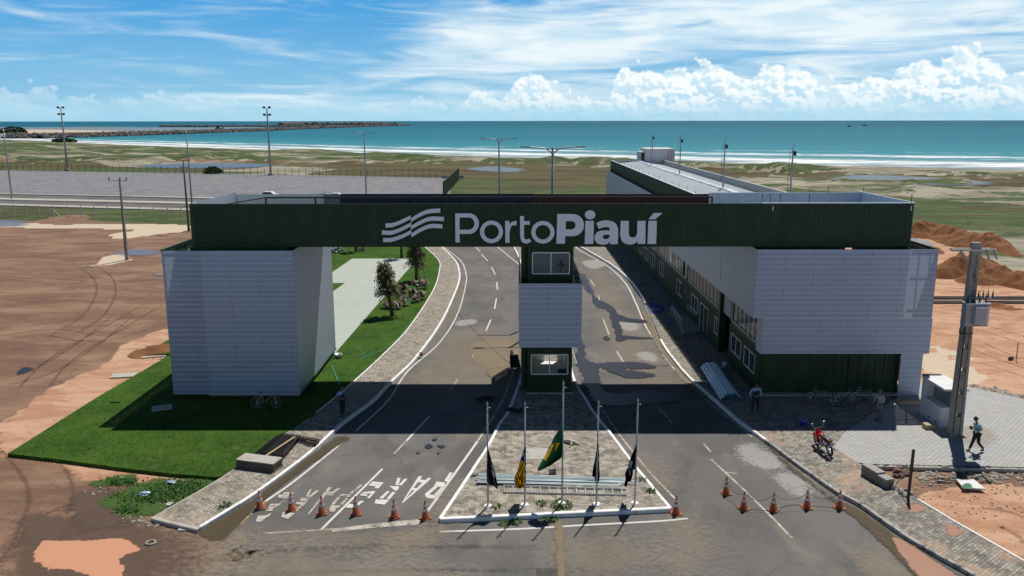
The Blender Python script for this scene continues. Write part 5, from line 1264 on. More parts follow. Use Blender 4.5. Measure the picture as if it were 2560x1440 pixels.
flag('flag', [(285, 1345, 1358), (400, 1305, 1360), (520, 1250, 1362), (640, 1205, 1362), (740, 1180, 1362), (820, 1152, 1356), (852, 1138, 1285), (940, 1100, 1280), (1020, 1112, 1262), (1105, 1105, 1240), (1125, 1095, 1168), (1200, 1082, 1155), (1230, 1095, 1135)], fy(4), 1440, 1080, 9,
     lambda p: 1 if any(near_line(p, l, 7) for l in BL_) else 0, [M['cloth_black'], M['cloth_white']], 'limp black flag with white stripes and letters on the rightmost pole', 1.8, 3)

# ---- skinned figures
def skin(name, chains, mat, parent=None, sub=1, loc=None):
    """chains: list of [(point, radius), ...]; a chain starting at an existing point joins it"""
    pts = []; rad = []; key = {}; edges = []
    def idx(p, r):
        k = tuple(round(c, 4) for c in p)
        if k not in key: key[k] = len(pts); pts.append(p); rad.append(r)
        return key[k]
    for ch in chains:
        for a, b in zip(ch, ch[1:]): edges.append((idx(*a), idx(*b)))
    me = bpy.data.meshes.new('tmp'); me.from_pydata(pts, edges, []); o = bpy.data.objects.new('tmp', me); COL.objects.link(o)
    o.modifiers.new('s', 'SKIN').use_smooth_shade = True; sm_ = o.modifiers.new('u', 'SUBSURF'); sm_.levels = sub; sm_.render_levels = sub
    for i, v in enumerate(me.skin_vertices[0].data):
        r = rad[i]; v.radius = (r, r) if not isinstance(r, tuple) else r; v.use_root = i == 0
    dg = bpy.context.evaluated_depsgraph_get(); dg.update(); nm = bpy.data.meshes.new_from_object(o.evaluated_get(dg)); bpy.data.objects.remove(o)
    nm.name = name; nm.materials.clear(); nm.materials.append(mat)
    for f in nm.polygons: f.use_smooth = True
    q = bpy.data.objects.new(name, nm); COL.objects.link(q)
    if parent: q.parent = parent
    return q
M['skin'] = simple('skin', (.22, .12, .08), .55, 0, .08, 12); M['hair'] = simple('hair', (.015, .012, .010), .7)
M['khaki'] = simple('trouser_khaki', (.13, .115, .09), .85); M['dark_cloth'] = simple('dark_uniform', (.012, .012, .018), .85); M['lightblue'] = simple('light_blue_shirt', (.28, .36, .60), .8)
M['aqua'] = simple('aqua_shirt', (.25, .50, .62), .8); M['aqua_w'] = simple('pale_shirt_band', (.55, .68, .72), .8); M['greycoat'] = simple('grey_overshirt', (.30, .36, .38), .85); M['cap_green'] = simple('green_helmet', (.02, .12, .07), .5)
def person(label, loc, rz, arms, legs, shirt, trousers, hat=None, head=(0, 0), lean=0, vest=None, coat=False, sleeve=.5, shoes='rubber'):
    """faces local -Y; arms/legs give joint positions per side; all in metres, standing height about 1.70"""
    t = thing('person', label, 'person', loc, rz)
    hip = (0, 0, .90); chest = (0, -.02-lean, 1.22); neck = (0, -.03-lean*1.3, 1.44); hd = (head[0], -.05-lean*1.5+head[1], 1.60)
    C = [[(hip, .115), ((0, -lean*.5, 1.05), .105), (chest, (.135, .105)), (neck, .055), ((hd[0]*.5, (neck[1]+hd[1])/2, 1.51), .058), (hd, (.078, .092)), ((hd[0], hd[1]+.005, 1.675), .055)],
         [(hd, .08), ((hd[0]*1.1, hd[1]-.10, 1.585), .018)]]
    for s in (-1, 1):
        sh = (s*.175, chest[1], 1.385); el, wr = arms[s]
        C.append([(chest, .12), (sh, .052), (el, .040), (wr, .028)])
        w = Vector(wr); d = (w-Vector(el)).normalized(); palm = w+d*.06; side = Vector((0, 1, 0)) if abs(d.y) < .8 else Vector((0, 0, 1)); side = (side-d*side.dot(d)).normalized(); bend = d.cross(side)*.02*s
        C.append([(wr, .026), (tuple(palm), (.036, .02))])
        for k, ln in enumerate((.07, .08, .075, .06)):
            b0_ = palm+side*(k-1.5)*.021+d*.015; C.append([(tuple(palm), .022), (tuple(b0_), .010), (tuple(b0_+d*ln*.55), .009), (tuple(b0_+d*ln+bend), .007)])
        th = palm-side*.045; C.append([(tuple(palm), .022), (tuple(th), .011), (tuple(th+d*.035-side*.012), .009)])
        hp = (s*.095, 0, .86); kn, an = legs[s]
        toe = Vector(an)+Vector((0, -.15, -.045))
        C.append([(hip, .115), (hp, .088), (kn, .058), (an, .042), (tuple(toe), (.042, .028))])
    skin('body', C, M['skin'], t)
    # clothes: slightly larger shells over the same joints
    T = [[((0, 0, .86), .135), ((0, -lean*.5, 1.05), .125), (chest, (.16, .128)), ((neck[0], neck[1], 1.40), .075)]]
    for s in (-1, 1):
        sh = Vector((s*.175, chest[1], 1.385)); el = Vector(arms[s][0]); wr = Vector(arms[s][1])
        ch = [(chest, .14), (tuple(sh), .072)]
        ch += [(tuple(sh.lerp(el, .85)), .056)] if sleeve < .8 else [(tuple(el), .054), (tuple(el.lerp(wr, .92)), .040)]
        T.append(ch)
    if coat: T.append([((0, 0, .86), .15), ((0, 0, .66), (.19, .15))])
    skin('shirt', T, M[shirt], t)
    if vest: skin('vest', [[((0, 0, .93), .145), ((0, -lean*.5, 1.06), .137), (chest, (.172, .14)), ((0, chest[1], 1.37), (.14, .09))]], M[vest], t)
    Lg = []
    for s in (-1, 1):
        kn, an = Vector(legs[s][0]), Vector(legs[s][1]); Lg.append([((0, 0, .90), .128), ((s*.095, 0, .85), .105), (tuple(kn), .074), (tuple(an+Vector((0, 0, .03))), .060)])
    skin('trousers', Lg, M[trousers], t)
    for s in (-1, 1):
        an = Vector(legs[s][1]); skin('shoe', [[(tuple(an+Vector((0, .04, -.035))), (.045, .035)), (tuple(an+Vector((0, -.05, -.04))), (.05, .035)), (tuple(an+Vector((0, -.17, -.05))), (.045, .026))]], M[shoes], t)
    mb = MB(); hz = Vector((hd[0], hd[1]+.012, 1.62))
    mb.lathe([(.088, -.02), (.094, .02), (.085, .06), (.05, .095), (.005, .105)], hz, 14)
    if hat: mb.box(-.07, -.20, .015, .07, -.06, .03, Matrix.Translation(hz)); mb.build('cap', M[hat], t, True)
    else: mb.blob(hz+Vector((0, .03, .0)), (.09, .08, .10), 2, .08); mb.build('hair', M['hair'], t, True)
    mb = MB()
    for s in (-1, 1): mb.blob((hd[0]+s*.032, hd[1]-.088, 1.615), .012, 1, 0)
    mb.bar((hd[0]-.025, hd[1]-.086, 1.548), (hd[0]+.025, hd[1]-.086, 1.548), .010); mb.build('eyes_and_mouth', M['hair'], t)
    mb = MB()
    for s in (-1, 1): mb.blob((hd[0]+s*.085, hd[1]+.01, 1.60), (.012, .022, .034), 1, 0); 
    mb.build('ears', M['skin'], t)
    return t
std = {-1: ((-.10, .0, .49), (-.10, .03, .09)), 1: ((.10, -.01, .49), (.11, .03, .09))}
person('guard in black cap and dark vest standing beside the left kerb, hands on hips', G(857, 1040, .15), R(62), {-1: ((-.36, .10, 1.14), (-.16, -.03, 1.0)), 1: ((.34, .12, 1.14), (.16, -.02, 1.0))}, std, 'lightblue', 'dark_cloth', 'dark_cloth', vest='dark_cloth', sleeve=.5)
person('guard with light blue sleeves and dark vest standing by the white pipe bundle', G(1887, 1033, .15), R(10), {-1: ((-.31, .04, 1.14), (-.27, .02, .88)), 1: ((.31, .04, 1.14), (.27, .02, .88))}, {-1: ((-.14, 0, .49), (-.17, .03, .09)), 1: ((.14, 0, .49), (.17, .03, .09))}, 'lightblue', 'dark_cloth', 'dark_cloth', vest='dark_cloth', sleeve=.9)
person('worker in green helmet and long grey shirt standing in the shade of the building', G(2196, 1052, .155), R(-68), {-1: ((-.27, -.02, 1.14), (-.20, -.22, 1.05)), 1: ((.27, -.02, 1.14), (.20, -.22, 1.05))}, std, 'greycoat', 'khaki', 'cap_green', coat=True, sleeve=.9, head=(0, -.02))
wk = person('man in light blue shirt and dark trousers walking left, looking at a phone', G(2438, 1129, .156), R(-82), {-1: ((-.25, .03, 1.13), (-.08, -.24, 1.15)), 1: ((.25, .03, 1.13), (.07, -.25, 1.14))}, {-1: ((-.09, -.10, .49), (-.09, -.24, .09)), 1: ((.09, .03, .48), (.09, .33, .12))}, 'aqua', 'dark_cloth', None, head=(0, -.05), lean=.05)
mb = MB(); mb.box(-.04, -.45, 1.12, .04, -.36, 1.26, Matrix.Rotation(R(-20), 4, 'X') @ Matrix.Translation((0, -.36, .16))); o = tag(mb.build('phone', M['black']), 'small dark phone held by the walking man', 'phone')
o.data.transform(wk.matrix_basis.to_3x3().to_4x4() if False else (Matrix.Rotation(R(-82), 4, 'Z'))); o.location = wk.location
for v in o.data.vertices: pass
c_ = sum((v.co for v in o.data.vertices), Vector())/len(o.data.vertices); tgt = Matrix.Rotation(R(-82), 3, 'Z') @ Vector((0, -.36, 1.2))
for v in o.data.vertices: v.co += tgt-c_
# dogs
M['dogw'] = simple('cream_fur', (.50, .44, .36), .9, 0, .12, 10); M['dogk'] = simple('black_fur', (.012, .012, .012), .9)
def dog(label, loc, rz, mat):
    """lying on its side, legs stretched to local -Y, head at +X"""
    t = thing('dog', label, 'dog', loc, rz)
    C = [[((0, 0, .10), .095), ((.22, 0, .115), .125), ((.40, .02, .11), .10), ((.52, .05, .09), .06), ((.62, .04, .075), (.065, .06)), ((.70, 0, .06), .035), ((.76, -.03, .05), .025)],
         [((0, 0, .10), .095), ((-.18, .01, .09), .085), ((-.30, .05, .05), .022), ((-.44, .12, .03), .016), ((-.55, .10, .02), .01)]]
    for x, s, z in ((.34, .03, .05), (.38, -.03, .12)): C.append([((.40, .02, .11), .10), ((x, -.16, z), .040), ((x+.10, -.30, z-.02), .025), ((x+.04, -.44, .03), .019), ((x+.09, -.50, .025), .022)])
    for x, z in ((-.16, .05), (-.12, .13)): C.append([((-.18, .01, .09), .085), ((x+.04, -.17, z), .050), ((x-.10, -.29, z*.7), .026), ((x+.0, -.44, .035), .019), ((x+.05, -.51, .025), .022)])
    C.append([((.62, .04, .075), .05), ((.60, .10, .10), .022), ((.56, .13, .11), .008)])
    skin('body', C, M[mat], t); return t
dog('cream coloured dog lying on its side on the sunny island pavers', G(1413, 1106, .155), R(-28), 'dogw')
dog('black dog lying on the shaded island beside the left kerb', G(1292, 1030, .155), R(160), 'dogk')
dog('black dog lying on the shaded asphalt of the left lane', G(1207, 999, .015), R(10), 'dogk')

# ---- motorcycle
def wheel(t, c, ax, Rw, rt, name='wheel', spokes=10, mt='rubber'):
    mb = MB(); mb.torus(c, ax, Rw-rt, rt, 28, 8); w = mb.build(name, M[mt], t, True)
    mb = MB(); mb.torus(c, ax, Rw-rt*2.1, rt*.35, 24, 6); a = Vector(ax).normalized(); u = a.orthogonal().normalized(); v = a.cross(u)
    for k in range(spokes): th = 2*math.pi*k/spokes; mb.tube([c, Vector(c)+(u*math.cos(th)+v*math.sin(th))*(Rw-rt*2)], .004, 4, False)
    mb.tube([Vector(c)-a*.05, Vector(c)+a*.05], .035, 8); mb.build('rim', M['chrome'], w); return w
def motorcycle(loc, rz):
    t = thing('motorcycle', 'small red motorcycle on its side stand between the shade and the sunny pavers', 'motorcycle', loc, rz)
    t.rotation_euler = (0, R(-9), rz)         # forward is local +Y
    wheel(t, (0, .62, .30), (1, 0, 0), .30, .045); wheel(t, (0, -.60, .30), (1, 0, 0), .30, .05)
    mb = MB()
    for s in (-.09, .09): mb.tube([(s, .62, .30), (s, .50, .62), (s, .42, .90)], .022, 8)
    mb.bar((-.1, .44, .86), (.1, .44, .86), .03); mb.build('fork', M['chrome'], t, True)
    mb = MB(); mb.tube([(0, .40, .85), (0, .22, .62), (0, .05, .32), (0, -.2, .28), (0, -.45, .45), (0, -.55, .72)], .028, 8); mb.tube([(0, .3, .7), (0, -.1, .62), (0, -.75, .74)], .025, 8); mb.build('frame', M['black'], t, True)
    mb = MB(); mb.blob((0, .12, .74), (.13, .24, .11), 2, .05); mb.blob((0, .38, .80), (.16, .07, .20), 2, .05); mb.box(-.17, .20, .36, -.12, .40, .78); mb.box(.12, .20, .36, .17, .40, .78); mb.blob((0, -.45, .64), (.12, .22, .07), 2, .05); mb.build('fairing', M['red'], t, True)
    mb = MB(); n = 7
    for k in range(n+1):
        a = R(20+k*110/n); p = Vector((0, .62+.34*math.cos(a), .30+.36*math.sin(a)))
        if k: mb.quad(pl_+Vector((-.06, 0, 0)), p+Vector((-.06, 0, 0)), p+Vector((.06, 0, 0)), pl_+Vector((.06, 0, 0)))
        pl_ = p
    mb.build('mudguard', M['red'], t, True)
    mb = MB(); mb.blob((0, -.28, .80), (.13, .36, .055), 2, .03); mb.build('seat', M['seat'], t, True)
    mb = MB(); mb.blob((0, .05, .36), (.13, .16, .13), 2, .1); mb.tube([(.12, .1, .3), (.15, -.3, .26), (.16, -.75, .36)], [.025, .03, .045], 8); mb.build('engine', M['grey_steel'], t, True)
    mb = MB(); mb.tube([(-.36, .26, .98), (-.15, .38, 1.0), (.15, .38, 1.0), (.36, .26, .98)], .014, 7); hb = mb.build('handlebar', M['black'], t, True)
    for s in (-1, 1): mb = MB(); mb.tube([(s*.2, .38, 1.0), (s*.28, .36, 1.22)], .008, 5); mb.blob((s*.29, .35, 1.26), (.07, .015, .045), 1, 0); mb.build('mirror', M['chrome'], hb, True)
    mb = MB(); mb.lathe([(.08, 0), (.08, .05), (.04, .09)], (0, .48, .86), 14, Matrix.Rotation(R(-90), 3, 'X')); mb.build('headlight', M['chrome'], t, True)
    mb = MB(); mb.box(-.09, -.83, .56, .09, -.815, .72); mb.build('number_plate', M['lightblue'], t)
    mb = MB(); mb.box(-.07, -.80, .74, .07, -.76, .80); mb.build('tail_light', M['red'], t)
    mb = MB(); mb.box(-.10, -.80, .82, .10, -.60, .84); mb.bar((-.1, -.62, .80), (-.1, -.82, .84), .02); mb.bar((.1, -.62, .80), (.1, -.82, .84), .02); mb.build('rack', M['black'], t)
    mb = MB(); mb.tube([(-.05, 0, .3), (-.30, -.05, .02)], .012, 6); mb.build('side_stand', M['black'], t)
    for s in (-1, 1): mb = MB(); mb.tube([(s*.05, -.1, .28), (s*.24, -.1, .27)], .018, 6); mb.build('footrest', M['rubber'], t)
a = G(2041, 1112, .155); b = G(2078, 1142, .155); mid = (a+b)/2; d = a-b
motorcycle(mid, math.atan2(-d.x, d.y))

def bicycle(label, loc, rz, lean=8, frame='grey_steel'):
    t = thing('bicycle', label, 'bicycle', loc, rz, 'parked bicycles'); t.rotation_euler = (R(lean), 0, rz)    # forward is local +X
    wheel(t, (.52, 0, .33), (0, 1, 0), .33, .018, spokes=14); wheel(t, (-.52, 0, .33), (0, 1, 0), .33, .018, spokes=14)
    mb = MB(); A, B, C_, D = (-.15, 0, .30), (-.28, 0, .78), (.36, 0, .80), (.52, 0, .33)
    for p, q in ((A, B), (A, C_), ((-.26, 0, .72), (.35, 0, .76)), (C_, D), (A, (-.52, 0, .33)), ((-.26, 0, .72), (-.52, 0, .33))): mb.tube([p, q], .015, 6)
    mb.tube([B, (-.30, 0, .88)], .012, 6); mb.tube([C_, (.34, 0, .93)], .012, 6); mb.build('frame', M[frame], t, True)
    mb = MB(); mb.tube([(.26, -.28, .94), (.36, -.1, .96), (.36, .1, .96), (.26, .28, .94)], .011, 6); mb.build('handlebar', M['chrome'], t, True)
    mb = MB(); mb.blob((-.32, 0, .90), (.13, .07, .035), 2, .05); mb.build('saddle', M['black'], t, True)
    mb = MB(); mb.tube([(-.15, -.09, .14), (-.15, -.05, .30), (-.15, .05, .30), (-.15, .09, .46)], .009, 5); mb.torus((-.15, -.04, .30), (0, 1, 0), .09, .006, 16, 4); mb.build('crank', M['black'], t)
    return t
bicycle('bicycle leaning against the clad pillar on the shaded lawn', G(667, 1022, .16), R(0), -7, 'steelw')
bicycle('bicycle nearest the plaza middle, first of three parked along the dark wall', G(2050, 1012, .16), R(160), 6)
bicycle('middle bicycle of three parked along the dark container wall', G(2108, 1016, .16), R(10), -6, 'steelw')
bicycle('bicycle parked by the worker, right end of the row at the wall', G(2160, 1010, .16), R(172), 6)

# ---- pipes, ladder, frames, boards
t0 = None
P0 = G(1768, 910, .15); P1 = G(1838, 1016, .15); d = (P1-P0); L = 6.0; u = d.normalized(); r_ = .052; s_ = Vector((u.y, -u.x, 0)); ang = math.atan2(u.y, u.x)
mb = MB(); mb.tube([(-L/2, 0, 0), (L/2, 0, 0)], r_, 10, False); mb.tube([(L/2, 0, 0), (-L/2, 0, 0)], r_*.8, 10, False)
pm = mb.build('steel_pipe', M['pvc'], smooth=True); tag(pm, 'pale blue steel pipe in the bundle lying beside the right building', 'pipe', 'pipe bundle by the building'); pm.location = (0, 0, -50); first = True
ctr = P0.lerp(P1, .5)
for row, cnt in enumerate((11, 10, 8, 5)):
    for k in range(cnt):
        o = pm if first else pm.copy()
        if not first: COL.objects.link(o)
        first = False
        q = ctr+s_*((k-(cnt-1)/2)*r_*2.08)+Vector((0, 0, r_+.01+row*r_*1.78))+u*random.uniform(-.12, .12); o.location = q; o.rotation_euler = (0, 0, ang+random.uniform(-.006, .006))
ys_ = [(1193, 1184, 1560, 1196, .04, 'pvc_w'), (1196, 1187, 1562, 1199, .04, 'pvc_w'), (1190, 1190.5, 1590, 1203, .05, 'pvc_w'), (1192, 1194, 1572, 1205, .04, 'pvc_w'), (1200, 1197.5, 1585, 1207, .045, 'pvc_w'), (1188, 1200, 1545, 1209.5, .04, 'grey_steel'), (1194, 1203, 1555, 1212, .05, 'pvc_w'), (1192, 1206, 1548, 1214.5, .05, 'pvc_w'), (1200, 1200, 1560, 1203, .04, 'pvc_w')]
for i, (xa_, ya, xb_, yb_, w_, mt) in enumerate(ys_):
    zz = .155+w_/2+(.05 if i % 3 == 1 else 0); a = G(xa_, ya, zz); b = G(xb_, yb_, zz); mb = MB(); c = (a+b)/2
    mb.bar(a-c, b-c, w_, w_*.8); o = mb.build('steel_profile', M[mt]); o.location = c; tag(o, '%s zinc profile, counted from the back, lying across the island' % ('first', 'second', 'third', 'fourth', 'fifth', '', 'sixth', 'front', 'topmost')[i] if mt == 'pvc_w' else 'dull grey steel profile among the pale ones on the island', 'steel profile', 'steel profiles on the island')
for xa_, ya, xb_, yb_, lb in ((1178, 1189, 1216, 1187, 'short dark bar ends sticking out left of the pale profiles'), (1190, 1209, 1405, 1213, 'long dark steel bar along the front of the pale profiles'), (1424, 1203, 1535, 1207, 'short blue grey bar lying on the pale profiles')):
    a = G(xa_, ya, .20); b = G(xb_, yb_, .20); mb = MB(); mb.bar(a, b, .05); tag(mb.build('steel_bar', M['grey_steel'] if xa_ > 1400 else M['black']), lb, 'steel bar')
a0, a1, b0_, b1_ = G(1258, 1214, .2), G(1565, 1223, .2), G(1258, 1230, .2), G(1567, 1237, .2)
t = thing('ladder', 'long aluminium ladder lying flat in front of the pale profiles', 'ladder', (a0+b1_)/2)
c = t.location; mb = MB(); mb.bar(a0-c, a1-c, .03, .07); mb.build('rail', M['galv'], t); mb = MB(); mb.bar(b0_-c, b1_-c, .03, .07); mb.build('rail', M['galv'], t)
for k in range(14):
    f = (k+.1)/13.6; mb = MB(); mb.bar(a0.lerp(a1, f)-c, b0_.lerp(b1_, f)-c, .035); mb.build('rung', M['galv'], t)
b = G(1387, 1183, .15); t = thing('ground_floodlight', 'small box floodlight on a short post aimed at the flags', 'floodlight', b)
mb = MB(); mb.bar((0, 0, 0), (0, 0, .42), .03); mb.build('post', M['conc_l'], t); mb = MB(); mb.box(-.16, -.10, 0, .16, .10, .05, Matrix.Translation((-.1, -.05, .10)) @ Matrix.Rotation(R(35), 4, 'X')); mb.build('lamp_box', M['navy'], t)
P = [G(x, y, .151) for x, y in ((1316, 1121), (1378, 1121), (1380, 1149), (1311, 1149))]; mb = MB(); mb.prism([(p.x, p.y) for p in P], .14, .165); tag(mb.build('inspection_cover', M['concrete']), 'square concrete inspection cover let into the island pavers', 'cover')
# boards
A, B, Cc = G(598, 1168, .15), G(691, 1180, .15), G(701, 1166, .15); e1 = B-A; e2 = Cc-B; ang = math.atan2(e1.y, e1.x); c = A+e1/2+e2/2
for k in range(8):
    mb = MB(); mb.box(-e1.length/2, -e2.length/2-.08, 0, e1.length/2, e2.length/2+.08, .038); top = k == 7
    o = mb.build('shutter_board', M['concrete' if top else 'woodd']); o.location = c+Vector((random.uniform(-.03, .03), random.uniform(-.02, .02), .005+k*.05)); o.rotation_euler = (0, 0, ang+random.uniform(-.02, .02))
    tag(o, 'light grey board on top of the stack on the left sidewalk' if top else '%s dark edged board counted from the bottom of the left sidewalk stack' % ('lowest', 'second', 'third', 'fourth', 'fifth', 'sixth', 'seventh')[k], 'board', 'boards stacked on the left sidewalk')
def grate(label, q, n, z):
    P = [G(x, y, .15) for x, y in q]; c = sum(P, Vector())/4; t = thing('steel_grate', label, 'steel frame', (c.x, c.y, z), 0, 'black steel frames on the left sidewalk'); P = [Vector((p.x-c.x, p.y-c.y, .03)) for p in P]
    mb = MB()
    for i in range(4): mb.bar(P[i], P[(i+1) % 4], .07)
    for i in range(4): mb.bar(P[i]+Vector((.04, .03, .08)), P[(i+1) % 4]+Vector((.04, .03, .08)), .04)
    mb.build('frame', M['black'], t)
    for k in range(1, n): mb = MB(); mb.bar(P[0].lerp(P[3], k/n), P[1].lerp(P[2], k/n), .035); mb.build('crossbar', M['black'], t)
grate('wide black steel frame with close crossbars behind the board stack', [(634, 1141), (692, 1094), (736, 1099), (700, 1148)], 14, .16)
grate('second black steel frame lying over the wide one', [(650, 1141), (704, 1095), (748, 1101), (706, 1150)], 12, .27)
grate('short black steel frame reaching over the kerb', [(742, 1104), (748, 1098), (797, 1108), (787, 1118)], 7, .2)
a = G(664, 1140, .40); b = G(737, 1092, .40); mb = MB(); mb.bar(a, b, .10, .03); tag(mb.build('plank', M['wood']), 'pale wooden plank lying across the black steel frames', 'plank')
# paver stack
A = G(2152, 1186, .15); B = G(2216, 1224, .15); u = (B-A).normalized(); L = (B-A).length; s_ = Vector((-u.y, u.x, 0)); ang = math.atan2(u.y, u.x); n = int(L/.108)
mb = MB(); mb.box(-.05, -.1, 0, .05, .1, .078); pm = mb.build('paver_block', [M['brick']]); first = True
pt_ = None
mb2 = MB(); mb2.box(-.05, -.1, 0, .05, .1, .078); tm = mb2.build('paver_block', [M['brick_top']]); ft = True
for k in range(n):
    for j in range(2):
        H_ = 6 if k < n*.62 else 5
        for h in range(H_):
            top = h == H_-1; src = tm if top else pm; o = src
            if (top and not ft) or (not top and not first): o = src.copy(); COL.objects.link(o)
            if top: ft = False
            else: first = False
            o.location = A+u*(.054+k*.108)+s_*(.1+j*.208)+Vector((0, 0, .005+h*.081))+Vector((random.uniform(-.008, .008), random.uniform(-.01, .01), 0)); o.rotation_euler = (0, 0, ang+random.uniform(-.03, .03))
            tag(o, 'light topped grey paving block on top of the stack by the kerb' if top else 'grey paving block inside the stack on the right sidewalk', 'paving block', 'stacked paving blocks')
for k, h in ((0, 0), (0, 1)):
    o = tm.copy(); COL.objects.link(o); o.location = G(2233, 1222, .15)+Vector((0, 0, h*.081)); o.rotation_euler = (0, 0, ang+.4); o['label'] = 'grey paving block in the pair standing off the end of the stack'
# posts, stakes, slab
b = G(2270, 1248, .15); tp = PY(2284, 1124, b.y+.2); t = thing('steel_post', 'dark steel post leaning upright out of a heap of stones by the brick stack', 'post', b)
mb = MB(); mb.bar((0, 0, 0), tp-b, .09); mb.build('upright', M['black'], t); mb = MB(); q = PY(2276, 1166, b.y+.12); e = G(2239, 1212, .15); mb.bar(q-b, e-b, .03); mb.build('brace', M['grey_steel'], t)
def boulders(name, label, pts, mat, cat='stone', group=None):
    for i, (x, y, r, z) in enumerate(pts):
        mb = MB(); p = G(x, y, z); mb.blob((0, 0, r*.4), (r, r*.8, r*.6), 2, .35, i*7+x); o = mb.build(name, M[mat]); o.location = p; tag(o, label, cat, group)
M['redstone'] = simple('red_block', (.22, .12, .09), .9, 0, .2, 5)
boulders('stone', 'grey stone packed round the foot of the leaning steel post', [(2255, 1235, .14, .15), (2262, 1240, .16, .15), (2278, 1236, .13, .15), (2250, 1228, .10, .15), (2266, 1228, .12, .15)], 'stone', group='stones at the post')
boulders('broken_block', 'reddish broken block in the heap behind the paving stack', [(2243, 1180, .2, .02), (2262, 1186, .22, .02), (2252, 1192, .16, .02), (2238, 1192, .14, .02)], 'redstone', group='reddish broken blocks')
P = [G(x, y, .02) for x, y in ((2389, 1206), (2434, 1207), (2463, 1231), (2407, 1227))]; mb = MB(); mb.prism([(p.x, p.y) for p in P], .12, .18); o = mb.build('concrete_slab', M['stucco']); tag(o, 'pale square slab with a green stain lying on the orange dirt', 'slab')
patch('green_stain', [(2404, 1213), (2424, 1208), (2428, 1218), (2412, 1222)], .184, patch_mat('green_stain', (.06, .16, .09), (.10, .22, .13), .9, .1, .2, 4, .9), .12)
mb = MB(); a, b = G(2457, 1187, .08), G(2476, 1205, .08); mb.bar(a, b, .12, .08); tag(mb.build('timber', M['woodd']), 'short squared timber lying on the rubble strip', 'timber')
mb = MB(); rn = random.Random(5)
for k in range(420):
    x = rn.uniform(2290, 2600); y = rn.gauss(1186, 13) if k < 300 else rn.uniform(1170, 1300)
    if y < 1171: continue
    p = G(x, y, .02); r = rn.uniform(.03, .11) if k < 300 else rn.uniform(.02, .05); mb.blob(p, (r*1.3, r, r*.6), 1, .3, k, rn.random()*6)
for k in range(240):
    x = rn.uniform(2400, 2600); p = G(x, 968+(x-2400)*.2+rn.gauss(0, 5)-4, .1); r = rn.uniform(.04, .13); mb.blob(p, (r*1.5, r, r*.5), 1, .3, k, rn.random()*6)
for k in range(160):
    x = rn.uniform(340, 425); p = G(x, 882+rn.gauss(0, 6), .02); r = rn.uniform(.03, .12); mb.blob(p, (r*1.5, r, r*.5), 1, .3, k, rn.random()*6)
for k in range(200):
    x, y = rn.choice(((330, 1292), (350, 1300), (400, 1310), (240, 1230), (420, 1262), (1460, 1200)))
    p = G(x+rn.gauss(0, 22), y+rn.gauss(0, 6), .02); r = rn.uniform(.02, .06); mb.blob(p, (r*1.4, r, r*.5), 1, .3, k, rn.random()*6)
tag(mb.build('rubble', M['stone']), 'loose stones and broken mortar scattered over the dirt', 'rubble', kind='stuff')
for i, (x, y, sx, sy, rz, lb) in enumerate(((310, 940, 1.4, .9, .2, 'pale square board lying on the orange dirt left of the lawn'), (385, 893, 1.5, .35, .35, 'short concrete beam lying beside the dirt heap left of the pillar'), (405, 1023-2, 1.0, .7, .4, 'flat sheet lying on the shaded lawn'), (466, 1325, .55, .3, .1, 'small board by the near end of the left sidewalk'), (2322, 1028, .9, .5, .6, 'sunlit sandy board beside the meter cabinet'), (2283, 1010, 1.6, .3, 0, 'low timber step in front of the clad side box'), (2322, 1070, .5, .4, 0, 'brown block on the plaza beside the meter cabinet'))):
    mb = MB(); mb.box(-sx/2, -sy/2, 0, sx/2, sy/2, .08 if i not in (5, 6) else .22); o = mb.build('board' if i not in (1, 6) else 'block', M['concrete' if i not in (4, 5, 6) else 'wood']); o.location = G(x, y, .17 if i in (2, 4, 5, 6) else .0); o.rotation_euler = (0, 0, rz); tag(o, lb, 'board' if i not in (1, 6) else 'block')
# long trench walls at right
for y, lb in ((748, 'far low dark foundation wall crossing the orange dirt'), (759, 'near low dark foundation wall crossing the orange dirt')):
    a, b = G(2320, y, 0), G(3100, y+1, 0); mb = MB(); mb.bar(a+Vector((0, 0, .12)), b+Vector((0, 0, .12)), .12, .34); tag(mb.build('foundation_wall', M['conc_d']), lb, 'low wall')
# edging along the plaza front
mb = MB(); a = G(2170, 1163, .15); b = G(2760, 1175, .15); d = b-a
mb.bar(a+Vector((0, -.12, -.05)), b+Vector((0, -.12, -.05)), .12, .16); structure(mb.build('plaza_edge', M['concrete']))
mb = MB(); rn = random.Random(2)
for k in range(90): p = a.lerp(b, rn.random()); mb.box(-.10, -.05, -.05, .10, .05, .035, Matrix.Translation(p+Vector((0, rn.uniform(-.12, .05), .0))) @ Matrix.Rotation(rn.uniform(-.5, .5), 4, 'Z'))
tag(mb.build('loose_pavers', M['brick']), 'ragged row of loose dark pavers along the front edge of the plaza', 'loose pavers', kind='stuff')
# ---------------------------------------------------------------- buckets, barrow, rails
def bucket(label, loc, mat, r=.15, h=.28, name='bucket', cat='bucket'):
    t = thing(name, label, cat, loc); mb = MB(); mb.lathe([(r*.8, 0), (r, h), (r*.93, h), (r*.75, .02)], n=18); mb.build('tub', M[mat], t, True)
    mb = MB(); mb.torus((0, 0, h), (0, 0, 1), r, .01, 20, 5); mb.build('rim', M['frame'], t); return t
bucket('pale bucket on the shaded island beside the control tower', G(1306, 962, .15), 'lightblue', .16, .3)
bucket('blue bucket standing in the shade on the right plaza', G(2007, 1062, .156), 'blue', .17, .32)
bucket('white bucket by the recess of the long building', G(1811, 918, .15), 'frame', .15, .3)
bucket('small orange and white bucket on the left kerb', G(1053, 889, .15), 'cone', .13, .22)
bucket('round metal pot on the lawn at the corner of the clad pillar', G(846, 894, .16), 'galv', .26, .25, 'pot', 'pot')
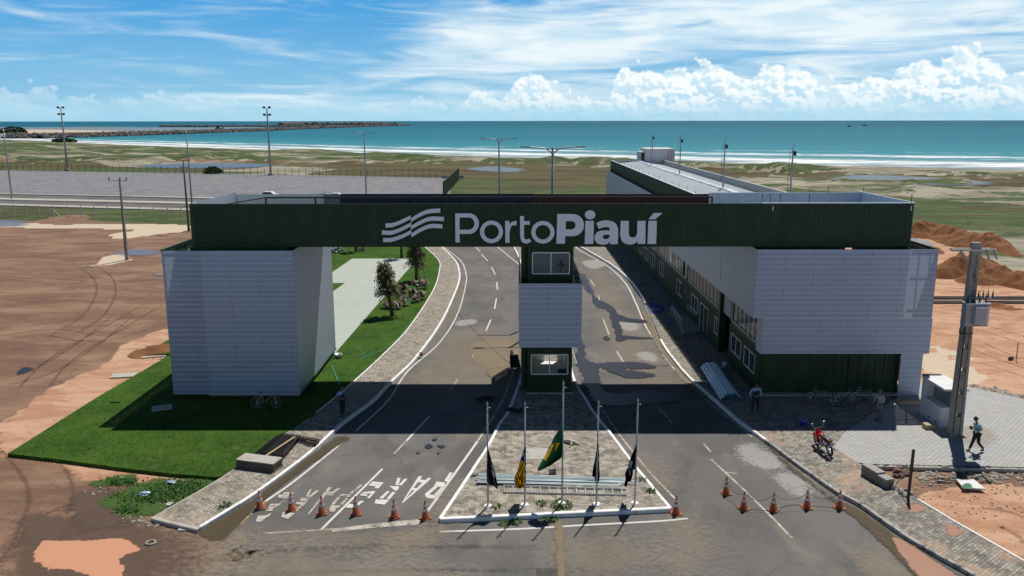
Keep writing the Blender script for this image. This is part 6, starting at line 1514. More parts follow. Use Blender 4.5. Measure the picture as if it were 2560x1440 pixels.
b = G(1287, 924, .02); t = thing('wheelbarrow', 'dark wheelbarrow tipped up on the asphalt left of the control tower', 'wheelbarrow', b, R(20))
MR = Matrix.Translation((0, 0, .55)) @ Matrix.Rotation(R(62), 4, 'X')
mb = MB(); i = 0; Q = [(-.33, -.42, .0), (.33, -.42, 0), (.28, .40, 0), (-.28, .40, 0)]; Bq = [(-.2, -.22, -.28), (.2, -.22, -.28), (.18, .2, -.28), (-.18, .2, -.28)]
V = [MR @ Vector(p) for p in Q+Bq]; mb.v = [tuple(v) for v in V]
for k in range(4): mb.face((k, (k+1) % 4, 4+(k+1) % 4, 4+k))
mb.face((4, 5, 6, 7)); mb.build('tray', M['grime'], t)
mb = MB()
for s in (-1, 1): mb.tube([MR @ Vector((s*.1, .62, -.30)), MR @ Vector((s*.22, 0, -.30)), MR @ Vector((s*.3, -.85, -.1))], .018, 6); mb.tube([MR @ Vector((s*.2, -.2, -.3)), MR @ Vector((s*.22, -.25, -.6))], .015, 6)
mb.build('handle', M['black'], t); wheel(t, tuple(MR @ Vector((0, .62, -.32))), (1, 0, 0), .17, .035, spokes=5)
mb = MB(); mb.tube([G(1145, 783, .03), G(1195, 836, .03), G(1240, 880, .03), G(1278, 912, .05)], .012, 5); tag(mb.build('rope', M['grime']), 'thin cord running over the left lane to the wheelbarrow', 'cord')
mb = MB(); a = G(1193, 838, .9); b = G(1275, 838, 1.0); mb.tube([a, b], .02, 5); mb.tube([b, G(1296, 829, 1.2)], .04, 6); tag(mb.build('barrier_arm', M['black']), 'thin dark barrier arm reaching over the left lane from the tower', 'barrier arm')
mb = MB(); mb.tube([G(1430, 913.5, .03), G(1560, 914, .03), G(1690, 914, .03)], .012, 5); tag(mb.build('cord', M['grime']), 'thin cord lying straight across the right lane', 'cord')
# green hose on the lawn
mb = MB(); M['hose'] = simple('green_hose', (.05, .32, .18), .5)
pts = [G(1030, 800, .2), G(990, 850, .2), G(935, 885, .2), G(905, 890, .2), G(920, 876, .2), G(912, 868, .2), G(930, 880, .2), G(900, 900, .2), G(925, 905, .2), G(890, 888, .2), G(846, 880, .2), G(835, 905, .2)]
mb.tube(cr(pts, 8), .014, 5); tag(mb.build('garden_hose', M['hose']), 'thin green hose tangled on the lawn between pillar and sidewalk', 'hose')
mb = MB(); mb.tube(cr([G(830, 915, .2), G(838, 935, .2), G(848, 962, .2)], 5), .03, 6); tag(mb.build('garden_hose', M['hose']), 'pale green hose end running from the pillar corner to the guard', 'hose')
# handrails and ramp
M['rampblue'] = simple('ramp_blue', (.012, .03, .22), .7, 0, .1)
P = [G(x, y, .155) for x, y in ((1615, 757), (1632, 757), (1662, 768), (1660, 780), (1640, 784), (1627, 784))]; mb = MB(); mb.prism([(p.x, p.y) for p in P], .13, .158); structure(mb.build('access_ramp', M['rampblue']))
mb = MB()
for pts in ([(1628, 770), (1632, 775), (1640, 775), (1643, 771)], [(1634, 768), (1638, 772), (1645, 771), (1649, 772)]): strip(mb, gl(pts, .163), .07, .163)
structure(mb.build('ramp_symbol', M['white']))
P = [G(x, y, .155) for x, y in ((1690, 797), (1722, 797), (1752, 830), (1708, 838))]; mb = MB(); mb.prism([(p.x, p.y) for p in P], .15, .33); tag(mb.build('entrance_landing', M['conc_d']), 'low concrete landing in front of the office door', 'landing')
def rail(label, pts, h=.9, post=True, z=.15):
    P = [G(x, y, z) for x, y in pts]; c = P[0]; t = thing('handrail', label, 'handrail', c); mb = MB()
    for hh in (h, h*.72): mb.tube([p-c+Vector((0, 0, hh)) for p in P], .022, 7)
    mb.build('rail', M['galv'], t, True)
    if post:
        n = 5
        for k in range(n+1):
            f = k/n*(len(P)-1); i = min(int(f), len(P)-2); p = P[i].lerp(P[i+1], f-i)-c; mb = MB(); mb.tube([p, p+Vector((0, 0, h))], .02, 6); mb.build('post', M['galv'], t)
rail('grey metal handrail along the access ramp by the shaded sidewalk', [(1678, 792), (1690, 808), (1703, 824)])
rail('wall mounted double handrail beside the office door', [(1716, 790), (1744, 818)], .95, False)
# dropped stone by kerb
mb = MB(); mb.blob((0, 0, .05), (.16, .1, .08), 1, .3, 4); o = mb.build('stone', M['redstone']); o.location = G(1659, 868, .03); tag(o, 'small rusty clod against the right kerb', 'stone')
# weeds
M['weed'] = simple('weed_green', (.06, .15, .025), .9, 0, .3, 4)
def tuft(label, x, y, z, r, n, seed=0, h=.2, mat='weed', kind=None):
    rn = random.Random(seed); mb = MB()
    for k in range(n):
        a = rn.random()*6.28; q = rn.random()**.5*r; b = Vector((q*math.cos(a), q*math.sin(a), 0)); l = h*rn.uniform(.5, 1); w = rn.uniform(.012, .03); d = Vector((math.cos(a+rn.uniform(-1, 1)), math.sin(a+rn.uniform(-1, 1)), rn.uniform(.5, 2))).normalized(); s_ = d.cross(Vector((0, 0, 1))).normalized()*w
        m1 = b+d*l*.6; e = b+d*l+Vector((0, 0, -l*.25)); mb.quad(b-s_*.6, b+s_*.6, m1+s_, m1-s_); i = len(mb.v); mb.v += [tuple(m1-s_), tuple(m1+s_), tuple(e)]; mb.face((i, i+1, i+2))
    o = mb.build('weeds' if kind else 'weed_tuft', M[mat]); o.location = G(x, y, z); tag(o, label, 'weeds', kind=kind); return o
for i, (x, y, r, n, lb) in enumerate(((1404, 1262, .42, 160, 'largest grass tuft, growing round the middle flagpole foot'), (1241, 1268, .15, 40, 'sparse tuft right of the leftmost flagpole foot'), (1353, 1260, .18, 50, 'small tuft between the second and middle flagpoles'), (1627, 1228, .16, 50, 'small tuft by the right kerb of the island'), (1606, 1200, .12, 30, 'tiny tuft higher along the right kerb of the island'), (563, 1264, .22, 60, 'small green tuft on the left sidewalk near its end'))):
    tuft(lb, x, y, .155, r, n, i)
for i, (x, y, lb) in enumerate(((1261, 1309, 'low weed at the foot of the island front kerb, leftmost'), (1291, 1306, 'leafy weed at the island front kerb under a flag shadow'), (1368, 1302, 'leafy weed at the middle of the island front kerb'), (1382, 1300, 'small weed right beside the middle one at the front kerb'))): tuft(lb, x, y, .02, .2, 70, 20+i, .16)
mb = MB(); rn = random.Random(9); 
for k in range(5200):
    x = rn.gauss(0, 1)*60; cx, cy, sx, sy = rn.choice(((420, 1222, 70, 12), (360, 1245, 60, 12), (470, 1215, 55, 12), (300, 1205, 30, 6), (320, 1275, 22, 7), (420, 1240, 50, 12)))
    px_, py_ = cx+rn.gauss(0, 1)*sx*.6, cy+rn.gauss(0, 1)*sy*.7
    if px_ > 545-(py_-1196)*1.5: continue
    b = G(px_, py_, .01); a = rn.random()*6.28; l = rn.uniform(.05, .13); w = rn.uniform(.03, .06); d = Vector((math.cos(a), math.sin(a), rn.uniform(.4, 1.5))).normalized(); s_ = Vector((-math.sin(a), math.cos(a), 0))*w
    mb.quad(b, b+s_+d*l*.5, b+d*l, b-s_+d*l*.5)
tag(mb.build('weeds', M['weed']), 'patch of creeping weeds on the dirt beside the left sidewalk', 'weeds', kind='stuff')
# litter, tyre
M['plastic'] = simple('blue_plastic_bag', (.30, .45, .62), .4, 0, .2, 5); M['plastic_w'] = simple('white_litter', (.75, .75, .72), .6)
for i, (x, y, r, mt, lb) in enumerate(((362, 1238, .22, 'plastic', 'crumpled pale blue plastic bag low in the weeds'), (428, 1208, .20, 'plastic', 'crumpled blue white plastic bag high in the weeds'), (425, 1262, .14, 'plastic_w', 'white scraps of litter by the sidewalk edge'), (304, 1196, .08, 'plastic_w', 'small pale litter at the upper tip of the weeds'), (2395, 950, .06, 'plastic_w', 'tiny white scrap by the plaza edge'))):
    mb = MB(); mb.blob((0, 0, .05), (r, r*.6, r*.35), 2, .6, i*9); o = mb.build('plastic_bag' if mt == 'plastic' else 'litter', M[mt]); o.location = G(x, y, .02); tag(o, lb, 'litter')
mb = MB(); mb.torus((0, 0, .05), (0, 0, 1), .16, .045, 20, 8); o = mb.build('tyre', M['conc_d'], smooth=True); o.location = G(377, 1360, .0); tag(o, 'small muddy tyre lying beside the orange puddle', 'tyre')

# ---------------------------------------------------------------- white meter cabinet and power pole at right
p0 = G(2298, 1033, .156); p1 = G(2347, 1068, .156); d = p1-p0; L = d.length; ang = math.atan2(d.y, d.x)
t = thing('meter_cabinet', 'white rendered masonry meter cabinet with overhanging slab beside the power pole', 'cabinet', p0, ang)
D = .85
mb = MB(); mb.box(.25, 0, 0, L, D, 1.02); mb.build('base_block', M['stucco'], t)
mb = MB(); mb.box(0, 0, 0, .25, D, 2.0); mb.build('end_wall', M['stucco'], t)
mb = MB(); mb.box(.25, D*.6, 1.02, L, D, 1.95); mb.build('back_wall', M['grey_c'], t)
mb = MB(); mb.box(.12, -.1, 2.0, L+.35, D+.25, 2.1); mb.build('roof_slab', M['stucco'], t)
mb = MB(); mb.box(-.04, -.04, 2.0, .11, D+.04, 2.14); mb.build('cap', M['navy'], t)
for x in (.9, 1.6): mb = MB(); mb.box(x, -.02, .12, x+.1, .0, .2); mb.build('vent', M['black'], t)
b = G(2386, 1087, .156); t = thing('power_pole', 'concrete power pole carrying a grey transformer in front of the orange dirt', 'power pole', b, 0)
h = PY(2430, 607, b.y).z-.156; mb = MB()
for z0_, z1_ in ((0, h),):
    w0, w1 = .30, .17
    for sx in (-1, 1):
        i = len(mb.v)
        for z, w in ((0, w0), (h, w1)):
            x = sx*w*.72
            for ddx, ddy in ((-.055, -w*.75), (.055, -w*.75), (.055, w*.75), (-.055, w*.75)): mb.v.append((x+ddx, ddy, z))
        for q in ((0, 1, 5, 4), (1, 2, 6, 5), (2, 3, 7, 6), (3, 0, 4, 7), (4, 5, 6, 7)): mb.face([i+k for k in q])
    k = .0
    while k < h: 
        w = w0+(w1-w0)*k/h; mb.box(-w*.72+.05, -w*.45, k, w*.72-.05, w*.45, min(h, k+.95)); k += 1.15
mb.box(-.2, -.15, h-.5, .2, .15, h+.02); mb.build('shaft', M['conc_d'], t)
zc_ = PY(2425, 624, b.y).z-.156; mb = MB(); xl_ = PY(2375, 622, b.y).x-b.x; xr_ = PY(2486, 626, b.y).x-b.x
mb.bar((xl_, -.16, zc_), (xr_, -.16, zc_), .09, .1); mb.bar((xl_+.1, .18, zc_), (xr_-.1, .18, zc_), .09, .1); mb.build('crossarm', M['conc_l'], t)
for x in (xl_+.4, xr_-.5, xr_-.15): mb = MB(); mb.tube([(x, -.2, zc_-.02), (x+.12, -.35, zc_-.42)], [.05, .03], 7); mb.build('fuse_holder', M['grey_steel'], t)
q0 = PY(2402, 812, b.y-.3); q1 = PY(2466, 757, b.y-.3); x0_, x1_, z0_, z1_ = q0.x-b.x, q1.x-b.x, q0.z-.156, q1.z-.156
mb = MB(); mb.box(x0_, -.62, z0_, x1_-.02, -.22, z1_); tr = mb.build('transformer_tank', M['grey_steel'], t)
mb = MB(); mb.box(x0_+.35, -.80, z0_+.12, x1_-.1, -.62, z1_-.12)
for k in range(7): x = x0_+.38+k*(x1_-x0_-.55)/7; mb.box(x, -.83, z0_+.14, x+.015, -.80, z1_-.14)
mb.build('cooling_fins', M['galv'], tr)
mb = MB(); mb.box(x0_-.03, -.66, z1_, x1_+.02, -.18, z1_+.05); mb.build('lid', M['galv'], tr)
mb = MB(); a = (x0_+x1_)/2
for k, sg in enumerate(((0, .5, .8, 1), (.3, .5, .8, 1), (.5, .9, 1))): pass
for k in range(5): mb.box(x0_+.42+k*.06, -.626, z0_+.03, x0_+.455+k*.06, -.62, z0_+.07)
mb.build('lettering', M['black'], tr)
for k in range(4):
    x = x0_+.15+k*(x1_-x0_-.25)/3; mb = MB(); mb.lathe([(.05, 0), (.03, .05), (.055, .07), (.03, .10), (.055, .13), (.03, .17), (.02, .34)], (x, -.4, z1_+.05), 10); mb.build('bushing', M['navy'], tr)
mb = MB(); mb.bar((-.1, -.25, z1_+.22), (x1_+.25, -.25, z1_+.22), .07); mb.build('arrester_arm', M['grey_steel'], t)
for k in range(4): x = .12+k*(x1_+.08)/3.2; mb = MB(); mb.lathe([(.03, 0), (.045, .05), (.03, .1), (.045, .15), (.03, .2), (.01, .38)], (x+.1, -.3, z1_+.24), 8); mb.build('arrester', M['grime'], t)
mb = MB()
for k in range(3): x = x0_+.3+k*.3; mb.tube(cr([(x, -.4, z1_+.4), (x+.1, -.5, z1_+.9), (x-.2, -.3, zc_-.4)], 5), .008, 4)
mb.tube(cr([(-.2, -.2, z0_+.2), (-.45, -.25, z0_-.2), (-.35, -.2, z0_-.5), (-.15, -.22, z0_-.1)], 6), .02, 5); mb.tube([(-.22, -.22, .2), (-.16, -.2, z0_)], .03, 6)
mb.build('cable', M['black'], t)
for z in (z0_+.6, z0_-.45, z1_): mb = MB(); mb.torus((0, 0, z), (0, 0, 1), .30, .02, 14, 4); mb.build('strap', M['black'], t)

# ---------------------------------------------------------------- poles, lamps and fences behind the gate
b = G(318, 650, 0); h = PY(299, 447, b.y).z; t = thing('power_pole', 'slim concrete power pole with a short crossarm on the left dirt field', 'power pole', b)
mb = MB(); i = 0
for z, w in ((0, .34), (h, .15)): mb.v += [(-w/2, -w*.4, z), (w/2, -w*.4, z), (w/2, w*.4, z), (-w/2, w*.4, z)]
for q in ((0, 1, 5, 4), (1, 2, 6, 5), (2, 3, 7, 6), (3, 0, 4, 7), (4, 5, 6, 7)): mb.face(q)
mb.build('shaft', M['conc_d'], t); xa_ = PY(273, 448, b.y).x-b.x; xb_ = PY(318, 448, b.y).x-b.x
mb = MB(); mb.bar((xa_-.02, -.12, h-.2), (xb_+.02, -.12, h-.2), .1); mb.build('crossarm', M['conc_l'], t)
for x in (xa_+.03, .12, xb_-.03): mb = MB(); mb.lathe([(.03, 0), (.07, .06), (.05, .12), (.08, .18), (.04, .34)], (x, -.12, h-.15), 8); mb.build('insulator', M['grime'], t)
mb = MB(); mb.tube([(-.1, -.15, h*.1), (-.07, -.12, h*.65)], .02, 5); mb.build('cable', M['black'], t)
b = G(472, 578, 0); h = PY(463, 400, b.y).z; t = thing('utility_pole', 'dark weathered utility pole just left of the lamp post by the beam end', 'utility pole', b)
mb = MB(); mb.tube([(0, 0, 0), (0, 0, h)], [.17, .10], 9); mb.build('shaft', M['woodd'], t, True); mb = MB(); mb.bar((-1.0, 0, h-.1), (1.0, 0, h-.1), .09); mb.bar((-.6, 0, h-1.0), (.7, 0, h-1.0), .08); mb.build('crossarm', M['woodd'], t)

def lamp(label, x, y_top, base, arms=2, z0=0):
    b = base; h = PY(x, y_top, b.y).z-b.z; t = thing('street_lamp', label, 'street lamp', b, 0, 'street lamps along the road')
    mb = MB(); mb.tube([(0, 0, 0), (0, 0, h*.5), (0, 0, h)], [.17, .13, .09], 10); mb.build('pole', M['pole'], t, True)
    mb = MB(); mb.lathe([(.28, 0), (.28, .05), (.2, .3), (.17, .32)], n=12); mb.build('base', M['conc_l'], t)
    for s in (-1, 1)[:arms]:
        mb = MB(); mb.tube(cr([(0, 0, h-.5), (s*.5, 0, h-.12), (s*1.3, 0, h-.02), (s*2.0, 0, h+.02)], 5), .05, 7); a = mb.build('arm', M['pole'], t, True)
        mb = MB(); mb.tube([(0, 0, h-.1), (s*.45, 0, h-.1)], .03, 6); mb.build('stay', M['pole'], t)
        mb = MB(); mb.box(s*2.05-.35, -.13, h-.03, s*2.05+.35, .13, h+.07); mb.build('lamp_head', M['grey_steel'], a)
lamp('double armed street lamp at the left edge, on the far street median', 6, 322, G(30, 497, .1))
lamp('double armed street lamp rising above the left end of the beam', 462, 326, G(480, 512, .1))
lamp('double armed street lamp above the left lettering, left of the centre ones', 911, 331, Vector((PY(915, 470, 163).x, 163, 0)))
lamp('double armed street lamp standing right of the port letter r', 1249, 346, Vector((PY(1248, 470, 107).x, 107, 0)))
lamp('nearest double armed street lamp, with curved ribbed arms, right of centre', 1384, 368, Vector((PY(1381, 470, 61).x, 61, 0.15)))
def mast(label, x, y, ytop):
    b = G(x, y, 0); h = PY(x-6, ytop, b.y).z; t = thing('floodlight_mast', label, 'floodlight mast', b, 0, 'floodlight masts at the parking lot')
    mb = MB(); mb.tube([(0, 0, 0), (0, 0, h)], [.32, .18], 10); mb.build('pole', M['pole'], t, True)
    mb = MB(); mb.lathe([(.9, 0), (.8, .5), (.4, .6)], n=12); mb.build('base', M['conc_d'], t)
    for z in (h-.1, h-2.1):
        mb = MB(); mb.bar((-.9, 0, z), (.9, 0, z), .1); mb.build('crossarm', M['pole'], t)
        for s in (-.75, .75): mb = MB(); mb.box(s-.35, -.35, z+.02, s+.35, .05, z+.55, None); mb.build('floodlight', M['grime'], t)
mast('floodlight mast at the left, beyond the parking lot fence', 169, 427, 270); mast('floodlight mast rising above the left pillar of the gate', 677, 439, 270)
# concrete post fence
pts = [(36, 543.5), (68, 544), (99, 543.5), (135, 545), (170, 546.5), (203.5, 546), (237, 547), (270, 547), (310, 548.5), (350, 550), (385, 552), (420.5, 548.5), (454, 550.5)]
b0f = G(36, 543.5, 0); t = thing('concrete_post_fence', 'wire fence on cranked pale concrete posts along the green verge', 'fence', b0f); PS = []
for x in (-160, -120, -80, -40, 0): pts.insert(0, (x, 542.5))
for x, y in sorted(pts):
    p = G(x, y, 0)-b0f; PS.append(p); mb = MB(); mb.bar(p, p+Vector((0, 0, 1.75)), .11); mb.bar(p+Vector((0, 0, 1.72)), p+Vector((.25, -.35, 2.1)), .10); mb.build('post', M['conc_l'], t)
mb = MB()
for z in (.3, .8, 1.3, 1.7):
    for a, b in zip(PS, PS[1:]): mb.bar(a+Vector((0, .06, z)), b+Vector((0, .06, z)), .02)
mb.build('wire', M['grey_steel'], t)
mb = MB(); p = G(135, 545, 0)-b0f; mb.bar(p+Vector((0, 0, 1.3)), p+Vector((-1.3, 0, 0)), .1); mb.bar(p+Vector((0, 0, 1.3)), p+Vector((1.3, 0, 0)), .1); mb.build('brace', M['conc_l'], t)
# far mesh fence
fp = [(8, 426), (200, 429), (400, 433.5), (600, 437.5), (800, 441.5), (1000, 446), (1130, 449)]
a0 = G(8, 426, 0); t = thing('mesh_fence', 'long dark wire mesh fence on thin posts behind the parking lot', 'fence', a0); mb = MB(); prev = None
for k in range(-8, 66):
    x = 8+k*17.2; y = lerp_table(fp, x); p = G(x, y, 0)-a0; m_ = MB(); m_.bar(p, p+Vector((0, 0, 2.3)), .09); m_.build('post', M['black'], t)
    if prev is not None:
        for z in (.1, .8, 1.5, 2.2): mb.bar(prev+Vector((0, 0, z)), p+Vector((0, 0, z)), .02)
    prev = p
mb.build('wire', M['black'], t)
a, b = G(1147, 449, 0), G(1108, 494, 0); mb = MB(); mb.corr((a.x, a.y), (b.x, b.y), 0, 3.1, .06, .5); mb.bar(a+Vector((0, 0, 3.1)), b+Vector((0, 0, 3.1)), .15); mb.corr((a.x+.12, a.y), (b.x+.12, b.y), 0, 3.1, .06, .5)
tag(mb.build('hoarding', M['green']), 'dark green sheet hoarding slanting down beside the parking lot', 'hoarding')
mb = MB(); a = G(1104, 446, 0); mb.box(a.x, a.y, 0, a.x+6, a.y+.4, .8); tag(mb.build('low_wall', M['concrete']), 'short pale wall at the far corner of the parking lot', 'low wall')
# parked cars showing over the beam
M['glassk'] = simple('car_glass', (.015, .02, .03), .08, 0, .02, 1, .8); M['carw'] = simple('car_white', (.7, .7, .72), .3); M['cark'] = simple('car_dark', (.03, .035, .045), .3)
def car(label, px, Y, mat, top):
    p = PY(px, 480, Y); t = thing('parked_car', label, 'car', (p.x, Y, .05), 0, 'cars parked behind the gate')
    hs = PY(px, top, Y).z-.05; k = max(.9, min(1.25, hs/1.45))
    side = [(-2.1, .35), (-2.15, .75), (-1.9, .9), (-1.2, .95), (-.6, 1.42), (.7, 1.45), (1.35, .98), (2.05, .85), (2.15, .6), (2.1, .35)]
    mb = MB(); mb.prism([(x, z*k) for x, z in side], -.85, .85); mb.v = [(x, z, y) for x, y, z in mb.v]; mb.build('body', M[mat], t)
    g = [(-1.05, 1.0), (-.58, 1.36), (.66, 1.38), (1.18, 1.0)]; mb = MB(); mb.prism([(x, z*k) for x, z in g], -.87, .87); mb.v = [(x, z, y) for x, y, z in mb.v]; mb.build('windows', M['glassk'], t)
    for x in (-1.35, 1.35):
        for y in (-.8, .8): mb = MB(); mb.lathe([(.32, -.1), (.32, .1)], (x, y, .33), 14, Matrix.Rotation(R(90), 3, 'X')); mb.build('wheel', M['rubber'], t)
car('white car with dark windows parked on the lot, left of the others', 670, 163, 'carw', 478.5); car('low dark car half hidden behind the grey parapet', 800, 160, 'cark', 484); car('white car roof just right of the dark car', 838, 161, 'carw', 482.5)
# ---------------------------------------------------------------- palms and garden plants
M['frond'] = simple('palm_frond', (.115, .085, .045), .8, 0, .5, 4); M['frond_g'] = simple('palm_frond_green', (.14, .165, .055), .8, 0, .35, 4); M['trunk'] = simple('palm_trunk', (.09, .075, .05), .9, 0, .2, 4); M['bamboo'] = simple('bamboo', (.50, .38, .14), .6, 0, .1)
def palm(label, base, hgt, crown_r, crown_h, seed, lean=(0, 0), n=240, frame=True):
    rn = random.Random(seed); t = thing('palm_tree', label, 'palm tree', base); k0 = hgt-crown_h
    def ax(z): f = z/hgt; return Vector((lean[0]*f, lean[1]*f, z))
    mb = MB(); mb.tube([ax(0), ax(k0*.5), ax(k0), ax(hgt*.9)], [.17, .14, .16, .08], 9); mb.build('trunk', M['trunk'], t, True)
    mb = MB()
    for k in range(n):
        f = rn.random()**.8; z = k0-.05+crown_h*.85*f; b = ax(z); a = rn.random()*6.283; rr = crown_r*(1-.55*f)*rn.uniform(.7, 1.15); up_ = rn.uniform(.2, .9)+f*.9; out = Vector((math.cos(a), math.sin(a), 0)); L = rr*1.15
        P = []; 
        for q in range(7):
            s_ = q/6; P.append(b+out*rr*(s_**.8)+Vector((0, 0, L*(up_*1.15*s_-(.5+up_*.75)*s_*s_*(1.0-.35*f)))))
        w0_ = Vector((-out.y, out.x, 0)); mb.cur = 1 if rn.random() < .22+.25*f else 0
        for q in range(6):
            w = .07*(1-q/6)+.012; w2 = .07*(1-(q+1)/6)+.005; dz = Vector((0, 0, .03 if q % 2 else -.0))
            mb.quad(P[q]-w0_*w, P[q]+w0_*w, P[q+1]+w0_*w2, P[q+1]-w0_*w2)
            for sg in (-1, 1):   # drooping leaflets either side
                e = P[q]+w0_*sg*rn.uniform(.10, .22)+Vector((rn.uniform(-.05, .05), 0, -rn.uniform(.15, .34))); i = len(mb.v); mb.v += [tuple(P[q]), tuple(P[q].lerp(P[q+1], .45)), tuple(e)]; mb.face((i, i+1, i+2))
    mb.cur = 0; mb.build('crown', [M['frond'], M['frond_g']], t)
    if frame:
        mb = MB(); H_ = hgt*.62
        for s in (-1, 1): mb.bar((.75+s*.28, -.75, 0), (.15+s*.22, -.15, H_), .05)
        for z in (.28, H_*.55, H_*.95): f = z/H_; c = Vector((.75-.6*f, -.75+.6*f, z)); mb.bar(c-Vector((.34, 0, 0)), c+Vector((.34, 0, 0)), .06)
        mb.build('support_frame', M['bamboo'] if seed == 1 else M['woodd'], t)
b = G(981, 790, .16); palm('bushy brown fronded palm beside the concrete path, nearest of the palms', b, PY(960, 652, b.y+.3).z-.16, 1.25, 2.8, 1, (-.75, .3), 210)
b = G(1041, 702, .16); palm('palm with drooping fronds reaching up behind the beam, by the curved sidewalk', b, 4.1, 1.25, 2.6, 2, (.0, 0), 200)
b = G(890, 628, .16); palm('palm mostly hidden behind the beam at the back of the lawn', b, 4.3, 1.2, 2.2, 3, (0, 0), 120)
b = G(1004, 644, .16); palm('slender palm with its trunk showing under the beam left of the curved sidewalk palm', b, 5.2, 1.2, 2.4, 4, (0, 0), 120, False)
M['cordy'] = simple('cordyline_leaf', (.19, .07, .055), .6, 0, .4, 6); M['cordy_g'] = simple('pale_leaf', (.24, .30, .20), .6, 0, .3, 6)
def plant(label, x, y, r, h, seed, mats):
    rn = random.Random(seed); mb = MB()
    for k in range(64):
        a = rn.random()*6.283; z = rn.uniform(.1, h*.7); out = Vector((math.cos(a), math.sin(a), 0)); s_ = Vector((-out.y, out.x, 0)); L = r*rn.uniform(.7, 1.2); w = rn.uniform(.05, .09); b = Vector((0, 0, z)); m_ = b+out*L*.55+Vector((0, 0, rn.uniform(.1, .3))); e = b+out*L+Vector((0, 0, rn.uniform(-.15, .15)))
        mb.cur = 0 if rn.random() < .7 else 1; mb.quad(b-s_*.02, b+s_*.02, m_+s_*w, m_-s_*w); i = len(mb.v); mb.v += [tuple(m_-s_*w), tuple(m_+s_*w), tuple(e)]; mb.face((i, i+1, i+2))
    mb.cur = 0; t = thing('garden_plant', label, 'plant', G(x, y, .16), 0, 'planted bushes on the lawn'); mb.build('leaves', mats, t); mb = MB(); mb.tube([(0, 0, 0), (0, 0, h*.7)], .03, 6); mb.build('stem', M['trunk'], t)
c1 = [M['cordy'], M['cordy_g']]; c2 = [M['cordy_g'], M['cordy']]
for i, (x, y, r, h, mm, lb) in enumerate(((1008, 731, .55, .8, c1, 'dark leaved plant nearest the path, left of the clump'), (1040, 722, .5, .8, c1, 'dark leaved plant at the top of the clump'), (1060, 722, .55, .9, c1, 'reddish plant at the upper right of the clump, toward the sidewalk'), (1031, 742, .55, .8, c1, 'dark red plant in the middle left of the clump'), (1052, 748, .55, .8, c1, 'reddish plant at the lower right of the clump'), (1040, 755, .5, .6, c1, 'low reddish plant at the foot of the clump'), (1010, 764, .5, .9, c2, 'pale leaved bush standing alone below the clump'), (968, 771, .6, .5, c1, 'spreading plant left of the near palm trunk'), (990, 772, .6, .6, c1, 'spreading plant right of the near palm trunk'), (905, 627, .5, .5, c1, 'small reddish plant at the back of the lawn'))): plant(lb, x, y, r, h, i, mm)
mb = MB(); a = G(866, 640, .17); mb.bar(a, a+Vector((1.1, 1.0, 2.6)), .08); tag(mb.build('support_stake', M['bamboo']), 'pale slanting stake on the lawn at the upper left', 'stake')
mb = MB(); rn = random.Random(8)
for k in range(120): p = G(838+rn.gauss(0, 7), 626+rn.gauss(0, 3), .2); mb.blob(p+Vector((0, 0, rn.random()*.6)), rn.uniform(.1, .25), 1, .3, k)
tag(mb.build('rubble_heap', M['gravel']), 'heap of grey rubble on the lawn behind the pillar', 'rubble', kind='stuff')

# ---------------------------------------------------------------- soil heaps at right
def heap(label, pts, h, mat='soil', seed=0, name='soil_heap', cat='soil heap'):
    """ridge of dug soil along photo points: (x, y, half width m, height m)"""
    P = [(G(x, y, 0), w, hh) for x, y, w, hh in pts]; x0 = min(p.x-w for p, w, _ in P)-1; x1 = max(p.x+w for p, w, _ in P)+1; y0 = min(p.y-w for p, w, _ in P)-1; y1 = max(p.y+w for p, w, _ in P)+1
    st = max(.16, (x1-x0)/130); nx = int((x1-x0)/st); ny = int((y1-y0)/st); mb = MB(); idx = {}
    for j in range(ny+1):
        for i in range(nx+1):
            x = x0+i*st; y = y0+j*st; z = 0
            for k in range(len(P)):
                p, w, hh = P[k]; q, w2, h2 = P[min(k+1, len(P)-1)]; ex, ey = q.x-p.x, q.y-p.y; L = ex*ex+ey*ey; t_ = 0 if L == 0 else max(0, min(1, ((x-p.x)*ex+(y-p.y)*ey)/L)); dd = math.hypot(x-p.x-ex*t_, y-p.y-ey*t_); W_ = w+(w2-w)*t_; H_ = hh+(h2-hh)*t_; z = max(z, H_*max(0, 1-dd/W_)**.85)
            v = Vector((x*.8, y*.8, seed)); z = z*(1+.38*noise.fractal(v*.7, 1, 2, 3))+(.10*noise.fractal(v*2.2, 1, 2, 3) if z > .05 else 0); idx[i, j] = mb.vert((x, y, max(-.06, z-.05)))
    for j in range(ny):
        for i in range(nx):
            q = (idx[i, j], idx[i+1, j], idx[i+1, j+1], idx[i, j+1])
            if max(mb.v[k][2] for k in q) > 0: mb.face(q)
    tag(mb.build(name, M[mat], smooth=True), label, cat, 'heaps of dug soil' if name == 'soil_heap' else None)
heap('far ridge of brown soil running back from the end of the beam', [(2285, 590, 2.6, 1.7), (2330, 588, 2.4, 1.6), (2375, 600, 2.4, 1.7), (2420, 615, 2.5, 2.0), (2480, 625, 2.6, 2.2), (2525, 640, 1.6, .9)], 2, seed=1)
heap('small brown soil heap just right of the clad block top', [(2328, 625, 1.3, .8), (2335, 632, 1.2, .6)], 1, seed=2)
heap('broad soil heap behind the upper part of the power pole', [(2350, 690, 1.8, 1.5), (2385, 685, 2.4, 2.0), (2430, 680, 2.4, 1.9), (2470, 668, 1.6, .9)], 2, seed=3)
heap('near ridge of soil leaving the picture at the right edge', [(2440, 705, 1.9, 1.2), (2490, 702, 1.8, 1.3), (2540, 712, 1.9, 1.5), (2600, 722, 2.2, 1.8), (2680, 735, 2, 1.4)], 2, seed=4)
heap('low smear of soil right of the transformer', [(2490, 765, 1.3, .35), (2530, 772, 1.0, .2)], 1, seed=5)
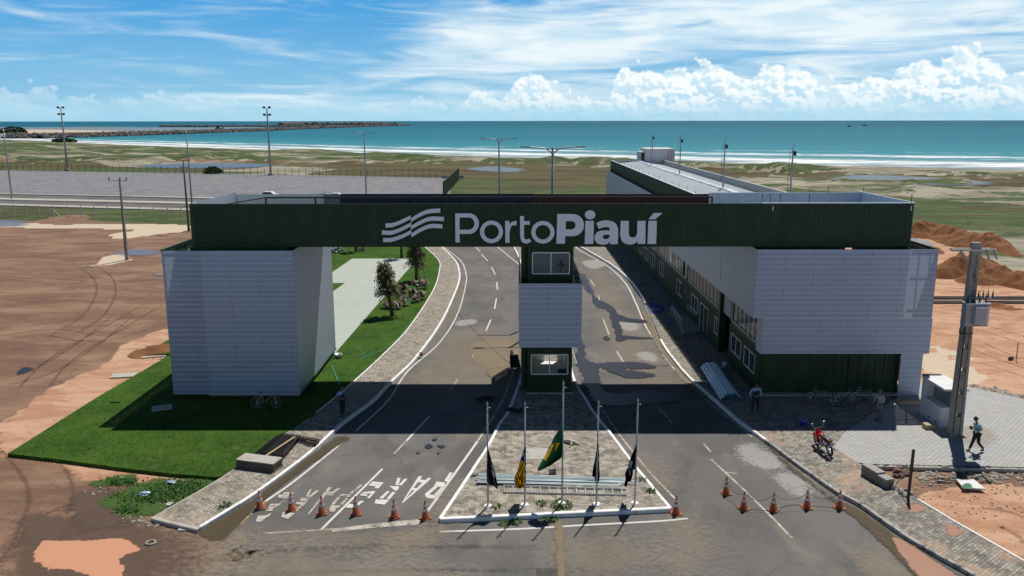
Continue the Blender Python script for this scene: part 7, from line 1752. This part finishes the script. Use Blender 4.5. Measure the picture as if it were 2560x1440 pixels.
heap('heap of grey crushed stone beside the far soil ridge', [(2292, 606, 1.6, .6), (2316, 610, 1.2, .4)], 1, 'gravel', 6, 'gravel_heap', 'gravel heap')
heap('low dark heap of roots and soil left of the clad pillar', [(368, 885, 1.3, .45), (400, 880, 1.4, .55), (422, 876, 1.1, .45)], 1, 'soil', 7)

# ---------------------------------------------------------------- breakwaters, spit, boats
def breakwater(label, line, n, w, hgt, r0, seed):
    rn = random.Random(seed); L = [G(x, y, 0) for x, y in line]; cum = [0]
    for a, b in zip(L, L[1:]): cum.append(cum[-1]+(b-a).length)
    mb = MB()
    # core
    for a, b in zip(L, L[1:]):
        d = (b-a).normalized(); s_ = Vector((-d.y, d.x, 0))
        i = len(mb.v); mb.v += [tuple(a+s_*w-Vector((0, 0, 1))), tuple(a+s_*w*.3+Vector((0, 0, hgt*.8))), tuple(a-s_*w*.3+Vector((0, 0, hgt*.8))), tuple(a-s_*w-Vector((0, 0, 1))), tuple(b+s_*w-Vector((0, 0, 1))), tuple(b+s_*w*.3+Vector((0, 0, hgt*.8))), tuple(b-s_*w*.3+Vector((0, 0, hgt*.8))), tuple(b-s_*w-Vector((0, 0, 1)))]
        for k in range(3): mb.face((i+k, i+k+1, i+k+5, i+k+4))
    for k in range(n):
        f = rn.random()**1.7*cum[-1]; j = 0
        while j < len(cum)-2 and cum[j+1] < f: j += 1
        a, b = L[j], L[j+1]; p = a.lerp(b, (f-cum[j])/(cum[j+1]-cum[j])); d = (b-a).normalized(); s_ = Vector((-d.y, d.x, 0)); u = rn.uniform(-1, 1); z = hgt*(1-abs(u)**1.3)*rn.uniform(.75, 1.1)
        r = r0*rn.uniform(.6, 1.3)*(1+p.y/2500); mb.blob(p+s_*u*w+Vector((0, 0, z)), (r, r*.8, r*.75), 1, .3, k, rn.random()*6)
    tag(mb.build('breakwater', M['rock']), label, 'breakwater')
breakwater('long boulder breakwater curving from the left shore out to sea', [(24, 345), (100, 345.5), (200, 343), (300, 340), (420, 335.5), (520, 332), (640, 328), (760, 322.5), (880, 318), (960, 315.5), (1022, 314)], 3400, 6.5, 3.4, 1.45, 1)
breakwater('thin distant breakwater behind the long one', [(402, 317), (560, 317.2), (700, 317), (830, 316.5)], 700, 6, 3.2, 1.8, 2)
breakwater('distant pile of rock at the outer end of the harbour', [(705, 313), (760, 311.8), (850, 312), (990, 313.2)], 700, 12, 5.5, 3.4, 3)
P = [G(x, y, .1) for x, y in ((-900, 340), (-900, 325.5), (0, 324), (120, 324.3), (240, 326), (305, 327.5), (240, 330.5), (100, 332.5), (0, 335))]
mb = MB(); mb.prism([(p.x, p.y) for p in P], -1, .25); structure(mb.build('sand_spit', simple('spit_sand', (.48, .38, .29), .95, 0, .1, .02)))
def bush(label, x, y, r, h, n, seed, name='bush'):
    rn = random.Random(seed); mb = MB(); b0 = G(x, y, 0)
    for k in range(n):
        v = Vector((rn.gauss(0, 1), rn.gauss(0, 1), abs(rn.gauss(0, 1)))); v.normalize(); v *= rn.uniform(.55, 1)**.5; p = Vector((v.x*r, v.y*r, v.z*h)); s_ = r*.16; a = Vector((rn.gauss(0, 1), rn.gauss(0, 1), rn.gauss(0, 1))).normalized()*s_; c = a.orthogonal().normalized()*s_; mb.quad(p-a-c, p+a-c, p+a+c, p-a+c)
    t = thing(name, label, 'bush', b0); mb.build('foliage', M['bushg'], t); mb = MB(); mb.tube([(0, 0, -.2), (0, 0, h*.6)], r*.08, 6); mb.build('stem', M['woodd'], t)
M['bushg'] = simple('bush_leaf', (.045, .07, .02), .9, 0, .4, .8)
bush('round dark bush on the sand spit at the far left', 35, 333, 14, 7, 320, 1); bush('dark green shrubs left of the round bush on the spit', 5, 334, 12, 5, 260, 2)
bush('small dark bush at the parking lot edge left of the mast', 533, 434, 2.6, 2.0, 240, 3)
bush('dark shrub on the dune edge near the surf', 160, 355.5, 8, 1.8, 300, 4)
M['boat'] = simple('boat_dark', (.05, .045, .05), .6)
def boat(label, x, y, L):
    b = G(x, y, -.1); t = thing('fishing_boat', label, 'boat', b, 0, 'boats on the horizon'); mb = MB(); pr = [(-.5, 0), (-.42, .14), (.3, .15), (.5, .24), (.42, 0)]
    mb.prism([(a*L, c*L*.7) for a, c in pr], -L*.1, L*.1); mb.v = [(x_, z_, y_) for x_, y_, z_ in mb.v]; mb.build('hull', M['boat'], t); mb = MB(); mb.box(-.3*L, -.06*L, .1*L, .02*L, .06*L, .26*L); mb.build('cabin', M['boat'], t); mb = MB(); mb.bar((.1*L, 0, .1*L), (.1*L, 0, .42*L), .015*L); mb.build('mast', M['boat'], t)
boat('dark fishing boat near the horizon, the left of two', 2123, 317, 12); boat('dark fishing boat near the horizon, the right of two', 2162, 315, 14); boat('small craft off the breakwater', 548, 322, 18)
# stakes in the right field
mb = MB(); p = G(2540, 902, 0); mb.tube([p, p+Vector((0, 0, 1.2))], .03, 6); tag(mb.build('stake', M['black']), 'thin dark stake standing in the orange dirt at right', 'stake')
mb = MB(); mb.blob((0, 0, .12), (.2, .15, .15), 1, .3, 3); o = mb.build('bundle', M['grime']); o.location = G(2527, 900, 0); tag(o, 'small dark bundle beside the thin stake', 'bundle')

mb = MB(); rn = random.Random(31)
for k in range(1500):
    if k % 4: x = rn.uniform(0, 520); y = rn.uniform(700, 1440)
    else: x = rn.uniform(2300, 2580); y = rn.uniform(780, 1440)
    p = G(x, y, .01); ok = (x > 2300 and (y < 930 or y > 1190+abs(2560-x)*0 and x > 2300+(y-1250)*1.6)) or (x < 430 and (y < 880 or y > 1200) and not (x > 380 and y > 1180)) or (x < 240 and y < 1000)
    if ok: r = rn.uniform(.008, .035)*rn.random()**.5+.006; mb.blob(p, (r*1.3, r, r*.6), 1, .3, k, rn.random()*6)
tag(mb.build('pebbles', M['stone']), 'small pebbles and clods strewn over the bare dirt', 'pebbles', kind='stuff')

# turf blades over the near lawn, ragged at its edges
mb = MB(); rn = random.Random(77); LP2 = [(p[0], p[1]) for p in lawn]; SP = [(p[0], p[1]) for p in sl_]
M['blade'] = simple('grass_blade', (.07, .15, .020), .9, 0, .45, 1.5); M['blade_dry'] = simple('grass_blade_dry', (.17, .18, .06), .9, 0, .3, 2)
n_ = 0; 
while n_ < 26000:
    x = rn.uniform(0, 1000) if n_ % 5 else rn.uniform(820, 1100); y = rn.uniform(860, 1200) if n_ % 5 else rn.uniform(640, 960); p = G(x, y, .16); n_ += 1
    if not inside((p.x, p.y), LP2) or inside((p.x, p.y), SP): continue
    a = rn.random()*6.283; l = rn.uniform(.04, .10); w = .022; dx, dy = math.cos(a), math.sin(a); e = (p.x+dx*l*.7, p.y+dy*l*.7, .155+l*.7); i = len(mb.v)
    mb.v += [(p.x-dy*w, p.y+dx*w, .155), (p.x+dy*w, p.y-dx*w, .155), e]; mb.cur = 1 if noise.noise(p*.5) > .12 and rn.random() < .4 else 0; mb.face((i, i+1, i+2))
for k in range(len(LP2)):
    a_ = Vector((*LP2[k], 0)); b_ = Vector((*LP2[(k+1) % len(LP2)], 0)); L_ = (b_-a_).length
    if min(a_.y, b_.y) > 60: continue
    for q in range(int(L_*9)):
        p = a_.lerp(b_, rn.random())+Vector((rn.gauss(0, .035), rn.gauss(0, .035), .05)); a = rn.random()*6.283; l = rn.uniform(.06, .14); dx, dy = math.cos(a), math.sin(a); i = len(mb.v); mb.cur = 0
        mb.v += [(p.x-dy*.03, p.y+dx*.03, .02), (p.x+dy*.03, p.y-dx*.03, .02), (p.x+dx*l, p.y+dy*l, .12+l*.5)]; mb.face((i, i+1, i+2))
mb.cur = 0; tag(mb.build('grass', [M['blade'], M['blade_dry']]), 'short turf blades standing up over the left lawn', 'grass', kind='stuff')
